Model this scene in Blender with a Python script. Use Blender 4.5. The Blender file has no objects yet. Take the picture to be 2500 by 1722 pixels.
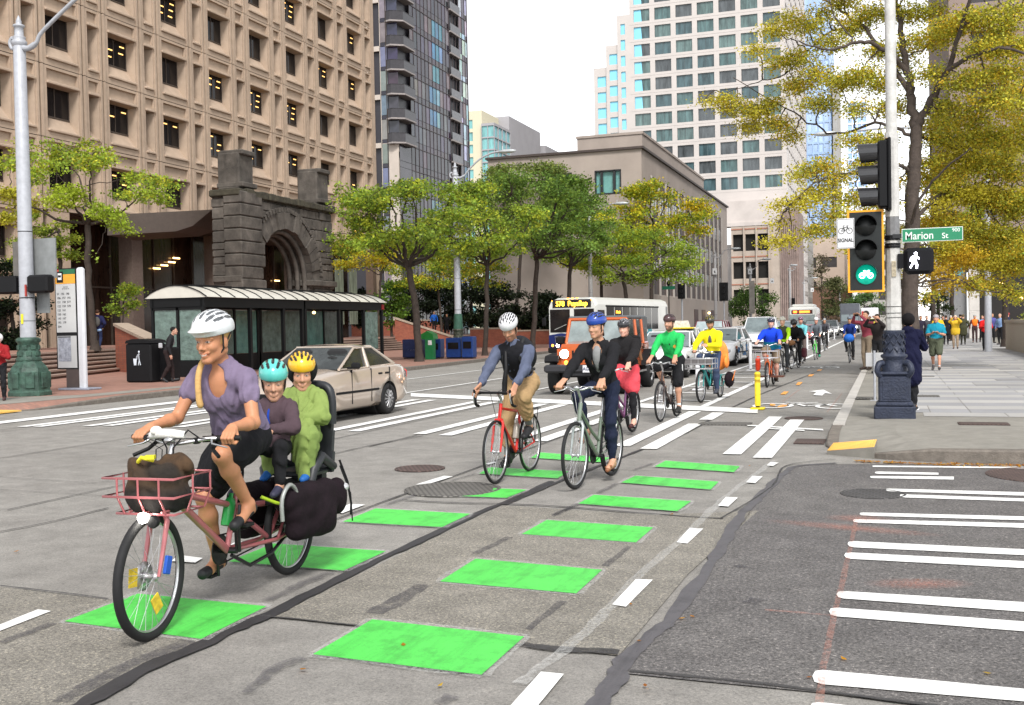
import bpy, bmesh, math, random
import numpy as np
from mathutils import Vector, Matrix, Euler, noise
PI=math.pi; R=math.radians
S=bpy.context.scene; COL=S.collection
# ---------------------------------------------------------------- camera
CW,CH=2500.0,1722.0; F=2604.0; CAMH=1.66
_r=Vector((0.94284255,0.33264776,-0.0198343)); _u=Vector((0.01087101,0.02878497,0.99952651)); _f=Vector((-0.33306118,0.94261174,-0.02352348))
CAM=Vector((0,0,CAMH))
cd=bpy.data.cameras.new('camera'); cam=bpy.data.objects.new('camera',cd); COL.objects.link(cam)
cd.sensor_width=36; cd.lens=F/CW*36; cd.clip_start=0.05; cd.clip_end=3000
cam.matrix_world=Matrix(((_r.x,_u.x,-_f.x,0),(_r.y,_u.y,-_f.y,0),(_r.z,_u.z,-_f.z,CAMH),(0,0,0,1)))
S.camera=cam
# ---------------------------------------------------------------- world: overcast daylight
W=bpy.data.worlds.new('World'); S.world=W; W.use_nodes=True
nt=W.node_tree; nt.nodes.clear()
sky=nt.nodes.new('ShaderNodeTexSky'); sky.sky_type='NISHITA'; sky.sun_disc=False
sky.sun_elevation=R(48); sky.sun_rotation=R(150); sky.air_density=1.0; sky.dust_density=0.3; sky.altitude=50
hs=nt.nodes.new('ShaderNodeHueSaturation'); hs.inputs['Saturation'].default_value=0.12
bg=nt.nodes.new('ShaderNodeBackground'); bg.inputs['Strength'].default_value=0.105
wo=nt.nodes.new('ShaderNodeOutputWorld')
nt.links.new(sky.outputs[0],hs.inputs['Color']); nt.links.new(hs.outputs[0],bg.inputs[0]); nt.links.new(bg.outputs[0],wo.inputs[0])
ld=bpy.data.lights.new('sun','SUN'); sun=bpy.data.objects.new('sun',ld); COL.objects.link(sun)
ld.energy=1.5; ld.angle=R(16); ld.color=(1,0.965,0.92)
_sd=Vector((math.sin(R(150))*math.cos(R(48)),math.cos(R(150))*math.cos(R(48)),math.sin(R(48))))
sun.rotation_euler=_sd.to_track_quat('Z','Y').to_euler()
S.view_settings.view_transform='Standard'; S.view_settings.look='None'; S.view_settings.exposure=1.42; S.view_settings.gamma=1
S.render.film_transparent=False
S.cycles.max_bounces=6; S.cycles.diffuse_bounces=3; S.cycles.glossy_bounces=3; S.cycles.transmission_bounces=4; S.cycles.transparent_max_bounces=12
S.cycles.caustics_reflective=False; S.cycles.caustics_refractive=False
# ---------------------------------------------------------------- pixel helpers (source photograph pixels -> points on real planes)
def ray(x,y): return _r*((x-CW/2)/F)+_u*((CH/2-y)/F)+_f
def G(x,y,z=0.0):
    d=ray(x,y); return CAM+d*((z-CAMH)/d.z)
def PX(x,y,X): d=ray(x,y); return CAM+d*(X/d.x)
def PY(x,y,Y): d=ray(x,y); return CAM+d*(Y/d.y)
def DD(x,y,dep): return CAM+ray(x,y)*dep
# ---------------------------------------------------------------- materials
MATS={}
def lin(h):
    if isinstance(h,str):
        c=[int(h[i:i+2],16)/255 for i in (0,2,4)]
        return tuple((v/12.92 if v<=.04045 else ((v+.055)/1.055)**2.4) for v in c)
    return tuple(h)
def mat(name,col=(.5,.5,.5),rough=.6,metal=0,var=.12,vs=6.0,bump=0,bs=40.0,spec=.5,attr=False,emit=0,coat=0,det=6,alpha=1,trans=0,var2=0,vs2=.6,ior=1.45):
    if name in MATS: return MATS[name]
    m=bpy.data.materials.new(name); m.use_nodes=True; n=m.node_tree.nodes; L=m.node_tree.links
    b=n['Principled BSDF']; c=lin(col)
    b.inputs['Roughness'].default_value=rough; b.inputs['Metallic'].default_value=metal
    b.inputs['Specular IOR Level'].default_value=spec; b.inputs['Coat Weight'].default_value=coat; b.inputs['IOR'].default_value=ior
    b.inputs['Transmission Weight'].default_value=trans; b.inputs['Alpha'].default_value=alpha
    tc=n.new('ShaderNodeTexCoord')
    if attr:
        a=n.new('ShaderNodeAttribute'); a.attribute_name='Col'; src=a.outputs['Color']
    else:
        rgb=n.new('ShaderNodeRGB'); rgb.outputs[0].default_value=(*c,1); src=rgb.outputs[0]
    for (vv,ss,dd) in ((var,vs,det),(var2,vs2,3)):
        if vv>0:
            t=n.new('ShaderNodeTexNoise'); t.inputs['Scale'].default_value=ss; t.inputs['Detail'].default_value=dd; t.inputs['Roughness'].default_value=.65
            L.new(tc.outputs['Object'],t.inputs['Vector'])
            mr=n.new('ShaderNodeMapRange'); mr.inputs['From Min'].default_value=.3; mr.inputs['From Max'].default_value=.7
            mr.inputs['To Min'].default_value=1-vv; mr.inputs['To Max'].default_value=1+vv; mr.clamp=False
            L.new(t.outputs['Fac'],mr.inputs['Value'])
            mx=n.new('ShaderNodeVectorMath'); mx.operation='SCALE'
            L.new(src,mx.inputs[0]); L.new(mr.outputs[0],mx.inputs['Scale']); src=mx.outputs[0]
    L.new(src,b.inputs['Base Color'])
    if bump>0:
        t=n.new('ShaderNodeTexNoise'); t.inputs['Scale'].default_value=bs; t.inputs['Detail'].default_value=5
        L.new(tc.outputs['Object'],t.inputs['Vector'])
        bp=n.new('ShaderNodeBump'); bp.inputs['Strength'].default_value=min(1,bump); bp.inputs['Distance'].default_value=.02
        L.new(t.outputs['Fac'],bp.inputs['Height']); L.new(bp.outputs[0],b.inputs['Normal'])
    if emit>0:
        b.inputs['Emission Color'].default_value=(*c,1); b.inputs['Emission Strength'].default_value=emit
    MATS[name]=m; return m
# ---------------------------------------------------------------- mesh builder
def frame(d,up=(0,0,1)):
    d=Vector(d).normalized(); up=Vector(up)
    if abs(d.dot(up))>.99: up=Vector((1,0,0))
    x=up.cross(d).normalized(); y=d.cross(x)
    return x,y,d
class MB:
    def __init__(s,T=None): s.v=[];s.f=[];s.m=[];s.c=[];s.col=None;s.T=T;s.sm=[]
    def add(s,vs,fs,m=0,smooth=False):
        o=len(s.v)
        for p in vs:
            p=Vector(p)
            if s.T is not None: p=s.T@p
            s.v.append(p)
            if s.col is not None: s.c.append(s.col)
        for f in fs: s.f.append([i+o for i in f]); s.m.append(m); s.sm.append(smooth)
        return s
    def box(s,c,d,rz=0,m=0,ry=0,rx=0,bev=0,taper=1.0):
        hx,hy,hz=d[0]/2,d[1]/2,d[2]/2
        E=Euler((rx,ry,rz)).to_matrix(); c=Vector(c)
        if bev<=0:
            vs=[(x*(taper if z>0 else 1),y*(taper if z>0 else 1),z) for z in(-hz,hz) for x,y in((-hx,-hy),(hx,-hy),(hx,hy),(-hx,hy))]
            fs=[(3,2,1,0),(4,5,6,7),(0,1,5,4),(1,2,6,5),(2,3,7,6),(3,0,4,7)]
        else:
            b=bev; ring=[(-hx+b,-hy),(hx-b,-hy),(hx,-hy+b),(hx,hy-b),(hx-b,hy),(-hx+b,hy),(-hx,hy-b),(-hx,-hy+b)]
            def inn(p,k): return (p[0]*(1-k/hx),p[1]*(1-k/hy))
            lv=[(-hz,b),(-hz+b,0),(hz-b,0),(hz,b)]; vs=[]
            for z,k in lv:
                for p in ring: q=inn(p,k) if k else p; vs.append((*q,z))
            fs=[tuple(range(7,-1,-1)),tuple(range(24,32))]
            for l in range(3):
                for i in range(8): fs.append((l*8+i,l*8+(i+1)%8,l*8+8+(i+1)%8,l*8+8+i))
        return s.add([E@Vector(p)+c for p in vs],fs,m)
    def b2(s,x0,x1,y0,y1,z0,z1,m=0,bev=0):
        return s.box(((x0+x1)/2,(y0+y1)/2,(z0+z1)/2),(abs(x1-x0),abs(y1-y0),abs(z1-z0)),m=m,bev=bev)
    def tube(s,pts,r,seg=8,m=0,cap=True,up=(0,0,1),closed=False,sy=1.0):
        pts=[Vector(p) for p in pts]; n=len(pts)
        rr=r if isinstance(r,(list,tuple)) else [r]*n
        vs=[];fs=[];px=None
        for i,p in enumerate(pts):
            a=pts[(i-1)%n] if closed else pts[max(i-1,0)]; b=pts[(i+1)%n] if closed else pts[min(i+1,n-1)]
            d=(b-a)
            if d.length<1e-9: d=Vector((0,0,1))
            d.normalize()
            if px is None: x,y,_=frame(d,up)
            else:
                x=(px-d*px.dot(d))
                if x.length<1e-6: x,y,_=frame(d,up)
                x.normalize(); y=d.cross(x)
            px=x
            for k in range(seg):
                t=2*PI*k/seg; vs.append(p+x*(math.cos(t)*rr[i])+y*(math.sin(t)*rr[i]*sy))
        for i in range(n if closed else n-1):
            j=(i+1)%n
            for k in range(seg): fs.append((i*seg+k,i*seg+(k+1)%seg,j*seg+(k+1)%seg,j*seg+k))
        s.add(vs,fs,m,True)
        if cap and not closed:
            o=len(vs); s.add(vs[:seg],[tuple(range(seg-1,-1,-1))],m); s.add(vs[-seg:],[tuple(range(seg))],m)
        return s
    def lathe(s,prof,c=(0,0,0),seg=16,m=0,axis=(0,0,1),smooth=True,sq=False):
        x,y,d=frame(axis); c=Vector(c); vs=[];fs=[]
        for (r,h) in prof:
            for k in range(seg):
                t=2*PI*(k+.5)/seg; vs.append(c+x*(math.cos(t)*r)+y*(math.sin(t)*r)+d*h)
        n=len(prof)
        for i in range(n-1):
            for k in range(seg): fs.append((i*seg+k,i*seg+(k+1)%seg,(i+1)*seg+(k+1)%seg,(i+1)*seg+k))
        s.add(vs,fs,m,smooth)
        if prof[0][0]>1e-4: s.add(vs[:seg],[tuple(range(seg-1,-1,-1))],m)
        if prof[-1][0]>1e-4: s.add(vs[-seg:],[tuple(range(seg))],m)
        return s
    def prism(s,poly,z0,z1,m=0,O=(0,0,0),X=(1,0,0),Y=(0,1,0),Zd=None,smooth=False):
        X=Vector(X);Y=Vector(Y);Z=Vector(Zd) if Zd else X.cross(Y); O=Vector(O); n=len(poly)
        vs=[O+X*a+Y*b+Z*z0 for a,b in poly]+[O+X*a+Y*b+Z*z1 for a,b in poly]
        fs=[tuple(range(n-1,-1,-1)),tuple(range(n,2*n))]+[(i,(i+1)%n,n+(i+1)%n,n+i) for i in range(n)]
        return s.add(vs,fs,m,smooth)
    def quad(s,a,b,c,d,m=0): return s.add([a,b,c,d],[(0,1,2,3)],m)
    def ell(s,c,r,seg=12,rings=8,m=0,rot=None):
        vs=[];fs=[];c=Vector(c)
        for i in range(rings+1):
            th=PI*i/rings
            for k in range(seg):
                t=2*PI*k/seg; p=Vector((math.sin(th)*math.cos(t)*r[0],math.sin(th)*math.sin(t)*r[1],math.cos(th)*r[2]))
                if rot is not None: p=rot@p
                vs.append(c+p)
        for i in range(rings):
            for k in range(seg): fs.append((i*seg+k,(i+1)*seg+k,(i+1)*seg+(k+1)%seg,i*seg+(k+1)%seg))
        return s.add(vs,fs,m,True)
    def build(s,name,mats,parent=None,weld=False):
        me=bpy.data.meshes.new(name); me.from_pydata([tuple(p) for p in s.v],[],s.f)
        if not isinstance(mats,(list,tuple)): mats=[mats]
        for q in mats: me.materials.append(q)
        me.polygons.foreach_set('material_index',s.m); me.polygons.foreach_set('use_smooth',s.sm)
        if s.c and len(s.c)==len(s.v):
            a=me.color_attributes.new('Col','FLOAT_COLOR','POINT')
            a.data.foreach_set('color',np.array([(*q,1) for q in s.c],dtype=np.float32).ravel())
        me.update()
        o=bpy.data.objects.new(name,me); COL.objects.link(o)
        if parent is not None: o.parent=parent
        return o
def tag(o,label=None,cat=None,group=None,kind=None):
    if label: o['label']=label
    if cat: o['category']=cat
    if group: o['group']=group
    if kind: o['kind']=kind
    return o
def thing(name,label,cat,loc=(0,0,0),rz=0,group=None):
    o=bpy.data.objects.new(name,None); o.empty_display_size=.1; COL.objects.link(o); o.location=loc; o.rotation_euler=(0,0,rz)
    return tag(o,label,cat,group)
def struct(name,mb,m): return tag(mb.build(name,m),name.replace('_',' '),kind='structure')
def copy_tree(o,parent=None):
    c=o.copy(); COL.objects.link(c); c.parent=parent
    for ch in list(o.children): copy_tree(ch,c)
    return c
def place(o,loc,rz=0,label=None,sc=1,group=None):
    o.location=loc; o.rotation_euler=(0,0,rz); o.scale=(sc,)*3 if not isinstance(sc,tuple) else sc
    if label: o['label']=label
    if group: o['group']=group
    return o
def text_mesh(name,body,size,m,M4,parent=None,ext=0.002,align='CENTER',sx=1.0,bold=0):
    cu=bpy.data.curves.new(name,'FONT'); cu.body=body; cu.size=size; cu.align_x=align; cu.align_y='CENTER'; cu.extrude=ext; cu.offset=bold
    tmp=bpy.data.objects.new('tmp',cu); COL.objects.link(tmp)
    dg=bpy.context.evaluated_depsgraph_get(); me=bpy.data.meshes.new_from_object(tmp.evaluated_get(dg)); bpy.data.objects.remove(tmp)
    me.transform(Matrix(M4)@Matrix.Diagonal((sx,1,1,1))); me.materials.clear(); me.materials.append(m)
    o=bpy.data.objects.new(name,me); COL.objects.link(o)
    if parent is not None: o.parent=parent
    return o
def M4(O,X,Y):
    X=Vector(X).normalized();Y=Vector(Y).normalized();Z=X.cross(Y)
    return Matrix(((X.x,Y.x,Z.x,O[0]),(X.y,Y.y,Z.y,O[1]),(X.z,Y.z,Z.z,O[2]),(0,0,0,1)))
def inpoly(x,y,poly):
    c=False;n=len(poly);j=n-1
    for i in range(n):
        xi,yi=poly[i];xj,yj=poly[j]
        if (yi>y)!=(yj>y) and x<(xj-xi)*(y-yi)/(yj-yi)+xi: c=not c
        j=i
    return c
# ---------------------------------------------------------------- special materials
def nodes_mat(name):
    m=bpy.data.materials.new(name); m.use_nodes=True; n=m.node_tree.nodes; L=m.node_tree.links
    MATS[name]=m; return m,n,L,n['Principled BSDF'],n.new('ShaderNodeTexCoord')
def noise_(n,L,vec,sc,det=5,rough=.6):
    t=n.new('ShaderNodeTexNoise'); t.inputs['Scale'].default_value=sc; t.inputs['Detail'].default_value=det; t.inputs['Roughness'].default_value=rough
    L.new(vec,t.inputs['Vector']); return t.outputs['Fac']
def ramp(n,L,fac,stops):
    r=n.new('ShaderNodeValToRGB'); e=r.color_ramp.elements
    while len(e)<len(stops): e.new(.5)
    for q,(p,c) in zip(e,stops): q.position=p; q.color=(*lin(c),1)
    L.new(fac,r.inputs['Fac']); return r.outputs['Color']
def mixc(n,L,a,b,fac,mode='MIX'):
    x=n.new('ShaderNodeMix'); x.data_type='RGBA'; x.blend_type=mode
    for s,i in ((a,6),(b,7)):
        if isinstance(s,(tuple,list)): x.inputs[i].default_value=(*s,1)
        else: L.new(s,x.inputs[i])
    if isinstance(fac,(int,float)): x.inputs[0].default_value=fac
    else: L.new(fac,x.inputs[0])
    return x.outputs[2]
def bump_(n,L,b,h,st=.4,d=.01):
    bp=n.new('ShaderNodeBump'); bp.inputs['Strength'].default_value=st; bp.inputs['Distance'].default_value=d
    L.new(h,bp.inputs['Height']); L.new(bp.outputs[0],b.inputs['Normal'])
def road_mat(name,base,speck,stain,sc=1.0,grain=55,gs=.55):
    m,n,L,b,tc=nodes_mat(name); v=tc.outputs['Object']
    c=ramp(n,L,noise_(n,L,v,.35,4),((.3,stain),(.62,base)))
    c2=ramp(n,L,noise_(n,L,v,3.0,6,.7),((.25,(.62,.62,.62)),(.75,(1.28,1.28,1.28))))
    c=mixc(n,L,c,c2,.75,'MULTIPLY')
    c3=ramp(n,L,noise_(n,L,v,grain,4,.8),((.34,(.35,.34,.33)),(.47,(.95,.95,.95)),(.56,(1.05,1.05,1.05)),(.68,speck)))
    c=mixc(n,L,c,c3,gs,'MULTIPLY'); c4=ramp(n,L,noise_(n,L,v,grain*2.6,3,.7),((.38,(.6,.6,.6)),(.5,(1,1,1)),(.62,(1.35,1.35,1.3)))); c=mixc(n,L,c,c4,gs,'MULTIPLY')
    L.new(c,b.inputs['Base Color']); b.inputs['Roughness'].default_value=.75; b.inputs['Specular IOR Level'].default_value=.35
    bump_(n,L,b,noise_(n,L,v,grain,4,.7),.5,.006)
    return m
CONC=road_mat('road_concrete',(.27,.258,.240),(1.5,1.45,1.35),(.215,.204,.19))
AGG=road_mat('aggregate_concrete',(.235,.22,.195),(2.4,2.3,2.0),(.19,.178,.158),grain=60,gs=1.0)
ASPH=road_mat('asphalt',(.135,.128,.125),(2.6,2.5,2.4),(.108,.102,.103),grain=48,gs=1.0)
def paint_mat(name,col,wear=.5,rough=.55):
    m,n,L,b,tc=nodes_mat(name); v=tc.outputs['Object']
    c=ramp(n,L,noise_(n,L,v,5,8,.72),((.0,tuple(x*.45 for x in col)),(.38,tuple(x*.78 for x in col)),(.5,col),(.8,tuple(min(1,x*1.06) for x in col))))
    k=ramp(n,L,noise_(n,L,v,90,3,.7),((.30,(.5,.5,.5)),(.45,(1,1,1))))
    mp=n.new('ShaderNodeMapping'); mp.inputs['Scale'].default_value=(5,.5,1); L.new(v,mp.inputs[0]); st=ramp(n,L,noise_(n,L,mp.outputs[0],1.5,6,.75),((.36,(.66,.66,.66)),(.52,(1,1,1))))
    L.new(mixc(n,L,mixc(n,L,c,k,wear,'MULTIPLY'),st,.7,'MULTIPLY'),b.inputs['Base Color']); b.inputs['Roughness'].default_value=rough
    bump_(n,L,b,noise_(n,L,v,70,4),.3,.004)
    return m
WP=paint_mat('white_road_paint',(.86,.86,.84)); GP=paint_mat('green_road_paint',(.085,.60,.085),.6); OP=paint_mat('orange_road_paint',(.85,.36,.05)); TAR=paint_mat('tar_seal',(.035,.034,.037),.6,.6)
# soft-edged overspray / faded tar: same paint but broken by noise into alpha
def faded(name,col,cover=.5,sc=14):
    m,n,L,b,tc=nodes_mat(name); v=tc.outputs['Object']
    b.inputs['Base Color'].default_value=(*col,1); b.inputs['Roughness'].default_value=.8
    a=ramp(n,L,noise_(n,L,v,sc,9,.8),((.5-cover*.25-.03,(0,0,0)),(.62-cover*.1,(cover,)*3)))
    L.new(a,b.inputs['Alpha']); return m
OVER=faded('paint_overspray',(.70,.70,.68),.34,45); TARF=faded('worn_tar',(.085,.08,.088),.55,14); CRACK=faded('crack_fill',(.05,.048,.048),.95,6); PINK=faded('pink_survey_paint',(.62,.27,.2),.3,30); SHADEW=faded('worn_white',(.7,.7,.68),.6,18)
# ---------------------------------------------------------------- ground sheets
mb=MB(); mb.quad((-600,-60,-.004),(600,-60,-.004),(600,900,-.004),(-600,900,-.004)); struct('ground',mb,CONC)
z6=lambda x,y:(1200+x*.56107,1000+y*.56107)
z7=lambda x,y:(x*.56107,950+y*.56107)
z5=lambda x,y:(600+x*.43159,1100+y*.43159)
z3=lambda x,y:(900+x*.51791,900+y*.51791)
z4=lambda x,y:(1900+x*.25895,850+y*.25895)
def gp(z,pts,h): return [G(*z(*p),h) for p in pts]
def flat(mbb,pts,m=0):
    n=len(pts); mbb.add(pts,[tuple(range(n))],m); return mbb
def smooth_pts(P,n=6):
    out=[]
    for i in range(len(P)-1):
        p0=P[max(i-1,0)];p1=P[i];p2=P[i+1];p3=P[min(i+2,len(P)-1)]
        for k in range(n):
            t=k/n; out.append(.5*((2*p1)+(p2-p0)*t+(2*p0-5*p1+4*p2-p3)*t*t+(3*p1-p0-3*p2+p3)*t**3))
    out.append(P[-1]); return out
def ribbon(mbb,pts,w,h,jit=0,seed=0,m=0,step=.12):
    rnd=random.Random(seed); P=[Vector((p[0],p[1],h)) for p in pts]; Q=[]
    for a,b in zip(P,P[1:]):
        k=max(1,int((b-a).length/step))
        for i in range(k): Q.append(a.lerp(b,i/k))
    Q.append(P[-1]); vs=[];fs=[]
    for i,p in enumerate(Q):
        d=(Q[min(i+1,len(Q)-1)]-Q[max(i-1,0)]).normalized(); nn=Vector((-d.y,d.x,0)); f=(i/(len(Q)-1)); ww=w if not isinstance(w,(tuple,list)) else w[0]+(w[1]-w[0])*f
        a=ww/2*(1+jit*(noise.noise(p*3)+rnd.uniform(-.5,.5)*.8)); b=ww/2*(1+jit*(noise.noise(p*3+Vector((9,9,9)))+rnd.uniform(-.5,.5)*.8))
        vs+= [p+nn*a,p-nn*b]
    for i in range(len(Q)-1): fs.append((2*i,2*i+1,2*i+3,2*i+2))
    mbb.add(vs,fs,m)
# aggregate slabs (the coarser panels in the middle of the crossing)
mb=MB()
A=gp(z5,[(160,940),(700,1000),(1600,1100),(2110,1160),(2500,700),(2900,340),(2317,365),(1450,310),(1160,450),(640,700)],.004); flat(mb,A,0)
B=gp(z7,[(0,860),(450,915),(700,945),(1130,985),(860,1110),(520,1270),(350,1376),(0,1376),(-700,1376),(-700,840)],.004); flat(mb,B,0)
struct('aggregate_slab',mb,AGG)
# dark asphalt of the cross street
mb=MB()
edge=[(560,1145),(600,1080),(700,985),(810,855),(960,655),(1070,490),(1185,365),(1280,275),(1335,240),(1640,236)]
E1=gp(z6,edge,.004); far=[Vector((60,14.5,.004)),Vector((60,-2.0,.004))]; near=gp(z6,[(2317,1345),(1440,1232),(900,1180)],.004)
flat(mb,E1+[Vector((8,13.4,.004))]+far+[Vector((8.0,2.9,.004))]+near,0)
struct('asphalt_street',mb,ASPH)
# tar joints
mb=MB()
ribbon(mb,smooth_pts(gp(z6,[(425,1320),(520,1200),(600,1075),(705,975),(820,850),(960,655),(1070,480),(1185,360),(1275,275),(1335,245),(1500,232)],.008)),(.10,.075),.008,.6,1)
struct('tar_joint',mb,paint_mat('tar_seal_grey',(.095,.09,.097),.6,.6)); mb=MB()
ribbon(mb,smooth_pts(gp(z7,[(320,1390),(620,1225),(900,1100),(1090,1010),(1180,975),(1400,862),(1640,745),(1850,650),(2110,525),(2200,490),(2400,400)],.008)),(.115,.06),.008,.5,2)
ribbon(mb,smooth_pts(gp(z3,[(640,640),(760,590),(900,530),(1080,460),(1290,380),(1500,300),(1700,190),(1850,120),(2000,60),(2200,-20)],.008)),(.05,.02),.008,.5,3)
struct('tar_joint',mb,TAR)
mb=MB()
for z,pts,w,sd in ((z7,[(0,860),(250,888),(470,918)],.02,4),(z7,[(1130,990),(1330,1010),(1560,1035)],.02,5),(z5,[(1560,1100),(1800,1130),(2110,1150)],.07,6),(z5,[(900,285),(1180,300),(1450,305),(1800,322),(2317,365),(2700,390)],.04,7),
  (z7,[(-60,635),(200,585),(470,520)],.025,8),(z7,[(1410,295),(1600,250),(1840,205)],.03,9),(z7,[(0,385),(200,398),(420,412)],.012,10),(z3,[(0,370),(230,315)],.03,11),(z3,[(1660,710),(1900,560),(1970,460),(2200,430)],.02,12),
  (z3,[(1180,480),(1500,490),(1950,495)],.012,13),(z3,[(0,370),(400,395),(530,408)],.012,14),(z6,[(600,1145),(1000,1180),(1440,1232),(2317,1345)],.03,15),(z7,[(0,440),(500,470)],.01,16)):
    ribbon(mb,smooth_pts(gp(z,pts,.0)),w,.0085,.7,sd)
for y in (30,36,42,48,54,60,66,72,80): ribbon(mb,[Vector((-17.9,y,0)),Vector((-.9,y-.5,0))],.03,.0085,.6,y,step=.5)
for x in (-4.6,-8.0,-11.5,-15): ribbon(mb,[Vector((x,8,0)),Vector((x-.1,25,0)),Vector((x,120,0))],.025,.0085,.6,int(-x),step=.5)
struct('slab_crack',mb,CRACK)
mb=MB()
for z,pts,w in ((z5,[(0,1380),(170,1240),(320,1180)],.07),(z5,[(720,930),(900,830),(1010,765)],.12),(z5,[(1300,590),(1500,495)],.07),(z5,[(1740,370),(1850,320)],.06),(z5,[(1600,1020),(1790,860)],.05),(z5,[(2030,660),(2170,550)],.05),
   (z7,[(250,1370),(400,1290),(560,1210),(830,1100)],.1),(z7,[(1160,925),(1300,860),(1440,800)],.08),(z7,[(0,1110),(230,1025)],.07),(z5,[(790,310),(960,255)],.06),(z5,[(1160,175),(1300,135)],.05),(z3,[(870,700),(990,640)],.06),(z3,[(1080,590),(1170,545)],.06),(z3,[(1250,480),(1340,450)],.05),(z5,[(1100,1440),(1180,1400)],.08),
   (z6,[(1120,850),(1165,830)],.12),(z6,[(1065,690),(1100,685)],.09)):
    ribbon(mb,smooth_pts(gp(z,pts,0)),w,.0095,.5,3)
struct('tar_patch',mb,TARF)
# painted markings
GB=[(z5,[(715,955),(1575,1052),(1333,1268),(380,1152)]),(z5,[(1300,612),(2015,675),(1870,808),(1098,740)]),(z5,[(1702,393),(2305,435),(2207,520),(1562,472)]),(z3,[(1062,595),(1520,625),(1455,672),(988,636)]),(z3,[(1258,505),(1650,533),(1612,570),(1190,537)]),(z3,[(1400,434),(1750,460),(1722,488),(1348,462)]),
 (z7,[(600,890),(1160,945),(875,1087),(280,1010)]),(z7,[(1190,672),(1680,705),(1495,790),(995,750)]),(z5,[(735,328),(1270,358),(1110,433),(548,402)]),(z5,[(1400,213),(1590,222),(1475,268),(1215,258),(1330,250),(1395,232)]),(z5,[(1380,95),(1828,118),(1765,157),(1320,130)]),(z3,[(805,395),(1135,420),(1105,442),(765,420)])]
WD=[(z6,[(215,1140),(315,1150),(200,1290),(80,1290)]),(z6,[(628,738),(702,740),(585,858),(525,848)]),(z6,[(862,515),(922,518),(852,583),(805,577)]),(z6,[(1020,380),(1072,383),(1030,422),(985,418)]),(z6,[(1135,289),(1180,291),(1148,320),(1107,317)]),(z6,[(1213,229),(1250,231),(1225,246),(1198,243)]),
 (z7,[(165,958),(222,966),(0,1052),(-90,1060)]),(z7,[(780,722),(882,735),(850,755),(745,748)]),(z7,[(1030,662),(1100,668),(1040,700),(975,690)]),(z5,[(590,302),(675,306),(545,355),(490,340)]),(z5,[(1120,143),(1172,147),(1030,190),(960,193)]),(z3,[(590,438),(602,443),(565,453),(550,449)])]
WS=[(z6,q) for q in ([(1665,244),(2317,249),(2317,256),(1668,250)],[(1683,270),(1945,275),(1945,284),(1685,280)],[(1660,289),(2012,292),(2012,305),(1665,299)],[(1732,344),(2317,360),(2317,375),(1735,356)],[(1793,369),(2317,387),(2317,400),(1800,383)],[(1618,448),(2317,465),(2317,482),(1620,462)],[(1590,477),(2317,495),(2317,515),(1592,492)],
 [(1577,573),(2317,608),(2317,634),(1580,600)],[(1562,622),(2317,660),(2317,690),(1565,650)],[(1530,790),(2317,838),(2317,880),(1530,822)],[(1500,862),(2317,922),(2317,965),(1500,900)],[(1440,1133),(2317,1215),(2317,1270),(1437,1195)],[(1425,1273),(2317,1375),(2317,1445),(1425,1340)])]
mb=MB()
for z,q in GB: flat(mb,gp(z,q,.010),0)
struct('green_crossing_marking',mb,GP)
mb=MB()
for z,q in WD: flat(mb,gp(z,q,.010),0)
for z,q in WS:
    p=gp(z,q,.010)
    if q[1][0]==2317:
        p[1]=p[0]+(p[1]-p[0])*3.2; p[2]=p[3]+(p[2]-p[3])*3.2
        # near stripes widen to right only by perspective; keep world width even
    a=(p[0]+p[3])/2; w=(p[0]-p[3])/2; e=(a-(p[1]+p[2])/2).normalized()*abs(w.length)*.7
    flat(mb,[p[0]-e*.0,p[1],p[2],p[3],p[3].lerp(p[0],.12)+e*.45,p[3].lerp(p[0],.5)+e*.6,p[3].lerp(p[0],.88)+e*.45],0)
def rect(x0,x1,y0,y1,h=.010,sk=0): flat(mb,[Vector((x0,y0,h)),Vector((x1,y0,h)),Vector((x1+sk,y1,h)),Vector((x0+sk,y1,h))],0)
for xc,ya,yb in ((-1.88,13.55,19.1),(-1.47,13.25,18.55),(-3.46,14.2,20.1),(-3.03,13.95,17.6),(-2.98,18.35,19.85),(-5.24,15.0,20.6),(-4.78,14.65,16.6),(-4.78,17.2,20.3),(-7.0,15.35,21.8),(-6.5,15.2,21.6),(-8.77,15.6,22.4),(-8.3,15.6,22.2),(-10.5,15.7,22.9),(-10.05,15.7,22.8),(-12.33,15.85,23.0),(-11.92,15.85,22.9),(-13.87,15.8,23.2),(-13.5,15.9,23.1),(-15.1,15.5,22.6),(-14.78,15.55,22.4),(-16.43,15.9,22.9),(-16.2,15.9,22.6)):
    rect(xc-.115,xc+.115,ya,yb)
# stop line, buffer lines with hatch, lane lines
flat(mb,[Vector(p) for p in ((-17.9,28.35,.010),(-2.4,20.5,.010),(-2.4,21.0,.010),(-17.9,28.95,.010))],0) if False else None
a=G(1003,960,.01);b=G(1850,998,.01);c=G(1850,1009,.01);d=G(1003,968,.01)
flat(mb,[a,b,c,d],0)
def line(x0,y0,x1,y1,w=.12): 
    flat(mb,[Vector((x0-w/2,y0,.010)),Vector((x0+w/2,y0,.010)),Vector((x1+w/2,y1,.010)),Vector((x1-w/2,y1,.010))],0)
line(-5.05,22.2,-5.45,150,.14); line(-3.5,21.4,-3.55,150,.16)
for k in range(34):
    y=23.2+k*2.4; line(-4.98,y,-4.9,y,.01); flat(mb,[Vector((-5.0,y,.010)),Vector((-3.55,y-.45,.010)),Vector((-3.55,y-.27,.010)),Vector((-5.0,y+.18,.010))],0)
for x in (-8.75,-11.9,-15.1):
    line(x,{-8.75:23.3,-11.9:25,-15.1:26}[x],x,34 if x!=-15.1 else 60)
    for k in range(12): line(x,40+k*9,x,43+k*9,.12)
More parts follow.
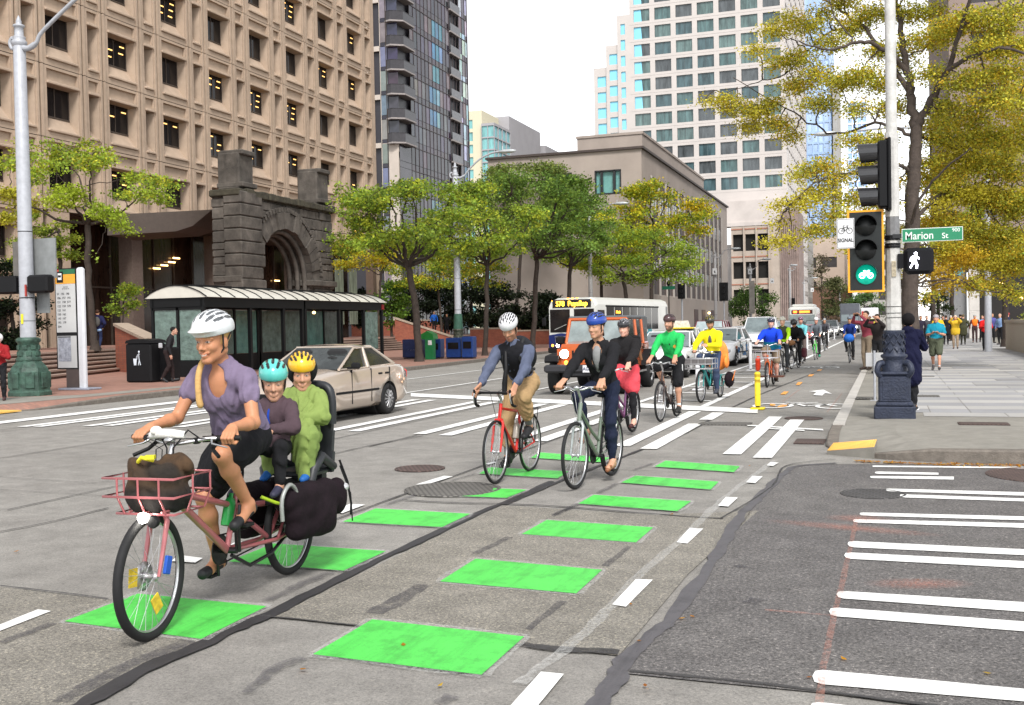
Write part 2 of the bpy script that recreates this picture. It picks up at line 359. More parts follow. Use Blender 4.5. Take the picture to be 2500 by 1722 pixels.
for z,q in ((z3,[(1785,265),(2140,285),(2145,292),(1785,270)]),(z3,[(1860,278),(2055,289),(2055,294),(1860,283)])): flat(mb,gp(z,q,.0105),0)
# turning arrow in far bike lane and the bicycle symbols
flat(mb,gp(z4,[(288,408),(425,392),(507,432),(440,425),(415,448),(330,443),(358,415)],.0105),0)
def bikesym(cx,cy,w,h):  # painted bicycle symbol, upright from the lane's far side
    for k in (-1,1):
        O=Vector((cx+k*w*.3,cy-h*.02*k,.0105)); n=20; vs=[];fs=[]
        for i in range(n):
            t=2*PI*i/n
            for rr in (1,.78): vs.append(O+Vector((math.cos(t)*w*.2*rr,math.sin(t)*h*.5*rr,0)))
        for i in range(n): j=(i+1)%n; fs.append((2*i,2*i+1,2*j+1,2*j))
        mb.add(vs,fs)
    for x0,y0,x1,y1 in ((-.3,0,-.1,.45),(-.1,.45,.15,.4),(.15,.4,.3,0),(-.1,.45,.02,-.05),(.02,-.05,.2,.42),(-.22,.75,-.02,.62),(-.02,.62,.1,.75)):
        ribbon(mb,[Vector((cx+x0*w,cy+y0*h,0)),Vector((cx+x1*w,cy+y1*h,0))],.09,.0105)
p=G(*z4(245,550)); bikesym(p.x,p.y,2.0,1.3)
p=G(1990,898); bikesym(p.x,p.y,1.7,1.6)
struct('white_road_marking',mb,WP)
mb=MB()
for q in ([(1905,988),(1925,985),(1920,992),(1895,996)],[(1914,956),(1926,956),(1918,963),(1905,963)],[(1948,933),(1960,933),(1952,940),(1943,940)],[(1977,914),(1988,914),(1982,919),(1972,919)],[(1998,902),(2008,902),(2003,906),(1994,906)],[(1893,987),(1880,985),(1880,990),(1893,992)]): flat(mb,[G(*p,.0105) for p in q],0)
struct('orange_road_marking',mb,OP)
# paint overspray round the boxes, guide line, survey marks
mb=MB()
for z,q in GB:
    P=gp(z,q,.009); c=sum(P,Vector())/len(P)
    for i in range(len(P)):
        a,b=P[i],P[(i+1)%len(P)]; ribbon(mb,[a+(a-c).normalized()*.015,b+(b-c).normalized()*.015],.06,.009,.8,i)
ribbon(mb,smooth_pts(gp(z6,[(120,1200),(240,1110),(380,1000),(520,860),(640,730),(820,575),(1000,400),(1130,300),(1230,225)],0)),.07,.0092,.5,5)
struct('paint_overspray',mb,OVER)
mb=MB()
ribbon(mb,smooth_pts(gp(z6,[(1425,1290),(1450,1100),(1500,870),(1530,740),(1565,590),(1590,480)],0)),.035,.0115,.4,5)
ribbon(mb,smooth_pts(gp(z6,[(1190,880),(1320,890),(1500,905)],0)),.03,.0115,.4,5)
ribbon(mb,gp(z4,[(40,510),(210,390)],0),.04,.0115,.4,5); ribbon(mb,gp(z4,[(460,610),(600,430)],0),.03,.0115,.4,5)
struct('survey_paint',mb,PINK)

# soft sprayed survey marks
def spray(x,y,rx,ry,ang,name='pink_survey_paint'):
    b=MB(); n=20; b.add([(math.cos(2*PI*i/n),math.sin(2*PI*i/n),0) for i in range(n)],[tuple(range(n))]); o=b.build('survey_paint',SPR); o['kind']='structure'; o['label']='survey paint'; o.location=(x,y,.0118); o.scale=(rx,ry,1); o.rotation_euler=(0,0,ang)
m,n,L,b,tc=nodes_mat('pink_spray'); b.inputs['Base Color'].default_value=(.62,.25,.18,1); b.inputs['Roughness'].default_value=.8; SPR=m
gr=n.new('ShaderNodeTexGradient'); gr.gradient_type='SPHERICAL'; L.new(tc.outputs['Object'],gr.inputs[0]); geo=n.new('ShaderNodeNewGeometry'); nz=noise_(n,L,geo.outputs['Position'],60,6,.8); mu=n.new('ShaderNodeMath'); mu.operation='MULTIPLY'; L.new(gr.outputs['Fac'],mu.inputs[0]); L.new(ramp(n,L,nz,((.4,(0,0,0)),(.7,(.75,.75,.75)))),mu.inputs[1]); L.new(mu.outputs[0],b.inputs['Alpha'])
for (zx,zy,rx,ry,a) in ((1560,520,.75,.16,-.25),(1860,765,.35,.16,.3),(1600,480,.3,.2,0)): p=G(*z6(zx,zy)); spray(p.x,p.y,rx,ry,a)
# ---------------------------------------------------------------- pavements, kerbs, steps
def brick_mat(name,c1,c2,mort,sx,bw=.2,bh=.065,rough=.8,bump=.5,vert=None,ms=.006,var=.25):
    m,n,L,b,tc=nodes_mat(name)
    bt=n.new('ShaderNodeTexBrick'); bt.inputs['Color1'].default_value=(*c1,1); bt.inputs['Color2'].default_value=(*c2,1); bt.inputs['Mortar'].default_value=(*mort,1)
    bt.inputs['Scale'].default_value=1; bt.inputs['Mortar Size'].default_value=ms; bt.inputs['Brick Width'].default_value=bw; bt.inputs['Row Height'].default_value=bh; bt.inputs['Bias'].default_value=-.1
    if vert:
        sp=n.new('ShaderNodeSeparateXYZ'); cb=n.new('ShaderNodeCombineXYZ'); L.new(tc.outputs['Object'],sp.inputs[0])
        if vert=='diag':
            ad=n.new('ShaderNodeMath'); L.new(sp.outputs[0],ad.inputs[0]); L.new(sp.outputs[1],ad.inputs[1]); L.new(ad.outputs[0],cb.inputs[0])
        else: L.new(sp.outputs[0 if vert=='x' else 1],cb.inputs[0])
        L.new(sp.outputs[2],cb.inputs[1]); L.new(cb.outputs[0],bt.inputs['Vector'])
    else: L.new(tc.outputs['Object'],bt.inputs['Vector'])
    nz=ramp(n,L,noise_(n,L,tc.outputs['Object'],1.3,6,.7),((.25,(1-var,)*3),(.75,(1+var,)*3)))
    L.new(mixc(n,L,bt.outputs['Color'],nz,1,'MULTIPLY'),b.inputs['Base Color']); b.inputs['Roughness'].default_value=rough
    bump_(n,L,b,bt.outputs['Fac'],-bump,.008)
    return m
PAVB=brick_mat('brick_paving',(.31,.155,.115),(.24,.13,.10),(.19,.13,.105),1,.2,.1)
KERB=mat('kerb_concrete',(.155,.135,.115),.8,var=.3,vs=9,bump=.5,bs=60)
SWC=mat('sidewalk_concrete',(.235,.222,.195),.85,var=.14,vs=5,bump=.4,bs=90,var2=.12,vs2=.7)
GRAN=mat('granite_paving',(.3,.3,.3),.7,var=.1,vs=70,bump=.25,bs=120,attr=True,var2=.1,vs2=.5)
DGRAY=mat('dark_grey_metal',(.05,.05,.055),.5,.4)
RBRICK=brick_mat('red_brick',(.30,.085,.045),(.24,.06,.035),(.14,.08,.06),1,.22,.075,vert='diag')
STEPC=mat('step_stone',(.34,.25,.205),.8,var=.2,vs=8,bump=.3); STEPD=mat('step_riser',(.10,.06,.045),.85,var=.3,vs=8)
CAPC=mat('wall_cap_concrete',(.34,.27,.21),.8,var=.2,vs=5,bump=.3)
def walk(name,outline,heights,inner_h,z_in,kerb_w=.16,far=[],mm=SWC,kname='kerb'):
    """outline: kerb line points (world xy) with per-point heights; far: closing points"""
    P=[Vector((p[0],p[1],0)) for p in outline]; n=len(P)
    def off(d):
        o=[]
        for i,p in enumerate(P):
            t=(P[min(i+1,n-1)]-P[max(i-1,0)]).normalized(); o.append(p+Vector((-t.y,t.x,0))*d)
        return o
    I=off(inner_h)
    mbk=MB(); a=[Vector((p.x,p.y,-.02)) for p in P]; b=[Vector((p.x,p.y,h+.003)) for p,h in zip(P,heights)]; Q=off(kerb_w); c=[Vector((q.x,q.y,h+.003)) for q,h in zip(Q,heights)]; d=[Vector((q.x,q.y,-.02)) for q in Q]
    bb=[Vector((p.x,p.y,h+.003-.02 if h>.03 else h+.003)) for p,h in zip(P,heights)]; b=[p+(q-p).normalized()*.02 for p,q in zip(b,c)]
    for i in range(n-1):
        mbk.quad(a[i+1],a[i],bb[i],bb[i+1]); mbk.quad(bb[i+1],bb[i],b[i],b[i+1]); mbk.quad(b[i+1],b[i],c[i],c[i+1])
    struct(kname,mbk,KERB)
    mbs=MB(); cc=[Vector((q.x,q.y,h-.001)) for q,h in zip(Q,heights)]; ii=[Vector((q.x,q.y,z_in)) for q in I]
    for i in range(n-1): mbs.quad(cc[i+1],cc[i],ii[i],ii[i+1])
    mbs.add(ii+[Vector((*p,z_in)) for p in far],[tuple(range(n+len(far)))])
    struct(name,mbs,mm)
# right corner and pavement
ol=[(-.80,95),(-.80,60),(-.80,30),(-.80,17),(-.82,15.6),(-.80,14.7),(-.66,14.1),(-.40,13.68),(-.05,13.42),(.45,13.28),(1.2,13.2),(2.6,13.15),(8,13.1),(30,13.0)]
hh=[.14,.14,.14,.14,.10,.04,.006,.02,.08,.14,.155,.16,.16,.16]
walk('right_pavement',ol,hh,.9,.16,far=[(30,95)],kname='right_kerb')
# granite paving slabs
mb=MB(); rnd=random.Random(4); y=17.6; row=0
tones=[(.34,.335,.33),(.30,.30,.31),(.265,.262,.265),(.40,.39,.375),(.32,.315,.31)]
while y<85:
    x=.02; hgt=.72; row+=1
    if y<18.2: x=.5
    while x<5.9:
        w=rnd.choice([.6,1.2,1.2,1.8]); x2=min(x+w,6.0); t=rnd.choice(tones); 
        if x<1.6: t=tones[3] if row%2 else tones[1]
        k=rnd.uniform(.93,1.07); mb.col=tuple(q*k for q in t)
        mb.quad((x+.006,y+.006,.165),(x2-.006,y+.006,.165),(x2-.006,y+hgt-.006,.165),(x+.006,y+hgt-.006,.165)); x=x2
    y+=hgt
struct('granite_paving',mb,GRAN)
mb=MB()
mb.b2(-.79,-.62,16.4,80,.0,.152) 
struct('pavement_edge_strip',mb,mat('pale_edge_strip',(.42,.40,.37),.8,var=.15,vs=4,bump=.3))
# tactile plate
mb=MB(); q=[G(*z4(460,978),.03),G(*z4(905,942),.13),G(*z4(930,872),.152),G(*z4(520,905),.11)]
tp=[p+Vector((0,0,.012)) for p in q]; mb.quad(*tp)
for i_ in range(4): a_,b_=tp[i_],tp[(i_+1)%4]; mb.quad(Vector((a_.x,a_.y,-.02)),Vector((b_.x,b_.y,-.02)),b_,a_,1)
for i in range(20):
    for j in range(8):
        u_,v_=(i+.5)/20,(j+.5)/8; p=q[0].lerp(q[1],u_).lerp(q[3].lerp(q[2],u_),v_)+Vector((0,0,.014)); mb.lathe([(.013,0),(.008,.006)],p,6)
o=struct('tactile_plate',mb,[mat('tactile_yellow',(.80,.47,.11),.6,var=.12,vs=10),SWC])
mb=MB(); p=G(5,1006,.03); mb.box((p.x-.5,p.y,.03),(1.4,.7,.03)); mb.build('tactile_plate',MATS['tactile_yellow'])['kind']='structure'
# left pavement: brick
ol=[(-75,16.0),(-30,16.6),(-23,17.0),(-20.4,17.3),(-19.3,17.7),(-18.6,18.3),(-18.22,19.2),(-18.15,20.2),(-18.15,22),(-18.2,26),(-18.25,40),(-18.9,50),(-19.6,56),(-20.2,70),(-20.6,96)]
hh=[.15,.15,.12,.05,.01,.005,.02,.08,.14,.15,.15,.15,.15,.15,.15]
walk('left_pavement',ol,hh,.5,.15,far=[(-75,96)],mm=PAVB,kname='left_kerb')
mb=MB(); flat(mb,[Vector(p) for p in ((-19.9,17.95,.155),(-18.85,18.9,.155),(-18.65,22,.155),(-18.75,28,.155),(-19.4,28,.155),(-19.5,22,.155),(-24,18.3,.155),(-30,17.7,.155),(-30,17.2,.155),(-22,17.6,.155))]); struct('concrete_edge',mb,SWC)
# steps up to the plaza
base=[(-24.6,22),(-26.6,27),(-28.4,31.5),(-30.3,36.8),(-31.8,42),(-33.2,52),(-34.3,68),(-34.6,82),(-35,98)]
mb=MB(); Pz=1.05; NS=6
def offs(pts,d):
    P=[Vector((p[0],p[1],0)) for p in pts]; o=[]
    for i,p in enumerate(P):
        t=(P[min(i+1,len(P)-1)]-P[max(i-1,0)]).normalized(); o.append(p+Vector((-t.y,t.x,0))*d)
    return o
for k in range(NS):
    z0=.15+k*.15; a=offs(base,.34*k); b=offs(base,.34*(k+1)); a2=offs(base,.34*k-.03)
    for i in range(len(a)-1):
        def V(p,z): return Vector((p.x,p.y,z))
        mb.quad(V(a[i+1],z0-.02),V(a[i],z0-.02),V(a[i],z0+.085),V(a[i+1],z0+.085),1)
        mb.quad(V(a2[i+1],z0+.085),V(a2[i],z0+.085),V(a2[i],z0+.15),V(a2[i+1],z0+.15),0)
        mb.quad(V(a2[i+1],z0+.15),V(a2[i],z0+.15),V(b[i],z0+.15),V(b[i+1],z0+.15),0)
struct('steps',mb,[STEPC,STEPD])
mb=MB(); t=offs(base,.34*NS-.02); mb.add([Vector((p.x,p.y,Pz)) for p in t]+[Vector((-110,98,Pz)),Vector((-110,22,Pz))],[tuple(range(len(t)+2))]); struct('plaza',mb,PAVB)
# brick cheek walls, planters
def wedge_wall(name,label,p0,p1,zt0,zt1,th=.5,z0=.1):
    t=thing(name,label,'wall'); P0=Vector((p0[0],p0[1],0)); P1=Vector((p1[0],p1[1],0)); d=(P1-P0); Ln=d.length; d.normalize()
    b=MB(); b.prism([(0,z0),(Ln,z0),(Ln,zt1),(0,zt0)],-th/2,th/2,O=P0,X=d,Y=(0,0,1)); b.build('brick_body',RBRICK,t)
    b=MB(); b.prism([(-.06,zt0+.002),(Ln+.06,zt1+.002),(Ln+.06,zt1+.12),(-.06,zt0+.12)],-th/2-.06,th/2+.06,O=P0,X=d,Y=(0,0,1)); b.build('coping',CAPC,t); return t
w0=DD(297,850,45); w1=DD(372,860,40); wedge_wall('brick_wall','sloping brick stair wall with pale coping left of the bus shelter',(w0.x,w0.y),(w1.x,w1.y),DD(297,790,45).z-.1,DD(372,826,40).z-.1)
wedge_wall('brick_wall','sloping brick stair wall with pale coping behind the blue news boxes',(-31.5,76.0),(-36.0,75.0),.9,2.5,.7)
wedge_wall('brick_wall','low level brick wall with pale coping right of the sloping stair wall',(-27.5,79),(-31.0,78),1.55,1.55,.6)
wedge_wall('brick_wall','long dark red plaza wall under the trees behind the sedan',(-42,100),(-51,96),2.5,2.5,.6)
wedge_wall('brick_wall','brick plaza wall in the shade behind the red road bike',(-24.0,97),(-34,97),1.9,1.9,.6)
wedge_wall('brick_wall','brick planter behind the lamp with green base',(-26.5,88),(-30.5,88),1.3,1.3,.6)
# ---------------------------------------------------------------- building materials
PRE=mat('precast_stone',(.385,.292,.218),.85,var=.10,vs=2.2,bump=.5,bs=35,var2=.10,vs2=.25)
PRED=mat('precast_joint_dark',(.05,.035,.028),.9)  # flat dark tone for panel joints and the core behind them
def glass(name,col,rough=.08,spec=.8,var=.2,vs=.6):
    m=mat(name,col,rough,0,var=var,vs=vs,spec=spec)
    if var>=.3:   # reflections painted into the glass colour as vertically drawn-out tone
        n=m.node_tree.nodes; L=m.node_tree.links; mp=n.new('ShaderNodeMapping'); mp.inputs['Scale'].default_value=(3.2,3.2,.55); tc=[q for q in n if q.type=='TEX_COORD'][0]
        for q in n:
            if q.type=='TEX_NOISE': L.new(mp.outputs[0],q.inputs['Vector'])
        L.new(tc.outputs['Object'],mp.inputs[0])
    return m
GDK=glass('dark_window_glass',(.012,.010,.010),.12,.35)
GBR=glass('bronze_lobby_glass',(.030,.016,.011),.15,.4,.5,.8)
BRZ=mat('bronze_metal',(.085,.065,.052),.55,.3,var=.15,vs=3)
LAMPW=mat('warm_ceiling_light',(1.0,.62,.22),emit=3.2,var=0)
LAMPY=mat('amber_ceiling_light',(.95,.52,.16),emit=1.0,var=0)
STONE=mat('old_sandstone',(.080,.070,.060),.95,var=.45,vs=1.6,bump=1,bs=9,var2=.35,vs2=.5,det=9)
STONEM=mat('mossy_cornice_stone',(.045,.04,.027),.95,var=.5,vs=2.5,bump=1,bs=12)
V3=lambda *a:Vector(a)
# ================= precast office building, left
def office():
    t=thing('office_building','tan precast concrete office block with deep window recesses filling the left side','office building',(-43,20,0))
    X=-43.0; Y0=20.0
    w=MB(Matrix.Translation((43,-20,0))); wins=[]; nar=[]; rnd=random.Random(5)
    Js=[.65+3.95*k for k in range(0,11)]
    def panel(y0,y1,J,ra,rb,kind):
        a,b=y0+.075,y1-.075; z0,z1=J+.02,J+3.93; zr0,zr1=J+.38,J+2.95; D=.62; x=X
        def q(ya,yb,za,zb,xx=X): w.quad((xx,ya,za),(xx,yb,za),(xx,yb,zb),(xx,ya,zb))
        q(a,ra,z0,z1); q(rb,b,z0,z1); q(ra,rb,z0,zr0); q(ra,rb,zr1,J+3.2); q(ra,rb,J+3.78,z1)
        # sunk spandrel
        s=.18; q(ra,rb,J+3.2,J+3.78,X-s); 
        w.quad((X-s,ra,J+3.2),(X-s,rb,J+3.2),(X,rb,J+3.2),(X,ra,J+3.2)); w.quad((X,ra,J+3.78),(X,rb,J+3.78),(X-s,rb,J+3.78),(X-s,ra,J+3.78))
        w.quad((X-s,rb,J+3.2),(X,rb,J+3.2),(X,rb,J+3.78),(X-s,rb,J+3.78)); w.quad((X,ra,J+3.2),(X-s,ra,J+3.2),(X-s,ra,J+3.78),(X,ra,J+3.78))
        # splayed recess
        if kind=='w': ga,gb,gz0,gz1=ra+.02,rb-.10,J+1.28,zr1-.02
        else: ga,gb,gz0,gz1=ra+.02,rb-.15,J+1.1,zr1-.02
        B=[(X-D,ga,gz0),(X-D,gb,gz0),(X-D,gb,gz1),(X-D,ga,gz1)]; Fp=[(X,ra,zr0),(X,rb,zr0),(X,rb,zr1),(X,ra,zr1)]
        for i in range(4):
            j=(i+1)%4; w.quad(Fp[i],Fp[j],B[j],B[i])
        # moulded lip and lintel
        w.b2(X-.02,X+.12,ra-.02,rb+.02,J+.36,J+.50,bev=.03); w.b2(X-.02,X+.12,ra-.04,rb+.04,zr1+.0,zr1+.15,bev=.03)
        for yy,ww in ((a+.09,.16),(b-.09,.16)): w.b2(X-.02,X+.07,yy-ww/2,yy+ww/2,z0,z1)
        # panel edges (joint sides)
        for yy in (a,b): w.quad((X,yy,z0),(X-.12,yy,z0),(X-.12,yy,z1),(X,yy,z1))
        (wins if kind=='w' else nar).append((ga,gb,gz0,gz1,J,y0))
    for J in Js:
        for k in range(-5,8):
            y0=46.11+4.95*k; yn=y0+3.29; y1=y0+4.95
            if J<8 and y0>44: continue
            panel(y0,yn,J,y0+.55,yn-.36,'w')
            panel(yn,y1,J,yn+.5,y1-.36,'n')
    # last pier, ground piers
    w.b2(X-.3,X,85.71,86.3,8.5,44)
    w.b2(X-.5,X+.02,85.75,86.4,1,8.6)
    for yy in (47.3,): w.b2(X-1.2,X-.02,yy-.8,yy+.8,1,8.55)
    w.build('wall',PRE,t)
    b=MB(Matrix.Translation((43,-20,0))); b.b2(X-14,X-.68,21,86.25,8.5,44.5); b.b2(X-14,X-.68,21,46,.8,8.5); b.quad((X-.1,21,44.4),(X-.1,86.2,44.4),(X-.66,86.2,44.4),(X-.66,21,44.4)); b.build('core',PRED,t)
    b=MB(Matrix.Translation((43,-20,0)))
    for k in range(-5,9):
        y0=46.11+4.95*k
        for yy in (y0,y0+3.29): b.quad((X-.115,yy-.1,.7 if y0<44 else 8.55),(X-.115,yy+.1,.7 if y0<44 else 8.55),(X-.115,yy+.1,44.1),(X-.115,yy-.1,44.1))
    for J in Js[0:]:
        b.quad((X-.09,21 ,J-.02),(X-.09,86.2 if J>8 else 46,J-.02),(X-.09,86.2 if J>8 else 46,J+.03),(X-.09,21,J+.03))
    b.build('joint_seal',PRED,t)
    for i,(ga,gb,z0,z1,J,y0) in enumerate(wins):
        b=MB(Matrix.Translation((43,-20,0))); x=X-.60; b.quad((x,ga,z0),(x,gb,z0),(x,gb,z1),(x,ga,z1),0)
        m=(ga+gb)/2
        for yy,ww in ((m,.05),(ga+.03,.05),(gb-.03,.05)): b.b2(x,x+.04,yy-ww/2,yy+ww/2,z0,z1,1)
        b.b2(x,x+.05,ga,gb,z0-.02,z0+.06,1)
        fl=rnd.random()
        o=b.build('window',[GDK,BRZ,LAMPY],t)
        if y0>30 and fl<.62 and J>8:
            c=MB(Matrix.Translation((43,-20,0)))
            for r_ in range(rnd.choice([2,3])):
                for s_ in range(2):
                    if rnd.random()<.25: continue
                    yy=ga+.75+(s_*.95)-.1*r_; zz=z1-.30-.42*r_-.05*s_
                    if yy+.4<gb: c.b2(x+.004,x+.010,yy,yy+.42,zz,zz+.07)
            if c.v: c.build('ceiling_light',LAMPY,o)
    b=MB(Matrix.Translation((43,-20,0)))
    for n_,(ga,gb,z0,z1,J,y0) in enumerate(nar):
        b=MB(Matrix.Translation((43,-20,0))); x=X-.60; b.quad((x,ga,z0),(x,gb,z0),(x,gb,z1),(x,ga,z1)); b.build('narrow_window',GDK,t) if 35<y0<88 and J<34 else None
    # lobby: dark glass behind, mullions, piers
    lb=MB(Matrix.Translation((43,-20,0)))
    lb.quad((-46,46.0,1.0),(-46,86,1.0),(-46,86,8.6),(-46,46.0,8.6),0); lb.quad((-46,46,8.55),(-46,86,8.55),(X,86,8.55),(X,46,8.55),1)
    for y in np.arange(48.5,86,2.1): lb.b2(-46,-45.9,y-.04,y+.04,1,8.55,1)
    lb.b2(-46,-45.92,46,86,4.6,4.7,1)
    lb.build('lobby_glass',[GBR,BRZ],t)
    for y in (55.2,64.0,74.5): pl=MB(Matrix.Translation((43,-20,0))); pl.b2(-45.2,-44.2,y-.5,y+.5,1,8.55); pl.build('lobby_column',mat('lobby_column',(.16,.12,.10),.8,var=.2),t)
    ll=MB(Matrix.Translation((43,-20,0)))
    for y,z in ((49.2,6.6),(49.2,6.3),(49.1,6.0),(58.8,6.0),(59.6,6.25),(60.4,6.5),(60.9,6.8),(66.4,6.4),(66.4,6.15),(73.6,5.7)): ll.b2(-45.85,-45.8,y,y+.7,z,z+.09)
    ll.build('lobby_light',LAMPW,t)
    cp=MB(Matrix.Translation((43,-20,0))); A_=V3(-42.95,45.4,0); B_=V3(-38.8,55.6,0); n_=V3(-(B_-A_).y,(B_-A_).x,0)
    P=[]
    for s_ in ((264,525),(518,512),(470,552),(430,565),(262,575)): d_=ray(*s_); P.append(CAM+d_*((A_-CAM).dot(n_)/d_.dot(n_)))
    Q=[p+V3(-.9,3.5,0) for p in P]; cp.add(P+Q,[(4,3,2,1,0),(5,6,7,8,9)]+[(i,(i+1)%5,5+(i+1)%5,5+i) for i in range(5)]); cp.build('canopy',mat('canopy_metal',(.085,.066,.055),.6,.2,var=.12,vs=4),t)
    gp_=MB(Matrix.Translation((43,-20,0)))
    gp_.b2(-42.9,-42.2,83.6,84.2,1,8.6,0)
    for y in (76.0,78.4,80.8): gp_.b2(-43.1,-43.0,y,y+1.3,2.2,7.6,1)
    gp_.b2(-43.1,-43.02,75.7,83,4.7,4.8,0); gp_.build('entrance_bay',[mat('brown_post',(.12,.08,.06)),glass('pale_green_glass',(.16,.18,.14),.15,.5,.5,1)],t)
office()
# ================= historic stone arch
def arch():
    X=-36.0; y0,y1=53.9,65.2; T=1.75; t=thing('stone_arch','weathered rough stone entrance arch standing in front of the tan office block','arch',(X,59.6,1.05))
    TT=Matrix.Translation((-X,-59.6,-1.05)); rnd=random.Random(11); w=MB(TT)
    cy,ry,zs=59.0,3.15,5.0   # opening centre, radius, spring
    ro=4.2; ztop=9.75
    z=1.0; 
    def inside(ya,yb,za,zb):
        ym=(ya+yb)/2; zm=(za+zb)/2
        if zb<=zs+.1: return cy-ry<ym<cy+ry
        return math.hypot(ym-cy,zm-zs)<ro-.1
    while z<ztop-.05:
        h=rnd.choice([.42,.55,.7]); h=min(h,ztop-z); y=y0
        while y<y1-.01:
            l=min(rnd.choice([.5,.8,1.1]),y1-y); 
            if y1-y-l<.25: l=y1-y
            if not inside(y,y+l,z,z+h):
                ya,yb=y,y+l
                if z+h<=zs+.2:
                    if ya<cy-ry<yb: yb=cy-ry
                    if ya<cy+ry<yb: ya=cy+ry
                j=rnd.uniform(0,.12); w.b2(X-T-rnd.uniform(0,.08),X+j,ya+.015,yb-.015,z+.012,z+h-.012,bev=.05)
            y+=l
        z+=h
    w.b2(X-T+.12,X-.1,y0+.05,cy-ry-.02,1,zs); w.b2(X-T+.12,X-.1,cy+ry+.02,y1-.05,1,zs)
    n=17
    for i in range(n):       # voussoirs
        a0=PI*i/n+.006; a1=PI*(i+1)/n-.006; j=rnd.uniform(.02,.2)
        pts=[(math.cos(a)*r,math.sin(a)*r) for a,r in ((a0,ry),(a0,ro),(a1,ro),(a1,ry))]
        w.prism(pts,-T,.08+j,O=(X,cy,zs),X=(0,1,0),Y=(0,0,1),Zd=(1,0,0))
    n=40; r1=ro+.02; r2=ro+.3
    for i in range(n):
        a0=PI*i/n; a1=PI*(i+.62)/n; w.prism([(math.cos(a)*r,math.sin(a)*r) for a,r in ((a0,r1),(a0,r2),(a1,r2),(a1,r1))],-.2,.24,O=(X,cy,zs),X=(0,1,0),Y=(0,0,1),Zd=(1,0,0))
    # inner moulded orders
    for k,(ra,dx) in enumerate(((ry-.12,-.35),(ry-.28,-.8),(ry-.42,-1.3))):
        pts=[Vector((X+dx,cy+math.cos(PI*i/20)*ra,zs+math.sin(PI*i/20)*ra)) for i in range(21)]; w.tube(pts,.17,6)
        for s_ in (-1,1): w.tube([(X+dx,cy+s_*ra,1.1),(X+dx,cy+s_*ra,zs)],.16,6)
    for a,b in ((y0-.12,cy-ry+.15),(cy+ry-.15,y1+.12)): w.b2(X-T,X+.3,a,b,zs-.35,zs+.05,bev=.06); w.b2(X-T-.1,X+.28,a,b,1,1.9,bev=.05)
    # left corner pilaster
    for k in range(11): w.b2(X-.9,X+.34,y0-.1+rnd.uniform(-.03,.03),y0+2.35+rnd.uniform(-.2,.2),1.9+k*.74,1.9+k*.74+.71,bev=.06)
    w.build('masonry',STONE,t)
    c=MB(TT); 
    for k in range(14): c.b2(X-T-.1,X+.3+rnd.uniform(-.05,.05),y0-.15+k*.825,y0-.15+(k+1)*.825-.02,ztop-.02,ztop+.42+rnd.uniform(-.05,.04),bev=.06)
    c.build('cornice',STONEM,t)
    for ya,yb,h in ((y0+.45,y0+2.0,2.2),(y1-1.75,y1-.15,2.3)):
        p=MB(TT); p.box((X-.85,(ya+yb)/2,ztop+.42+h/2),(1.5,yb-ya,h),taper=.9,bev=.08); p.box((X-.75,(ya+yb)/2,ztop+.42+h),(1.75,(yb-ya)*.93,.3),bev=.06); p.box((X-.75,(ya+yb)/2,ztop+.7),(1.85,(yb-ya)*1.02,.3),bev=.05); p.build('pedestal',STONE,t)
arch()
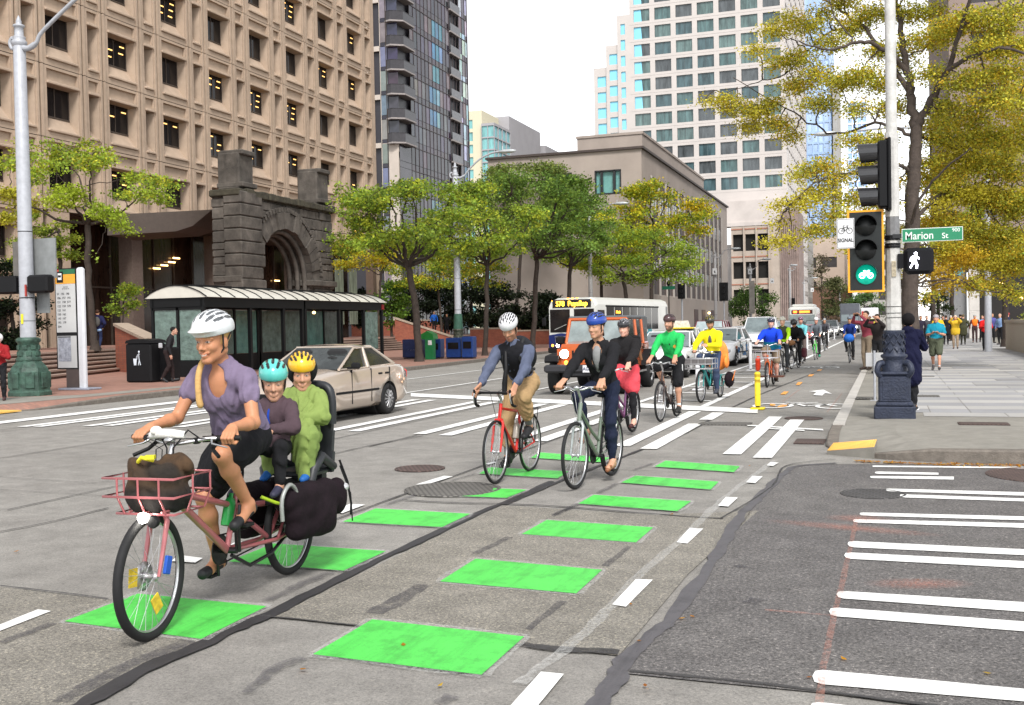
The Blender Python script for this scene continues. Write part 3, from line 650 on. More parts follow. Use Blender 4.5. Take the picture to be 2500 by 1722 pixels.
# ================= dark glass apartment tower
def attr_mat(name,rough=.1,spec=.7,var=.15,vs=1.2,metal=0): return mat(name,(.5,.5,.5),rough,metal,var=var,vs=vs,spec=spec,attr=True)
PANE=attr_mat('tower_glass',.12,.55,.35,.45)
def condo():
    X=-55.0; ya,yb=116.7,139.3; H=64; st=2.9; t=thing('apartment_tower','dark blue glass apartment tower with stacked balconies beside the tan office block','tower',(X,ya,0))
    TT=Matrix.Translation((-X,-ya,0)); rnd=random.Random(3)
    CR=mat('condo_concrete',(.50,.44,.385),.8,var=.08,vs=1); MU=mat('condo_mullion',(.075,.06,.062),.5,.2); SL=mat('balcony_soffit',(.30,.27,.26),.8); RG=mat('balcony_glass',(.03,.026,.03),.15,var=.3,vs=3)
    b=MB(TT); b.b2(X-16,X-.4,ya+.4,yb-.05,0,H); b.build('core',mat('condo_core',(.03,.028,.035),.4),t)
    g=MB(TT); ys=[ya+3.4+i*1.15 for i in range(18)]; ys=[y for y in ys if y<yb]+[yb]; nz=int(H/st)
    for f in range(nz):
        z=f*st+.9
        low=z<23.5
        for i in range(len(ys)-1):
            a,c=ys[i],ys[i+1]
            if (11<=i<=13) and z>21: continue
            for za,zb in ((z+.02,z+.75),(z+.8,z+st-.02)):
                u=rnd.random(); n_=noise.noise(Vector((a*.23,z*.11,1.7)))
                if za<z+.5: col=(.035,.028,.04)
                elif n_>.12 and 4<i<16: col=(.05,.20,.33) if u<.65 else (.14,.32,.42)  # blue reflections painted into these pane colours
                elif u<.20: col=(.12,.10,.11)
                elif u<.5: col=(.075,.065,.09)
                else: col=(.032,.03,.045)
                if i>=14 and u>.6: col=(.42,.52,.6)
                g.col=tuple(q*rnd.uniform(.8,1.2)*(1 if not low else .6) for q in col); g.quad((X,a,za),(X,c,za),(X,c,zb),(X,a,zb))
        if low or True:
            if z<23:
                for a,c in ((ya,ya+1.1),(ya+1.1,ya+2.2),(ya+2.2,ya+3.4)):
                    for za,zb in ((z+.02,z+.75),(z+.8,z+st-.02)): g.col=(.05,.045,.055); g.quad((X+.02,a,za),(X+.02,c,za),(X+.02,c,zb),(X+.02,a,zb))
        # the narrow end wall facing the camera
        for a,c,col in ((-56.3,-55.0,(.04,.04,.06)),(-57.3,-56.4,(.16,.17,.2))):
            if z<23 and a<-57 or z>=23:
                g.col=tuple(q*rnd.uniform(.8,1.3) for q in col)
                g.quad((a,ya-.01,z+.5),(c,ya-.01,z+.5),(c,ya-.01,z+st-.05),(a,ya-.01,z+st-.05))
                g.col=(.02,.018,.03); g.quad((a,ya-.01,z+.02),(c,ya-.01,z+.02),(c,ya-.01,z+.46),(a,ya-.01,z+.46))
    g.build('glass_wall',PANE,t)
    m=MB(TT)
    for f in range(nz+1): m.b2(X-.05,X+.07,ya+3.4,yb,f*st+.86,f*st+.94)
    for i,y in enumerate(ys): m.b2(X-.05,X+.06,y-.03,y+.03,0,H)
    m.b2(X-.05,X+.1,yb-.05,yb+.05,0,H); m.build('mullion',MU,t)
    m=MB(TT); m.b2(-59.5,-58.55,ya-.12,ya+.3,0,H); m.b2(-57.4,-55.1,ya-.0,ya+.3,22.2,24.2); m.b2(-56.4,-55.1,ya-.05,ya+.3,0,23); m.b2(-57.35,-57.28,ya-.06,ya+.3,0,H); m.b2(-59.5,-57.2,ya-.06,ya+.28,0,.9)
    for f in range(nz): m.b2(-58.6,-57.3,ya-.06,ya+.25,f*2*st+.9-.5,f*2*st+.9+.1) if f*2*st<H-1 else None
    m.build('wall_panel',CR,t)
    for f in range(8,nz):
        z=f*st+.9; d=MB(TT); d.prism([(-56.4,ya-.5),(-55.6,ya-.8),(-54.2,ya+.1),(-54.2,ya+3.3),(-56.4,ya+3.3)],z-.18,z); o=d.build('balcony',SL,t)
        r=MB(TT); P=[(-56.35,ya-.45),(-55.6,ya-.75),(-54.25,ya+.15),(-54.25,ya+3.25)]
        for a,c in zip(P,P[1:]): r.quad((*a,z),(*c,z),(*c,z+1.05),(*a,z+1.05)); r.tube([(*a,z+1.08),(*c,z+1.08)],.04,5)
        r.build('railing',RG,o)
        w_=MB(TT); w_.b2(-55.4,-55.3,ya,ya+3.3,z,z+st-.3); w_.build('recess_window',MATS['condo_core'],o)
    for f in range(7,nz):
        z=f*st+.9; d=MB(TT); a,c=ys[11],ys[14]; d.b2(X-1.2,X+.3,a,c,z-.2,z); o=d.build('balcony',SL,t)
        r=MB(TT); r.quad((X+.28,a,z),(X+.28,c,z),(X+.28,c,z+1.0),(X+.28,a,z+1.0)); r.build('railing',mat('balcony_glass2',(.12,.12,.13),.2,var=.3,vs=3),o)
    r=MB(TT); r.b2(X+.0,X+.12,yb-.1,yb+.1,0,H); 
condo()
def windows(t,quads,m,frame_m=None,name='window',T=None,inset=0,maxn=100):
    """quads: (O,U,V,w,h) rectangles; first maxn become parts, the rest one part"""
    def one(b,q):
        O,U,V,w,h=q; O=Vector(O);U=Vector(U);V=Vector(V); b.quad(O,O+U*w,O+U*w+V*h,O+V*h,0)
        if frame_m is not None:
            N=U.cross(V)
            for x,ww in ((0,.07),(w/2,.05),(w,.07)): 
                b.prism([(x-ww/2,0),(x+ww/2,0),(x+ww/2,h),(x-ww/2,h)],0,.04,1,O=O,X=U,Y=V)
            for y in (0,h): b.prism([(0,y-.035),(w,y-.035),(w,y+.035),(0,y+.035)],0,.045,1,O=O,X=U,Y=V)
    ms=[m] if frame_m is None else [m,frame_m]
    for q in quads[:maxn]:
        b=MB(T); one(b,q) 
        mm=ms if not callable(m) else [m(q)]+ms[1:]
        b.build(name,mm,t)
    if len(quads)>maxn:
        b=MB(T); 
        for q in quads[maxn:]: one(b,q)
        mm=ms if not callable(m) else [m(quads[-1])]+ms[1:]
        b.build(name,mm,t)['kind']='stuff'
def facade_grid(b,O,U,V,cols,rows,m=0,depth=.35):
    """solid wall with real window holes: cols,rows = lists of (start,end) openings; wall extends over W,H"""
    pass
def wallgrid(b,O,U,V,W,H,cols,rows,depth=.3,m=0):
    O=Vector(O);U=Vector(U);V=Vector(V);N=U.cross(V)
    us=[0]+[c for ab in cols for c in ab]+[W]; vs=[0]+[c for ab in rows for c in ab]+[H]
    P=lambda u,v,d=0:O+U*u+V*v-N*d
    for i in range(len(us)-1):
        for j in range(len(vs)-1):
            a,c,d,e=us[i],us[i+1],vs[j],vs[j+1]
            if c-a<1e-4 or e-d<1e-4: continue
            if i%2==1 and j%2==1:
                for q in ((P(a,d),P(c,d),P(c,d,depth),P(a,d,depth)),(P(a,e,depth),P(c,e,depth),P(c,e),P(a,e)),(P(a,d),P(a,d,depth),P(a,e,depth),P(a,e)),(P(c,d,depth),P(c,d),P(c,e),P(c,e,depth))): b.quad(*q,m)
            else: b.quad(P(a,d),P(c,d),P(c,e),P(a,e),m)
# ================= reserve bank (low stone building)
def bank():
    X,Y=-22.0,100.3; H=18.45; t=thing('bank_building','low tan stone bank building with a flat roof and tall fins down its side','bank building',(X,Y,0))
    TT=Matrix.Translation((-X,-Y,0)); LS=mat('bank_limestone',(.33,.28,.245),.85,var=.08,vs=.5,bump=.3,bs=6,var2=.09,vs2=.12); FN=mat('bank_fin',(.36,.33,.30),.8,var=.1,vs=.6); FR=mat('black_window_frame',(.018,.02,.022),.4); TG=glass('teal_blind_glass',(.14,.33,.31),.2,.6,.15,2)
    w=MB(TT); cols=[];rows=[(14.35,16.55)]
    Wd=15.6; x0=X-Wd
    for a,c in ((X-4.55,X-2.05),(X-9.6,X-6.95),(X-14.9,X-12.3)): cols.append((a-x0,c-x0))
    cols.sort(); wallgrid(w,(x0,Y,0),Vector((1,0,0)),Vector((0,0,1)),Wd,H,cols,rows,.3)
    Ln=57.; bays=[(4.3+i*3.62,4.3+i*3.62+3.34) for i in range(13)]
    wallgrid(w,(X,Y,0),Vector((0,1,0)),Vector((0,0,1)),Ln,H,bays,[(4.7,16.4)],.05)
    w.quad((x0,Y,H),(X,Y,H),(X,Y+Ln,H),(x0,Y+Ln,H)); w.quad((X,Y+Ln,0),(x0,Y+Ln,0),(x0,Y+Ln,H),(X,Y+Ln,H)); w.quad((x0,Y+Ln,0),(x0,Y,0),(x0,Y,H),(x0,Y+Ln,H)); w.build('wall',LS,t)
    for (a,c) in cols:
        for d,e in rows:
            b=MB(TT); b.quad((x0+a,Y+.28,d),(x0+c,Y+.28,d),(x0+c,Y+.28,e),(x0+a,Y+.28,e),0)
            for u,ww in ((0,.12),(.25,.22),(.75,.22),(1,.12)): xx=x0+a+(c-a)*u; b.b2(xx-ww/2,xx+ww/2,Y-.03,Y+.26,d,e,1)
            for zz in (d,e): b.b2(x0+a-.06,x0+c+.06,Y-.03,Y+.26,zz-.07,zz+.07,1)
            b.build('window',[TG,FR],t)
    SD=glass('bank_side_glass',(.03,.027,.033),.15,.5,.4,.4); BRN=mat('bank_spandrel',(.075,.052,.046),.7,var=.2)
    for i,(a,c) in enumerate(bays):
        b=MB(TT); 
        for k,z in enumerate(np.arange(4.7,16.3,1.67)): b.quad((X-.045,Y+a,z),(X-.045,Y+c,z),(X-.045,Y+c,z+1.6),(X-.045,Y+a,z+1.6),0 if k%2 else 1)
        b.b2(X-.045,X-.02,Y+a+1.6,Y+a+1.7,4.7,16.4,2); b.build('window_bay',[SD,BRN,FR],t)
    f=MB(TT)
    for i in range(14): 
        y=Y+4.3+i*3.62-.14; f.prism([(0,y-.13),(.0,y+.13),(.16,y)],4.55,16.4,O=(X,0,0))
    f.build('fins',FN,t)
    r=MB(TT); r.b2(x0-.2,X+.25,Y-.25,Y+Ln+.2,H-.02,H+.2); r.build('roof_edge',mat('dark_roof_edge',(.06,.045,.04),.7,var=.2),t)
    r=MB(TT); r.b2(X-8,X-1.2,Y+6,Y+44,H+.25,H+2.5); r.b2(X-8.1,X-1.1,Y+5.9,Y+44.1,H+2.45,H+2.7); r.build('roof_house',LS,t)
    r=MB(TT); r.b2(X-12.5,X-9.5,Y+4,Y+6,H+.3,H+.75); r.build('roof_unit',MATS['dark_roof_edge'],t)
    for y in (28.,33.5,41): d=MB(TT); d.b2(X-.05,X+.06,Y+y,Y+y+2.6,.3,3.4); d.build('door_recess',mat('dark_red_door',(.05,.018,.015),.6),t)
    l=MB(TT); l.ell((X+.5,Y+36.2,3.0),(.18,.18,.14)); l.build('wall_lamp',LAMPW,t)
bank()
# ================= big white gridded tower
def tower():
    Y=252.; k=Y/230.; t=thing('office_tower','tall pale office tower with a square window grid and stepped left edge','tower',(-21.5,Y,0))
    TT=Matrix.Translation((21.5,-Y,0)); WH=mat('tower_white_stone',(.50,.46,.435),.7,var=.05,vs=.3); JN=mat('tower_joint',(.42,.39,.37),.8)
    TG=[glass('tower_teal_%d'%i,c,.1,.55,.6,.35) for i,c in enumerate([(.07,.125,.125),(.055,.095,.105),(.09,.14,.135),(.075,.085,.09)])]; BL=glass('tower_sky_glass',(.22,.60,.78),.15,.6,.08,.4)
    zm=lambda z:(z-CAMH)*k+CAMH
    w=MB(TT); xr=-21.5; bay=5.03; nb=7; st=4.12; z0=zm(27.0)
    xl=xr-.9-nb*bay; cols=[(1.0+i*bay,1.0+i*bay+3.85) for i in range(nb)]; rows=[]; z=zm(30.0)
    while z<96: rows.append((z-z0,z-z0+2.85)); z+=st
    wallgrid(w,(xl,Y,z0),Vector((1,0,0)),Vector((0,0,1)),xr-xl,98-z0,cols,rows,.35)
    quads=[]
    for r in rows:
        for c in cols: quads.append(((xl+c[0],Y+.33,z0+r[0]),(1,0,0),(0,0,1),3.85,2.85))
    steps=[(xl-3.1,xl,zm(68.5)+1,0),(xl-6.0,xl-3.1,zm(63.2),1.2),(xl-9.2,xl-6.0,zm(58.6),2.4)]
    bl=[]
    for i,(a,b_,zt,dy) in enumerate(steps):
        cw=(b_-a); rr=[]; zz=zt-2.0-2.6
        while zz>zm(38): rr.append(zz); zz-=3.78
        rr=rr[::-1]; zb=zm(20)
        wallgrid(w,(a,Y+dy*.3,zb),Vector((1,0,0)),Vector((0,0,1)),cw,zt-zb,[(cw*.28,cw*.28+(1.1 if i==0 else 2.1))],[(q-zb,q-zb+2.5) for q in rr],.3)
        w.quad((a,Y+dy*.3,zt),(b_,Y+dy*.3,zt),(b_,Y+30,zt),(a,Y+30,zt)); w.quad((a,Y+30,zb),(a,Y+dy*.3,zb),(a,Y+dy*.3,zt),(a,Y+30,zt))
        for q in rr: bl.append(((a+cw*.28,Y+dy*.3+.28,q),(1,0,0),(0,0,1),(1.1 if i==0 else 2.1),2.5))
    side=[]; cs=[(1.2+i*4.8,1.2+i*4.8+4.2) for i in range(13)]; rs=[]
    z=6.
    while z<96: rs.append((z,z+3.0)); z+=st
    wallgrid(w,(xr,Y,0),Vector((0,1,0)),Vector((0,0,1)),64,98,cs,rs,.2)
    w.quad((xl,Y,z0),(xl,Y+64,z0),(xl,Y+64,98),(xl,Y,98)); w.b2(xl-9,xr-.4,Y+1,Y+63,0,20)
    w.build('wall',WH,t)
    rndw=random.Random(8); pick={}
    def pm(q):
        return TG[rndw.randrange(4)]
    windows(t,quads,pm,mat('tower_frame',(.08,.09,.095),.4),T=TT,maxn=98)
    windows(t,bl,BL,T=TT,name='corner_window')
    # bright sky reflection painted as blue panes on leftmost main column's left half
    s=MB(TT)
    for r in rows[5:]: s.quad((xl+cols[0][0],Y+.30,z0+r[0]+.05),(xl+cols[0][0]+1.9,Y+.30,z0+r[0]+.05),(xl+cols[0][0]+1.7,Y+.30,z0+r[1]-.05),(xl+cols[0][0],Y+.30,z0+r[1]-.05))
    s.build('painted_sky_reflection',BL,t)
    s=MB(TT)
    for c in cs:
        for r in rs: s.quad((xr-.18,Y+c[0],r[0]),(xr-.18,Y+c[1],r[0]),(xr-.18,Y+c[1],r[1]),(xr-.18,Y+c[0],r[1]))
    s.build('side_glass',mat('bright_side_glass',(.75,.80,.82),.08,.6,var=.15,vs=.3,spec=.9),t)  # reflected sky brightness put into the pale pane colour
    j=MB(TT)
    for r in rows: j.b2(xl,xr,Y-.03,Y+.0,z0+r[0]-.62,z0+r[0]-.56)
    j.build('panel_joint',JN,t)
    p=MB(TT); p.b2(zm(0)*0+PY(1775,500,250).x,xr-.2,Y-4,Y-.1,zm(22.5),zm(27.1)); p.b2(PY(1775,500,250).x-.5,xr+.3,Y-4.3,Y-.1,zm(21.8),zm(22.6)); p.build('podium_wall',mat('podium_stone',(.52,.47,.44),.8,var=.12,vs=.25),t)
tower()
def garage():
    Y=240.; t=thing('parking_garage','open concrete parking garage with dark bays below the white tower','garage',(-29,Y,0)); TT=Matrix.Translation((29,-Y,0))
    a=PY(1785,600,Y).x; b=PY(1905,600,Y).x; zt=PY(1785,555,Y).z; BE=mat('garage_concrete',(.38,.32,.27),.85,var=.15,vs=.4)
    w=MB(TT); W_=b-a; c=[(.6,4.0),(4.7,8.1),(8.8,12.2)]; k=(W_-2.6)/12.2; c=[(x*k,y*k) for x,y in c]; rows=[]; z=zt-2.2-3.2
    while z>2: rows.append((z,z+3.7)); z-=6.1
    rows=rows[::-1]; wallgrid(w,(a,Y,0),Vector((1,0,0)),Vector((0,0,1)),W_,zt,c,rows,.7)
    for x,y in c: w.b2(a+y+.1*k,a+y+.5*k,Y-.5,Y,0,zt)
    w.build('frame',BE,t)
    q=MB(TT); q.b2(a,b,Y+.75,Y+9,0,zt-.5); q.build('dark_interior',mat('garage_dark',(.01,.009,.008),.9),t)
    for r in rows:
        q=MB(TT); q.b2(a,a+c[2][1],Y-.12,Y-.02,r[1]+1.0,r[1]+1.25); q.build('red_rail',mat('rail_red',(.33,.14,.09),.7),t)
    q=MB(TT); x=b
    for i in range(9): q.b2(x+i*.42,x+i*.42+.3,Y-.3,Y+14,0,zt+.0)
    q.b2(b,b+3.9,Y,Y+14,0,zt+3); q.build('ribbed_wall',mat('ribbed_concrete',(.235,.175,.155),.9,var=.25,vs=.6),t)
garage()
def simple_block(name,label,x0,x1,y0,y1,h,wallm,fcols,frows,glassm,roofm=None,side='x1',zb=0,scol=None,front=True,fd=.3):
    t=thing(name,label,'building',((x0+x1)/2,y0,0)); TT=Matrix.Translation((-(x0+x1)/2,-y0,0)); w=MB(TT)
    wallgrid(w,(x0,y0,zb),Vector((1,0,0)),Vector((0,0,1)),x1-x0,h-zb,fcols,frows,fd)
    sc=scol or []
    wallgrid(w,(x1,y0,zb),Vector((0,1,0)),Vector((0,0,1)),y1-y0,h-zb,sc,frows if sc else [],fd)
    Xs=x0; w.quad((x0,y1,zb),(x0,y0,zb),(x0,y0,h),(x0,y1,h)) if side=='x1' else wallgrid(w,(x0,y1,zb),Vector((0,-1,0)),Vector((0,0,1)),y1-y0,h-zb,sc,frows if sc else [],fd)
    w.quad((x0,y0,h),(x1,y0,h),(x1,y1,h),(x0,y1,h)); w.build('wall',wallm,t)
    qs=[]
    for c in fcols:
        for r in frows: qs.append(((x0+c[0],y0+fd-.02,zb+r[0]),(1,0,0),(0,0,1),c[1]-c[0],r[1]-r[0]))
    for c in sc:
        for r in frows:
            qs.append(((x1-fd+.02,y0+c[0],zb+r[0]),(0,1,0),(0,0,1),c[1]-c[0],r[1]-r[0]))
            if side!='x1': qs.append(((x0+fd-.02,y1-c[0],zb+r[0]),(0,-1,0),(0,0,1),c[1]-c[0],r[1]-r[0]))
    windows(t,qs,glassm,T=TT,maxn=90); return t
def reps(a,n,p,w): return [(a+i*p,a+i*p+w) for i in range(n)]
YEL=mat('cream_render',(.58,.54,.40),.8,var=.05); GRYW=mat('grey_render',(.34,.33,.345),.8,var=.06,vs=.4); TEAL=glass('teal_curtain_glass',(.17,.40,.40),.12,.6,.35,.5); FARG=glass('far_grey_glass',(.12,.13,.16),.15,.5,.4,.4)
simple_block('apartment_block','cream rendered apartment block between the dark tower and the bank',-103,-95.1,250,268,56.,YEL,reps(3.2,1,3,2.2),reps(2,17,3.1,2.2),TEAL)
simple_block('glass_bay_block','teal glass corner block right of the cream apartment block',-95.0,-91.6,249.2,262,52.5,GRYW,reps(.12,2,1.65,1.5),reps(.3,17,3.05,2.75),TEAL,scol=reps(.4,4,3,2.7))
simple_block('grey_apartment_block','grey apartment block with dark window strips receding behind the lamp head',-99,-92.2,262.2,288.5,56.5,GRYW,reps(1,1,3,2),reps(.5,15,3.1,2.6),FARG,scol=reps(1,6,4.2,2.8))
simple_block('distant_apartment_block','small far grey apartment block just left of the pale tower',-97,-91.0,289.5,306,53.,GRYW,reps(1,1,3,2),reps(.5,13,3.1,2.6),FARG,scol=reps(.5,4,4,2.4))
# street canyon beyond
BEI=mat('beige_render',(.47,.38,.31),.85,var=.06,vs=.3); GST=mat('grey_stone',(.36,.345,.32),.85,var=.1,vs=.4); BLUG=glass('blue_tower_glass',(.30,.42,.62),.1,.7,.35,.08); DKW=glass('far_dark_window',(.05,.045,.045),.3,.4); BRW=mat('brown_brick_far',(.27,.15,.105),.9,var=.12,vs=.6)
simple_block('stone_building','grey stone building with cornices beyond the parking garage',-34,-22.5,320,356,30,GST,[],reps(5,6,4,2.6),DKW,scol=reps(2,8,4.2,2.4))
simple_block('beige_building','beige rendered building with few small windows facing the camera down the street',-27.3,-13.5,370,400,29.5,BEI,[(3.3,4.8),(6.7,11.4)],[(8,10.4),(12.5,15),(19.5,23)],DKW)
simple_block('red_base_building','small building with red fascia below the beige building',-25.6,-11,350,368,12.5,BRW,reps(2,3,4,2),[(2,5)],DKW)
simple_block('blue_glass_tower','tall blue glass tower half hidden by the large tree',-36,-20.2,430,470,128,BLUG,reps(1.0,7,2.1,1.7),reps(3,30,4,3.2),glass('blue_pane',(.35,.47,.68),.08,.8,.5,.05),scol=reps(1,10,3.6,3.0))
simple_block('pale_blue_tower','distant pale blue and white tower left of the signal pole',-17.5,-8.6,520,560,105,mat('pale_white_wall',(.78,.80,.84),.7,var=.04),reps(.8,4,2.1,1.7),reps(60,13,3.3,2.5),glass('pale_blue_pane',(.33,.50,.80),.1,.8,.2,.1))
simple_block('grey_slab_tower','slim grey tower between the blue towers',-19.8,-17.9,440,470,96,GST,[],[],DKW)
simple_block('classical_building','pale grey building with purple banners on the far right side of the street',-7.5,6,300,420,27,GST,reps(1.5,3,3.6,1.8),reps(3,6,4,2.4),DKW,side='both',scol=reps(2,20,5.6,2.4))
simple_block('far_tan_building','tan building in the far distance at the end of the street',-12,-2.5,620,650,34,BEI,reps(1,3,3,1.6),reps(3,7,4,2.2),DKW)
for i,(x,y) in enumerate(((-8.0,255),)):
    b=MB(); b.b2(x,x+.9,y,y+.06,9.5,17.5); o=b.build('banner',mat('purple_banner',(.19,.10,.30),.8,var=.3,vs=1.5)); tag(o,'purple vertical banner hanging from the pale grey building','banner')
# right-hand tower across the cross street
def rtower():
    x0,Y=3.1,87.; t=thing('brown_tower','brown concrete tower behind the big yellow tree at top right','tower',(x0,Y,0)); TT=Matrix.Translation((-x0,-Y,0)); W_=30
    BT=mat('brown_precast',(.24,.185,.16),.9,var=.1,vs=.5); w=MB(TT)
    wallgrid(w,(x0+1.4,Y,7.6),Vector((1,0,0)),Vector((0,0,1)),W_,62,reps(1.5,8,3.6,2.6),reps(1.5,15,4,1.9),.5)
    w.quad((x0+1.4,Y+40,7.6),(x0+1.4,Y,7.6),(x0+1.4,Y,70),(x0+1.4,Y+40,70)); w.b2(x0,x0+W_,Y-.2,Y+38,6.6,7.6); w.build('wall',BT,t)
    windows(t,[((x0+1.4+c,Y+.48,7.6+r),(1,0,0),(0,0,1),2.6,1.9) for r,_ in reps(1.5,15,4,1.9) for c,_ in reps(1.5,8,3.6,2.6)],DKW,T=TT,maxn=90)
    c=MB(TT); CT=mat('pale_granite_column',(.52,.49,.46),.7,var=.12,vs=1)
    for x in (3.1,5.7): 
        for k in range(6): c.b2(x,x+.72,Y-.3,Y+.5,k*1.1,k*1.1+1.09,bev=.02)
    c.b2(2.9,3.6,Y-.35,Y+30,0,.5); c.build('column',CT,t)
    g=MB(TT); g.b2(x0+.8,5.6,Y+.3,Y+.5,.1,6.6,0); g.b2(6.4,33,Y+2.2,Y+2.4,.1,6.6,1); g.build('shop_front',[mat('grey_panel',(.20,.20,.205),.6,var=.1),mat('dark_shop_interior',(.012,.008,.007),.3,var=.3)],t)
    a=MB(TT); a.b2(6.6,11,Y-.6,Y+.4,6.0,6.35); a.build('awning',mat('green_awning',(.06,.45,.05),.6),t)
    s=MB(TT); s.b2(4.4,5.3,Y-.35,Y-.30,4.9,5.75); s.build('blue_sign',mat('teal_sign',(.05,.30,.36),.6,var=.3,vs=5),t)
    l=MB(TT)
    for x,z in ((9.5,3.1),(11.1,3.0),(8.1,4.3)): l.ell((x,Y+1.8,z),(.13,.1,.1))
    l.build('interior_lamp',LAMPW,t)
rtower()
b=MB(); xx=5.28
b.b2(xx,xx+14,33,56,.1,1.43,0); b.b2(xx-.06,xx+14,32.9,56.1,1.43,1.55,0)
o=b.build('planter_wall',mat('exposed_aggregate_wall',(.36,.31,.245),.9,var=.2,vs=18,bump=.6,bs=30)); tag(o,'low aggregate concrete planter wall at the right edge','planter wall')
b=MB(); b.tube([(4.98,41.5,.15),(4.98,41.5,1.05),(5.02,41.2,1.22),(5.1,40.2,1.42),(5.4,38.6,1.75)],.045,8); tag(b.build('handrail',mat('dark_bronze_rail',(.035,.028,.022),.4,.5)),'bent dark metal handrail in front of the planter wall','handrail')
# ---------------------------------------------------------------- signed-distance bodies
V=Vector
class SD:
    """collects rounded cones and ellipsoids, blends them smoothly and polygonises them (surface nets)"""
    def __init__(s): s.p=[]
    def cone(s,a,b,r1,r2=None,k=.03,c=None,sub=False):
        s.p.append(('c',np.array(a,float),np.array(b,float),r1,r1 if r2 is None else r2,k,c,sub)); return s
    def chain(s,pts,rs,k=.03,c=None):
        for i in range(len(pts)-1): s.cone(pts[i],pts[i+1],rs[i],rs[i+1],k,c)
        return s
    def ell(s,c0,r,R3=None,k=.03,c=None,sub=False):
        s.p.append(('e',np.array(c0,float),np.array(r,float),np.array(R3 if R3 is not None else Matrix.Identity(3)),0,k,c,sub)); return s
    def half(s,p0,n,sub=True): s.p.append(('h',np.array(p0,float),np.array(V(n).normalized()),0,0,.004,None,sub)); return s
    def dist(s,q,P):
        if q[0]=='c':
            a,b,r1,r2=q[1:5]; ba=b-a; l2=max(ba@ba,1e-9); pa=P-a; t=np.clip((pa@ba)/l2,0,1)
            return np.sqrt(((pa-t[...,None]*ba)**2).sum(-1))-(r1+(r2-r1)*t)
        if q[0]=='h': return -(P-q[1])@q[2]
        c0,r,R3=q[1:4]; L=(P-c0)@R3; k0=np.sqrt(((L/r)**2).sum(-1)); k1=np.sqrt(((L/(r*r))**2).sum(-1))+1e-9
        return k0*(k0-1)/k1
    def box(s,q,m):
        if q[0]=='c':
            rr=max(q[3],q[4])+m; return np.minimum(q[1],q[2])-rr,np.maximum(q[1],q[2])+rr
        e=np.abs(q[3])@q[2]+m; return q[1]-e,q[1]+e
    def mesh(s,h,fold=None):
        M=.07
        bs=[s.box(q,M) for q in s.p if not q[7]]; lo=np.min([b[0] for b in bs],0)-h; hi=np.max([b[1] for b in bs],0)+h
        n=np.ceil((hi-lo)/h).astype(int)+1; ax=[lo[i]+np.arange(n[i])*h for i in range(3)]; Fd=np.full(n,.5)
        for q in s.p:
            if q[0]=='h': i0=np.zeros(3,int); i1=n
            else:
                a,b=s.box(q,M); i0=np.clip(np.floor((a-lo)/h).astype(int),0,n); i1=np.clip(np.ceil((b-lo)/h).astype(int)+1,0,n)
            sl=tuple(slice(i0[i],i1[i]) for i in range(3)); g=np.stack(np.meshgrid(*[ax[i][sl[i]] for i in range(3)],indexing='ij'),-1)
            if g.size==0: continue
            d=s.dist(q,g); A=Fd[sl]; k=q[5]
            if q[7]: d=-d; hh=np.maximum(k-np.abs(A-d),0)/k; Fd[sl]=np.maximum(A,d)+hh*hh*k*.25
            else: hh=np.maximum(k-np.abs(A-d),0)/k; Fd[sl]=np.minimum(A,d)-hh*hh*k*.25
        if fold is not None:
            g=np.stack(np.meshgrid(*ax,indexing='ij'),-1); Fd=np.where(np.abs(Fd)<.06,Fd+fold(g),Fd)
        I=Fd<0
        # surface nets
        c=I[:-1,:-1,:-1].astype(int)
        idx=[(i,j,k) for i in(0,1) for j in(0,1) for k in(0,1)]
        def sub(A,o): return A[o[0]:n[0]-1+o[0],o[1]:n[1]-1+o[1],o[2]:n[2]-1+o[2]]
        cnt=sum(sub(I,o).astype(int) for o in idx); act=(cnt>0)&(cnt<8); cells=np.argwhere(act)
        if len(cells)==0: return np.zeros((0,3)),[]
        ps=np.zeros((len(cells),3)); w=np.zeros(len(cells)); val={o:sub(Fd,o)[act] for o in idx}
        for a in idx:
            for ax_ in range(3):
                if a[ax_]==1: continue
                b=list(a); b[ax_]=1; b=tuple(b); va,vb=val[a],val[b]; cr=(va<0)!=(vb<0); t=np.where(cr,va/np.where(cr,va-vb,1),0)
                p=np.tile(np.array(a,float),(len(cells),1)); p[:,ax_]+=t; ps[cr]+=p[cr]; w+=cr
        ps=ps/w[:,None]; vt=lo+(cells+ps)*h; ids=-np.ones(act.shape,int); ids[act]=np.arange(len(cells)); fs=[]
        for a in range(3):
            b,c_=(a+1)%3,(a+2)%3; s0=[slice(1,-1)]*3; s0[a]=slice(0,-1); s1=[slice(1,-1)]*3; s1[a]=slice(1,None)
            A=I[tuple(s0)];B=I[tuple(s1)]; ch=np.argwhere(A!=B); 
            if len(ch)==0: continue
            base=ch.copy(); base[:,b]+=1; base[:,c_]+=1; fl=A[tuple(ch.T)]
            def g_(db,dc): q=base.copy(); q[:,b]-=db; q[:,c_]-=dc; return ids[tuple(q.T)]
            q0,q1,q2,q3=g_(1,1),g_(0,1),g_(0,0),g_(1,0); Q=np.stack([q0,q1,q2,q3],1); Q[~fl]=Q[~fl][:,::-1]; fs.append(Q)
        return vt,np.concatenate(fs) if fs else []
    def colors(s,vt,base,sharp=.006):
        C=np.tile(np.array(base,float),(len(vt),1)); 
        ds=np.stack([s.dist(q,vt) for q in s.p if not q[7]],1); cs=np.array([q[6] if q[6] is not None else base for q in s.p if not q[7]],float)
        w=np.exp(-(ds-ds.min(1,keepdims=True))/sharp); return (w@cs)/w.sum(1,keepdims=True)
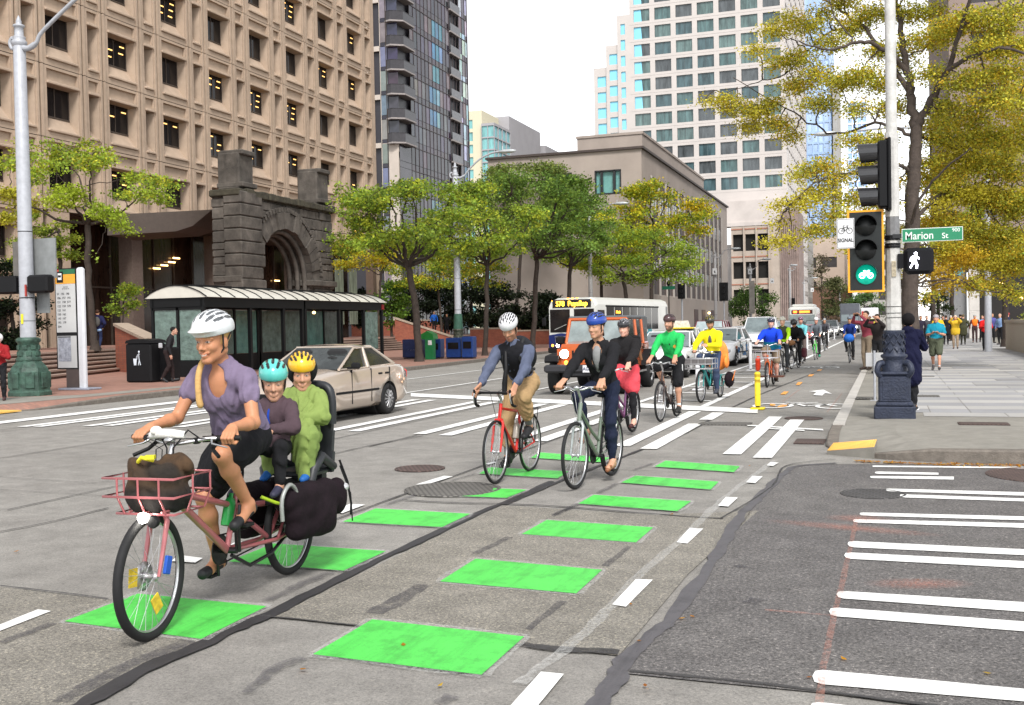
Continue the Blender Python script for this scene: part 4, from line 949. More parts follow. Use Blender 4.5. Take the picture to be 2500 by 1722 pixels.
def np_obj(name,vt,fs,m,parent=None,col=None,smooth=2,T=None):
    """numpy vertices/quads -> mesh object with light laplacian smoothing"""
    fs=np.asarray(fs); 
    if smooth and len(fs):
        e=np.concatenate([fs[:,[0,1]],fs[:,[1,2]],fs[:,[2,3]],fs[:,[3,0]]]); 
        for _ in range(smooth):
            acc=np.zeros_like(vt); w=np.zeros(len(vt)); np.add.at(acc,e[:,0],vt[e[:,1]]); np.add.at(w,e[:,0],1); np.add.at(acc,e[:,1],vt[e[:,0]]); np.add.at(w,e[:,1],1)
            vt=vt*.5+.5*acc/np.maximum(w,1)[:,None]
    me=bpy.data.meshes.new(name); me.vertices.add(len(vt)); me.vertices.foreach_set('co',vt.astype(np.float32).ravel())
    nf=len(fs); me.loops.add(nf*4); me.loops.foreach_set('vertex_index',fs.astype(np.int32).ravel()); me.polygons.add(nf)
    me.polygons.foreach_set('loop_start',np.arange(nf,dtype=np.int32)*4); me.polygons.foreach_set('loop_total',np.full(nf,4,np.int32)); me.polygons.foreach_set('use_smooth',np.ones(nf,bool))
    me.materials.append(m); me.update(calc_edges=True)
    if col is not None:
        a=me.color_attributes.new('Col','FLOAT_COLOR','POINT'); a.data.foreach_set('color',np.concatenate([col,np.ones((len(col),1))],1).astype(np.float32).ravel())
    o=bpy.data.objects.new(name,me); COL.objects.link(o)
    if parent is not None: o.parent=parent
    return o
SKINM=mat('skin',(.5,.5,.5),.5,var=.06,vs=30,spec=.4,attr=True)
MATS['skin'].node_tree.nodes['Principled BSDF'].inputs['Subsurface Weight'].default_value=.08
MATS['skin'].node_tree.nodes['Principled BSDF'].inputs['Subsurface Radius'].default_value=(.01,.004,.002)
CLOTH=mat('cloth',(.5,.5,.5),.85,var=.10,vs=9,spec=.25,attr=True,bump=.35,bs=22)
SHINYP=mat('helmet_plastic',(.5,.5,.5),.25,var=.03,vs=3,spec=.6,attr=True,coat=.3)
RUBB=mat('shoe_leather',(.5,.5,.5),.6,var=.1,attr=True)
def lf(p): return tuple(p)
def ik(a,b,l1,l2,pole):
    a=V(a);b=V(b);d=b-a;L=d.length; L2=min(L,l1+l2-.004); d.normalize(); 
    x=(l1*l1-l2*l2+L2*L2)/(2*L2); y=math.sqrt(max(l1*l1-x*x,1e-5)); p=V(pole); p=(p-d*p.dot(d)); p.normalize(); j=a+d*x+p*y
    return j,(b if L<=l1+l2-.004 else a+d*(l1+l2-.004))
SK=dict(light=(.62,.36,.25),tan=(.56,.29,.17),pale=(.66,.43,.34),brown=(.30,.16,.10),red=(.62,.30,.22))
def hand(sd,w,tip,nrm,side,kind,s=1,bar=None,col=None):
    """w wrist, tip = direction, nrm = back-of-hand normal; kind grip|open"""
    u=V(tip).normalized(); n=V(nrm); n=(n-u*n.dot(u)).normalized(); t=u.cross(n)*side  # t points to the thumb side
    w=V(w); r=.0092*s
    if kind=='grip':
        b=V(bar)
        t=t.normalized()
        for j,o in enumerate((.030,.010,-.011,-.030)):
            l=(1,1.05,1,.85)[j]; kn=b+t*o*s-u*.014*s+n*.024*s
            sd.cone(w+t*o*.6*s,kn,.0125*s,.0115*s,.012,col)
            a1=b+t*o*s+u*.024*s*l+n*.010*s; a2=b+t*o*s+u*.016*s-n*.022*s; a3=b+t*o*s-u*.008*s-n*.026*s
            sd.chain([kn,a1,a2,a3],[r*1.12,r*1.05,r*.95,r*.85],.004,col)
        k1=w+t*.028*s+u*.02*s-n*.006*s; sd.cone(w+t*.012*s,k1,.015*s,.013*s,.012,col)
        sd.chain([k1,b+t*.046*s-u*.014*s-n*.014*s,b+t*.040*s+u*.014*s-n*.026*s],[.013*s,.0105*s,.009*s],.005,col)
    else:
        cu=.35 if kind=='open' else .8
        for j,o in enumerate((.030,.010,-.010,-.029)):
            l=(.92,1,.94,.76)[j]; kn=w+u*.085*s+t*o*s
            sd.cone(w+t*o*.55*s,kn,.0125*s,.0115*s,.012,col); p=kn; a=cu*(.5+.12*j); pts=[p]; ln=.036*s*l
            for q in range(3):
                d=(u*math.cos(a)-n*math.sin(a)); p=p+d*ln; pts.append(p); a+=cu*.75; ln*=.78
            sd.chain(pts,[r*1.1,r*1.02,r*.92,r*.82],.004,col)
        k1=w+t*.03*s+u*.03*s-n*.006*s; sd.cone(w+t*.012*s,k1,.0145*s,.013*s,.012,col)
        sd.chain([k1,k1+(t*.55+u*.8-n*.2).normalized()*.034*s,k1+(t*.55+u*.8-n*.2).normalized()*.034*s+(t*.1+u*.9-n*.4).normalized()*.028*s],[.0125*s,.0105*s,.009*s],.004,col)
def head_sd(sd,C,Rm,s,skin,smile=0,child=0):
    f=lambda x,y,z:V(C)+Rm@V((x*s,y*s,z*s)); R3=Rm
    e=lambda c,r,k=.02,col=None:sd.ell(f(*c),[q*s for q in r],R3,k,col)
    e((-.012,0,.032),(.094,.076,.088)); e((.020,0,-.022),(.070,.061,.088))
    sd.cone(f(-.02,.052,-.055),f(.058,.012,-.098),.022*s,.017*s,.03); sd.cone(f(-.02,-.052,-.055),f(.058,-.012,-.098),.022*s,.017*s,.03)
    sd.cone(f(.066,.008,-.101),f(.066,-.008,-.101),.017*s,k=.015)
    sd.cone(f(.084,0,.010),f(.104,0,-.032),.0085*s,.0125*s,.012); sd.cone(f(.092,.010,-.037),f(.092,-.010,-.037),.0085*s,k=.008)
    for y in(1,-1):
        sd.cone(f(.082,y*.012,.022),f(.068,y*.048,.018),.0095*s,.009*s,.012); e((.058,y*.036,-.028),(.024,.022,.022),.018)
        e((-.008,y*.076,-.012),(.020,.009,.032),.006); sd.ell(f(.092,y*.031,.000),[.014*s,.0155*s,.0095*s],R3,.010,None,True)
        e((.074,y*.031,.001),(.0135,.0145,.0115),.004)
    sm=.010*smile
    sd.cone(f(.080,-.024-sm*.6,-.064+sm*.8),f(.0885,0,-.066),.0055*s,.007*s,.008); sd.cone(f(.080,.024+sm*.6,-.064+sm*.8),f(.0885,0,-.066),.0055*s,.007*s,.008)
    sd.cone(f(.080,-.018,-.075),f(.0855,0,-.077),.0055*s,.0075*s,.008); sd.cone(f(.080,.018,-.075),f(.0855,0,-.077),.0055*s,.0075*s,.008)
def head_paint(vt,C,Rm,s,col,hairc,beard=None,smile=0,iris=(.06,.05,.04),lip=None):
    L=(vt-np.array(C))@np.array(Rm)/s; x,y,z=L.T; ay=np.abs(y); front=x>.04
    def blend(mask,c,a): 
        col[mask]=col[mask]*(1-a)+np.array(c)*a
    sk=col[np.argmin(((L-np.array([.09,0,.05]))**2).sum(1))].copy()
    blend(front&(ay>.014)&(ay<.05)&(z>.020)&(z<.0265),[q*.6 for q in hairc],.75)
    ex=((ay-.031)/.0130)**2+((z-.001)/.0058)**2; blend(front&(ex<1),(.42,.38,.35),.8); blend(front&(((ay-.031)/.0062)**2+((z-.001)/.0062)**2<1)&(ex<1.15),iris,.95)
    blend(front&(ex>=1)&(ex<1.5)&(z>.001),(.05,.03,.025),.8)
    lc=lip or (sk[0]*.82,sk[1]*.55,sk[2]*.6); sm=.010*smile
    zc=-.070+ (ay/.024)**2*sm*.8; blend(front&(ay<.024+sm*.5)&(np.abs(z-zc)<.0085),lc,.75)
    if smile: blend(front&(ay<.020)&(np.abs(z-zc)<.0036),(.62,.55,.48),.8)
    else: blend(front&(ay<.023)&(np.abs(z+.0705)<.0016),(sk[0]*.3,sk[1]*.2,sk[2]*.2),.85)
    blend(front&(np.abs(ay-.008)<.004)&(z<-.036)&(z>-.045),[q*.3 for q in sk],.7)
    if smile: 
        t=np.abs((ay-.030)-(-.035-z)*.25); blend(front&(t<.0025)&(z<-.03)&(z>-.062),[q*.72 for q in sk],.5)
    if beard: 
        m=(x>-.01)&(((z<-.048)&(ay>.026))|((z<-.082))|((z<-.05)&(z>-.062)&(ay<.03)&(x>.07)))&(z>-.135); blend(m,beard,.8)
    blend((x<.02)&(z>-.02)&(ay<.073)|(z>.062),hairc,.95)
def person(J,sty,vox=.012,name='person'):
    """J: joints in local space (x forward). sty: clothes, skin, extras. returns body object with clothing children"""
    s=J.get('s',1.0); skin=SK[sty.get('skin','light')] if isinstance(sty.get('skin','light'),str) else sty['skin']
    P=V(J['pelvis']); N=V(J['neck']); H=V(J['head']); sp=(N-P); slen=sp.length; up=sp.normalized(); lat=V(J.get('lat',(0,1,0))).normalized(); lat=(lat-up*lat.dot(up)).normalized(); fw=lat.cross(up).normalized()
    hw=J.get('hipw',.085)*s; sw=J.get('shw',.178)*s; bulk=sty.get('bulk',1.0); fat=sty.get('fat',1.0)
    lat2=V(J.get('slat',lat)).normalized()
    hips=[P+lat*hw*k for k in(1,-1)]; sh=[N-up*.065*s+lat2*sw*k+fw*J.get('shf',.01)*s for k in(1,-1)]
    ua,fa,th,shn=.285*s,.245*s,.425*s,.415*s
    el=[];wr=[];kn=[];an=[]
    for i in(0,1):
        e_,w_=ik(sh[i],J['wrist'][i],ua,fa,J['elpole'][i]); el.append(e_);wr.append(w_)
        k_,a_=ik(hips[i],J['ankle'][i],th,shn,J['knpole'][i]); kn.append(k_);an.append(a_)
    hf=V(J.get('hf',(1,0,0))).normalized(); hu=V(J.get('hu',(0,0,1))); hl=hu.cross(hf).normalized(); hu=hf.cross(hl); Rm=Matrix((hf,hl,hu)).transposed()
    # ---------- body
    b=SD()
    fem=sty.get('fem',False)
    def torso(sd,g,top=1.0,bottom=True,k=.06):
        ch=N-up*.17*s; wa=P+up*.19*s
        sd.ell(ch+fw*.012,[(.105*fat+g)*s,(.155*fat+g)*s,.17*s+g],Matrix((fw,lat,up)).transposed(),k)
        sd.ell(wa+fw*.0,[(.092*fat+g)*s,(.125*fat+g)*s,.15*s+g],Matrix((fw,lat,up)).transposed(),k)
        sd.cone(sh[0]-lat2*.035-up*.01,sh[1]+lat2*.035-up*.01,.048*s+g,k=k)
        for q_ in(0,1): sd.cone(N+up*.01*s,sh[q_].lerp(N,.22),.040*s+g*.5,.040*s+g*.8,.03)
        sd.cone(N-up*.03*s,N-up*.12*s,.055*s+g,.09*s+g,k)
        if fem:
            for q in(1,-1): sd.ell(N-up*.20*s+lat*.068*s*q+fw*.085*s,[.052*s+g,.058*s+g,.058*s+g],Matrix((fw,lat,up)).transposed(),.04)
        if bottom: sd.ell(P+up*.03*s-fw*.01,[(.105*fat+g)*s,(.145*fat+g)*s,.12*s+g],Matrix((fw,lat,up)).transposed(),k)
    torso(b,-.006)
    b.cone(N-up*.02*s,H-hu*.07*s-hf*.02*s,.052*s,.050*s,.03)
    head_sd(b,H,Rm,s*J.get('hs',1.0),skin,sty.get('smile',0))
    bare_arm=sty.get('sleeve','long'); hk=J.get('hand',('grip','grip')); foot=[]
    for i,sd_ in((0,1),(1,-1)):
        b.cone(sh[i],el[i],.046*s,.036*s,.03); b.cone(el[i],el[i].lerp(wr[i],.3),.036*s,.037*s,.02); b.cone(el[i].lerp(wr[i],.3),wr[i],.037*s,.024*s,.02)
        lg=.84 if sty.get('pants') and sty.get('plen',1.0)>.6 else 1.0
        b.cone(hips[i],kn[i],.074*s*min(fat,1.15)*lg,.050*s*lg,.04); b.cone(kn[i],kn[i].lerp(an[i],.3),.048*s*lg,.052*s*lg,.03); b.cone(kn[i].lerp(an[i],.3),an[i],.052*s*lg,.032*s,.03)
        fd=V(J['foot'][i]).normalized(); heel=an[i]-fd*.045*s-V((0,0,.045))*s; toe=heel+fd*.215*s; foot.append((heel,toe,fd))
        b.cone(an[i],heel+fd*.02,.034*s,.028*s,.02); b.cone(heel+fd*.02,toe-fd*.02,.028*s,.026*s,.02); b.cone(an[i],toe-fd*.07*s,.032*s,.026*s,.03)
        hd=J.get('hdir',[None,None])[i]; hd=V(hd) if hd is not None else (wr[i]-el[i]); hn=V(J.get('hnrm',[(0,0,1),(0,0,1)])[i])
        hand(b,wr[i],hd,hn,sd_*J.get('thumb',-1),hk[i],s,J['bar'][i] if hk[i]=='grip' else None)
    vt,fs=b.mesh(sty.get('bvox',vox)); vt0=vt
    col=np.tile(np.array(skin),(len(vt),1)); 
    # one even skin tone; paint features
    hm=((vt-np.array(H))**2).sum(1)<(.17*s)**2; c2=col[hm].copy(); head_paint(vt[hm],H,Rm,s*J.get('hs',1.0),c2,sty.get('hair',(.08,.05,.03)),sty.get('beard'),sty.get('smile',0)); col[hm]=c2
    body=np_obj(name,vt,fs,SKINM,None,col,1)
    def piece(nm,sd,h,base,m=CLOTH,par=body,sharp=.004,sm=2,fold=None):
        v,f=sd.mesh(h,fold)
        if len(v)==0: return None
        return np_obj(nm,v,f,m,par,sd.colors(v,base,sharp),sm)
    amp=.006*min(1,vox/.006*.8)
    def fold(g):
        x,y,z=g[...,0],g[...,1],g[...,2]; return sty.get('famp',1)*(.0045*np.sin(38*z+22*x+9*np.sin(14*y+7*x))+.004*np.sin(31*y-26*z+5*np.sin(19*x)))+.0025*np.sin(67*x+43*z+6*np.sin(31*y))
    fo=fold if vox<.014 else None
    # ---------- legs
    if sty.get('pants'):
        pc=sty['pants']; d=SD(); g=sty.get('pg',.012); L=sty.get('plen',1.0)
        d.ell(P+up*.02*s-fw*.01,[(.105*fat+g)*s,(.145*fat+g)*s,.115*s+g],Matrix((fw,lat,up)).transposed(),.05)
        for i in(0,1):
            cut=sty.get('plen',1.0)
            if cut<=.55:   # shorts
                e=hips[i].lerp(kn[i],min(1,cut*1.85)); d.cone(hips[i],e,.084*s*min(fat,1.15)+g,.068*s+g,.04)
            else:
                d.cone(hips[i],kn[i],.076*s*min(fat,1.15)+g,.052*s+g,.04); e=kn[i].lerp(an[i],cut-.02); d.cone(kn[i],kn[i].lerp(an[i],.35),.050*s+g,.054*s+g*.9,.03); d.cone(kn[i].lerp(an[i],.35),e,.054*s+g*.9,sty.get('cuff',.04)*s+g*.6,.03)
        piece('trousers' if cut>.6 else 'shorts',d,vox,pc,fold=fo)
    if sty.get('skirt'):
        d=SD(); g=.012; R3=Matrix((fw,lat,up)).transposed()
        d.ell(P+up*.06*s,[.115*s,.15*s,.13*s],R3,.05)
        for i in(0,1):
            e=hips[i].lerp(kn[i],sty.get('sklen',.75)); d.cone(hips[i],e,.10*s,.095*s,.08)
        d.cone(hips[0].lerp(kn[0],.45),hips[1].lerp(kn[1],.45),.10*s,k=.08); d.cone(hips[0].lerp(kn[0],.7)-V((0,0,.03)),hips[1].lerp(kn[1],.7)-V((0,0,.03)),.075*s,k=.08)
        piece('skirt',d,vox,sty['skirt'],fold=fo)
    # ---------- top
    if sty.get('top'):
        g=sty.get('tg',.012); d=SD(); torso(d,g,bottom=sty.get('tlen','hip')!='waist'); tc2=sty.get('top2')
        if tc2: # lower half another colour
            d.ell(P+up*.10*s,[(.11*fat+g)*s,(.15*fat+g)*s,.19*s+g],Matrix((fw,lat,up)).transposed(),.05,tc2)
        sl=sty.get('sleeve','long')
        for i in(0,1):
            if sl=='long': d.cone(sh[i],el[i],.054*s+g*1.1,.042*s+g,.03); d.cone(el[i],wr[i].lerp(el[i],.04),.042*s+g,.030*s+g*.7,.02)
            else: d.cone(sh[i],sh[i].lerp(el[i],sty.get('slen',.5)),.048*s+g,.050*s+g,.025)
        # neck opening
        if sty.get('collar',True): d.cone(N-up*.05*s,N+up*.015*s,.060*s+g*.5,.056*s+g*.4,.03)
        if sty.get('vneck'):
            vc=N-up*sty.get('vd',.06)*s+fw*.095*s; d.ell(vc,[.07*s,.062*s,sty.get('vl',.105)*s],Matrix((fw,lat,up)).transposed(),.01,None,True)
        if sty.get('hood'): d.ell(N-fw*.09*s+up*.0,[.05*s,.10*s,.06*s],Matrix((fw,lat,up)).transposed(),.03)
        if sty.get('coat'):
            L_=sty['coat']; 
            for i in(0,1): d.cone(hips[i]+up*.05,hips[i].lerp(an[i],L_),.12*s*fat,.12*s*fat,.08)
            d.cone(P,P.lerp((an[0]+an[1])/2,L_),.12*s*fat,.12*s*fat,.08)
        piece(sty.get('topname','jacket'),d,vox,sty['top'],fold=fo)
    if sty.get('inner'):  # shirt front showing in an open jacket
        d=SD(); g=sty.get('tg',.012)+.004; d.ell(N-up*.17*s+fw*(.048)*s,[.080*s*fat+g,.078*s,.165*s],Matrix((fw,lat,up)).transposed(),.02); piece('shirt_front',d,vox,sty['inner'])
    if sty.get('vest'):
        d=SD(); torso(d,sty.get('tg',.012)+.007,bottom=False); d.half(N-up*.44*s,-up); piece('vest',d,vox,sty['vest'])
    # ---------- hair
    hc=sty.get('hair',(.08,.05,.03)); hs=s*J.get('hs',1.0); f=lambda x,y,z:H+Rm@V((x*hs,y*hs,z*hs))
    if sty.get('hairstyle','short')!='bald':
        d=SD(); d.ell(f(-.024,0,.042),[.094*hs,.082*hs,.086*hs],Rm,.02); d.ell(f(.11,0,-.03),[.09*hs,.1*hs,.082*hs],Rm,.02,None,True)
        st=sty.get('hairstyle','short')
        if st=='long': d.cone(f(-.05,0,-.02),f(-.085,0,-.19),.062*hs,.045*hs,.04); d.cone(f(-.02,.07,0),f(-.045,.072,-.15),.022*hs,.022*hs,.03); d.cone(f(-.02,-.07,0),f(-.045,-.072,-.15),.022*hs,.022*hs,.03)
        if st=='braid':
            d.cone(f(-.03,0,-.02),f(-.07,0,-.07),.05*hs,.03*hs,.03); sd1=sty.get('bside',-1); q=[f(-.04,sd1*.05,-.06),f(.035,sd1*.062,-.125),f(.085,sd1*.055,-.20),f(.10,sd1*.05,-.30),f(.10,sd1*.045,-.34)]; q=smooth_pts(q,5)
            for a_,b_ in zip(q,q[1:]): 
                d.cone(a_,b_,.015*hs,.014*hs,.01); d.cone(a_+V((.006,.008,0)),b_+V((-.006,-.008,0)),.008*hs,.008*hs,.005)
        if st=='pony': d.cone(f(-.08,0,0),f(-.13,0,-.10),.03*hs,.015*hs,.03)
        if st=='puffy': d.ell(f(-.035,0,.03),[.12*hs,.115*hs,.12*hs],Rm,.02); d.p.append(d.p.pop(1))
        if st in('short','bald') : d.half(f(0,0,-.065),Rm@V((0,0,-1)))
        piece('hair',d,min(vox,.012) if vox<.02 else vox,hc,CLOTH,sm=1)
    # ---------- helmet
    if sty.get('helmet'):
        f0=f; f=lambda x,y,z:f0(x-.004,y,z+.014)
        hc1,hc2=sty['helmet']; q=min(vox,.006) if vox<.02 else vox*.8; nv=sty.get('vents',7)
        d=SD(); d.ell(f(-.012,0,.055),[.132*hs,.101*hs,.098*hs],Rm,.01)
        if sty.get('visor'): d.ell(f(.075,0,.047),[.085*hs,.078*hs,.016*hs],Rm,.02)
        d.half(f(0,0,.022),Rm@V((-.10,0,-1))) ; d.ell(f(-.012,0,.035),[.108*hs,.083*hs,.086*hs],Rm,.005,None,True)
        lk=Rm
        if vox<.02:
            for r_ in range(nv):
                ph=(r_-(nv-1)/2)*(2.35/nv)   # lateral angle
                for (t0,t1) in ((-.62,-.12),(.02,.50),(.62,1.05)) if r_%2==0 else ((-.95,-.45),(-.30,.22),(.36,.84)):
                    pts=[]
                    for t in(t0,t1): pts.append(f(-.012-.122*math.sin(t),.094*math.sin(ph)*math.cos(t*.9),.058+.091*math.cos(ph)*math.cos(t)))
                    vr=min(.0125,.080/nv)*hs; mid=(pts[0]+pts[1])/2; mid=mid+(mid-f(-.012,0,.055)).normalized()*.008*hs; d.cone(pts[0],mid,vr*.45,vr*.62,.003,None,True); d.cone(mid,pts[1],vr*.62,vr*.45,.003,None,True)
        v,fc=d.mesh(q); hcol=np.tile(np.array(hc1,float),(len(v),1)); vp=[(d.dist(w_,v)/w_[4 if w_[4]>w_[3] else 3]) for w_ in d.p if w_[7] and w_[0]=='c']
        if vp: mk=np.min(vp,0); hcol=np.where((mk<.50)[:,None],np.array(hc2)*.6,hcol)
        o=np_obj('helmet',v,fc,SHINYP,body,hcol,1)
        if vox<.02:
            d=SD(); d.ell(f(-.012,0,.052),[.121*hs,.091*hs,.088*hs],Rm,.01); d.half(f(0,0,.026),Rm@V((-.1,0,-1))); v,fc=d.mesh(.012); np_obj('helmet_liner',v,fc,SHINYP,o,np.tile(np.array(hc2),(len(v),1)),1)
            mb=MB()
            for y in(1,-1): mb.tube([f(.02,y*.086,.03),f(.012,y*.072,-.06),f(.035,y*.03,-.118),f(.045,0,-.124)],.005*hs,5)
            for y in(1,-1): mb.tube([f(-.05,y*.088,.03),f(.012,y*.072,-.06)],.004*hs,5)
            mb.build('chin_strap',mat('black_strap',(.01,.01,.011),.6),body)
    if sty.get('hat'):
        d=SD(); d.ell(f(-.012,0,.055),[.108*hs,.090*hs,.085*hs],Rm,.01); d.half(f(0,0,.03),Rm@V((0,0,-1)))
        if sty.get('brim'): d.ell(f(.09,0,.04),[.07*hs,.07*hs,.01*hs],Rm,.01)
        piece('hat',d,vox,sty['hat'])
    # ---------- shoes
    sc=sty.get('shoes',(.02,.02,.022))
    if sc:
        for i,(heel,toe,fd) in enumerate(foot):
            d=SD(); up2=V((0,0,1)); up2=(up2-fd*up2.dot(fd)).normalized(); 
            if sty.get('shoetype')=='flat': d.cone(heel,toe,.032*s,.033*s,.01); d.ell(heel.lerp(toe,.35)+up2*.04*s,[.06*s,.026*s,.03*s],Matrix((fd,up2.cross(fd),up2)).transposed(),.008,None,True)
            elif sty.get('shoetype')=='sandal':
                d.cone(heel-up2*.022*s,toe-up2*.018*s,.022*s,.026*s,.01); d.cone(heel.lerp(toe,.8)-up2.cross(fd)*.03*s,heel.lerp(toe,.8)+up2*.014*s+up2.cross(fd)*.03*s,.016*s,k=.01); d.cone(an[i]-up2.cross(fd)*.03*s,an[i]+up2.cross(fd)*.03*s,.014*s,k=.005)
            else:
                d.cone(heel+fd*.01,toe-fd*.01,.038*s,.035*s,.02); d.cone(heel.lerp(toe,.1)+up2*.055*s,toe-fd*.07*s,.040*s,.03*s,.03)
            v,fc=d.mesh(min(vox,.009) if vox<.02 else vox); np_obj('shoe',v,fc,RUBB,body,np.tile(np.array(sc),(len(v),1)),1)
            if sty.get('sock'):
                d=SD(); d.cone(an[i]+V((0,0,.0)),an[i].lerp(kn[i],sty.get('socklen',.12)),.037*s,.040*s,.01); v,fc=d.mesh(vox); np_obj('sock',v,fc,CLOTH,body,np.tile(np.array(sty['sock']),(len(v),1)),1)
    if sty.get('pack'):
        d=SD(); R3=Matrix((fw,lat,up)).transposed(); d.ell(N-up*.24*s-fw*.19*s,[.10*s,.15*s,.22*s],R3,.03); piece('backpack',d,max(vox,.01),sty['pack'])
        mb=MB()
        for k in(1,-1): mb.tube([N-fw*.12*s+lat*.09*k,N+up*.0+lat*.10*k+fw*.02,N-up*.10*s+lat*.105*k+fw*.125*s*fat,N-up*.28*s+lat*.13*k+fw*.10*s*fat,N-up*.36*s+lat*.15*k-fw*.06],.018*s,6)
        mb.build('backpack_strap',mat('black_strap',(.01,.01,.011),.6),body)
    body['_j']=0; del body['_j']
    return body,dict(N=N,P=P,up=up,fw=fw,lat=lat,wr=wr,el=el,kn=kn,an=an,H=H,Rm=Rm,sh=sh,f=f,hips=hips)
def put(o,loc,rz): o.location=loc; o.rotation_euler=(0,0,rz); return o
# ---------------------------------------------------------------- bicycles
TYRE=mat('tyre_rubber',(.009,.009,.010),.75,var=.2,vs=20); ALU=mat('brushed_alloy',(.55,.55,.56),.3,.9,var=.08,vs=20); SPK=mat('steel_spoke',(.50,.50,.52),.35,.6,var=0)
BLKP=mat('black_plastic',(.007,.007,.008),.55,spec=.3,var=.15,vs=20); CHROME=mat('chrome',(.7,.7,.72),.15,1,var=0); BROWNG=mat('brown_leather_grip',(.17,.075,.03),.6,var=.15,vs=30); BLKM=mat('black_paint',(.012,.012,.014),.3,.1,var=.1); REDL=mat('red_lens',(.5,.01,.01),.2); HEADL=mat('lit_headlight',(1,.95,.85),emit=14,var=0)
def wheel(par,name,x,Rw,w=.032,steer=0,ns=28,rimc=ALU,fat=1.0):
    b=MB(); m=Matrix.Translation((x,0,Rw)); rt=w/2
    b.tube([(x+math.cos(t)*(Rw-.034-rt*.6),0,Rw+math.sin(t)*(Rw-.034-rt*.6)) for t in np.linspace(0,2*PI,40,endpoint=False)],.0095,6,0,closed=True,up=(0,1,0))
    for i in range(ns):
        t=2*PI*i/ns; s_=.028 if i%2 else -.028; t2=t+.5*(1 if i%4<2 else -1)
        b.tube([(x+math.cos(t2)*.022,s_,Rw+math.sin(t2)*.022),(x+math.cos(t)*(Rw-.04-rt*.6),0,Rw+math.sin(t)*(Rw-.04-rt*.6))],.0016,4,1,cap=False)
    b.lathe([(.012,-.045),(.026,-.032),(.014,-.02),(.014,.02),(.026,.032),(.012,.045)],(x,0,Rw),12,1,axis=(0,1,0))
    o=b.build(name,[rimc,SPK],par)
    t_=MB(); t_.tube([(x+math.cos(t)*(Rw-rt),0,Rw+math.sin(t)*(Rw-rt)) for t in np.linspace(0,2*PI,48,endpoint=False)],rt,8,closed=True,up=(0,1,0)); t_.build('tyre',TYRE,o); return o
def bike(label,fc,kind='road',wb=1.02,Rw=.34,far=False,**k):
    name={'road':'road_bicycle','city':'city_bicycle','cargo':'cargo_bicycle','long':'longtail_bicycle'}[kind]
    t=thing(name,label,'bicycle',group='bicycles ridden down the lane'); FM=mat('frame_'+'_'.join('%02d'%int(q*100) for q in fc),fc,.28,.15,var=.05,vs=6,coat=.4)
    ns=0 if far else 28; tw=k.get('tw',.030 if kind=='road' else .042); Rr=k.get('Rr',Rw)
    wheel(t,'rear_wheel',0,Rr,tw,ns=28 if not far else 12); wf=wheel(t,'front_wheel',wb,Rw,tw,ns=28 if not far else 12)
    st=k.get('steer',0)
    if st: 
        for o in (wf,): o.matrix_local=Matrix.Translation((wb,0,0))@Matrix.Rotation(st,4,'Z')@Matrix.Translation((-wb,0,0))
    bbx=k.get('bbx',.43); bbz=k.get('bbz',.275); bb=V((bbx,0,bbz)); sz=k.get('seatz',.93); ht=V((wb-.17,0,Rw+k.get('hth',.50))); hb=V((wb-.115,0,Rw+.36)); 
    sd=(V((bbx-.19,0,sz-.04))-bb).normalized(); stp=bb+sd*(.50 if kind!='city' else .42); seat=V((bbx-.20,0,sz)); ra=V((0,0,Rr)); fr=.016 if kind=='road' else .019
    b=MB()
    if kind=='long':
        b.tube([hb+V((-.03,0,.10)),bb],.024,8); b.tube([ht-V((0,0,.05)),V((bbx-.12,0,.58)),V((.12,0,.52)),V((-.28,0,.50))],.020,8); b.tube([bb,bb+sd*.46],.018,8)
        b.tube([V((bbx-.1,0,.56)),V((.28,0,.30))],.018,8)
        for y in(.06,-.06): b.tube([bb+V((-.03,y*.5,0)),V((.3,y,.30)),V((-.02,y,Rr))],.014,6); b.tube([V((.28,y,.30)),V((.12,y,.52)),V((-.30,y,.52)),V((-.02,y,Rr))],.012,6)
        b.tube([V((.30,0,.30)),V((.10,0,.53))],.016,6)
    elif kind=='city' and k.get('step',True):
        b.tube([hb+V((0,0,.02)),hb.lerp(bb,.5)+V((-.02,0,-.03)),bb],.022,8); b.tube([ht-V((0,0,.08)),ht.lerp(bb,.55)+V((-.05,0,.0)),bb+sd*.16],.017,8); b.tube([bb,stp],fr,8)
    else:
        b.tube([hb,bb],fr*1.1,8); b.tube([ht-V((0,0,.05)),stp-sd*.04],fr,8); b.tube([bb,stp],fr,8)
    b.tube([hb-V((-.01,0,.03)),ht],fr*1.2,8)
    if kind!='long':
        for y in(.055,-.055): b.tube([bb+V((-.02,y*.4,0)),V((.02,y,Rr))],.010,6); b.tube([stp-sd*.05+V((0,y*.3,0)),V((.0,y,Rr))],.009,6)
    b.build('frame',FM,t)
    b=MB(); fa=V((wb,0,Rw)); cr=hb-V((-.015,0,.03)); fork_m=k.get('forkm',FM)
    for y in(.052,-.052): b.tube([cr+V((0,y*.6,0)),cr+V((.01,y,-.04)),cr.lerp(fa,.65)+V((-.004,y,0)),fa+V((0,y,0))],[.017,.016,.013,.010],8)
    b.tube([cr+V((0,-.045,0)),cr+V((0,.045,0))],.018,8); fk=b.build('fork',fork_m,t)
    # seat
    b=MB(); b.tube([stp-sd*.05,seat-V((0,0,.03))],.0135,8,1); b.ell(seat+V((-.07,0,-.01)),(.085,.075 if kind!='road' else .066,.03),10,6,0); b.tube([seat+V((-.05,0,-.008)),seat+V((.13,0,-.006))],[.045,.02],8,0,sy=.6); b.build('saddle',[k.get('saddlem',BLKP),ALU],t)
    # crank
    b=MB(); th=k.get('crank',0.3); 
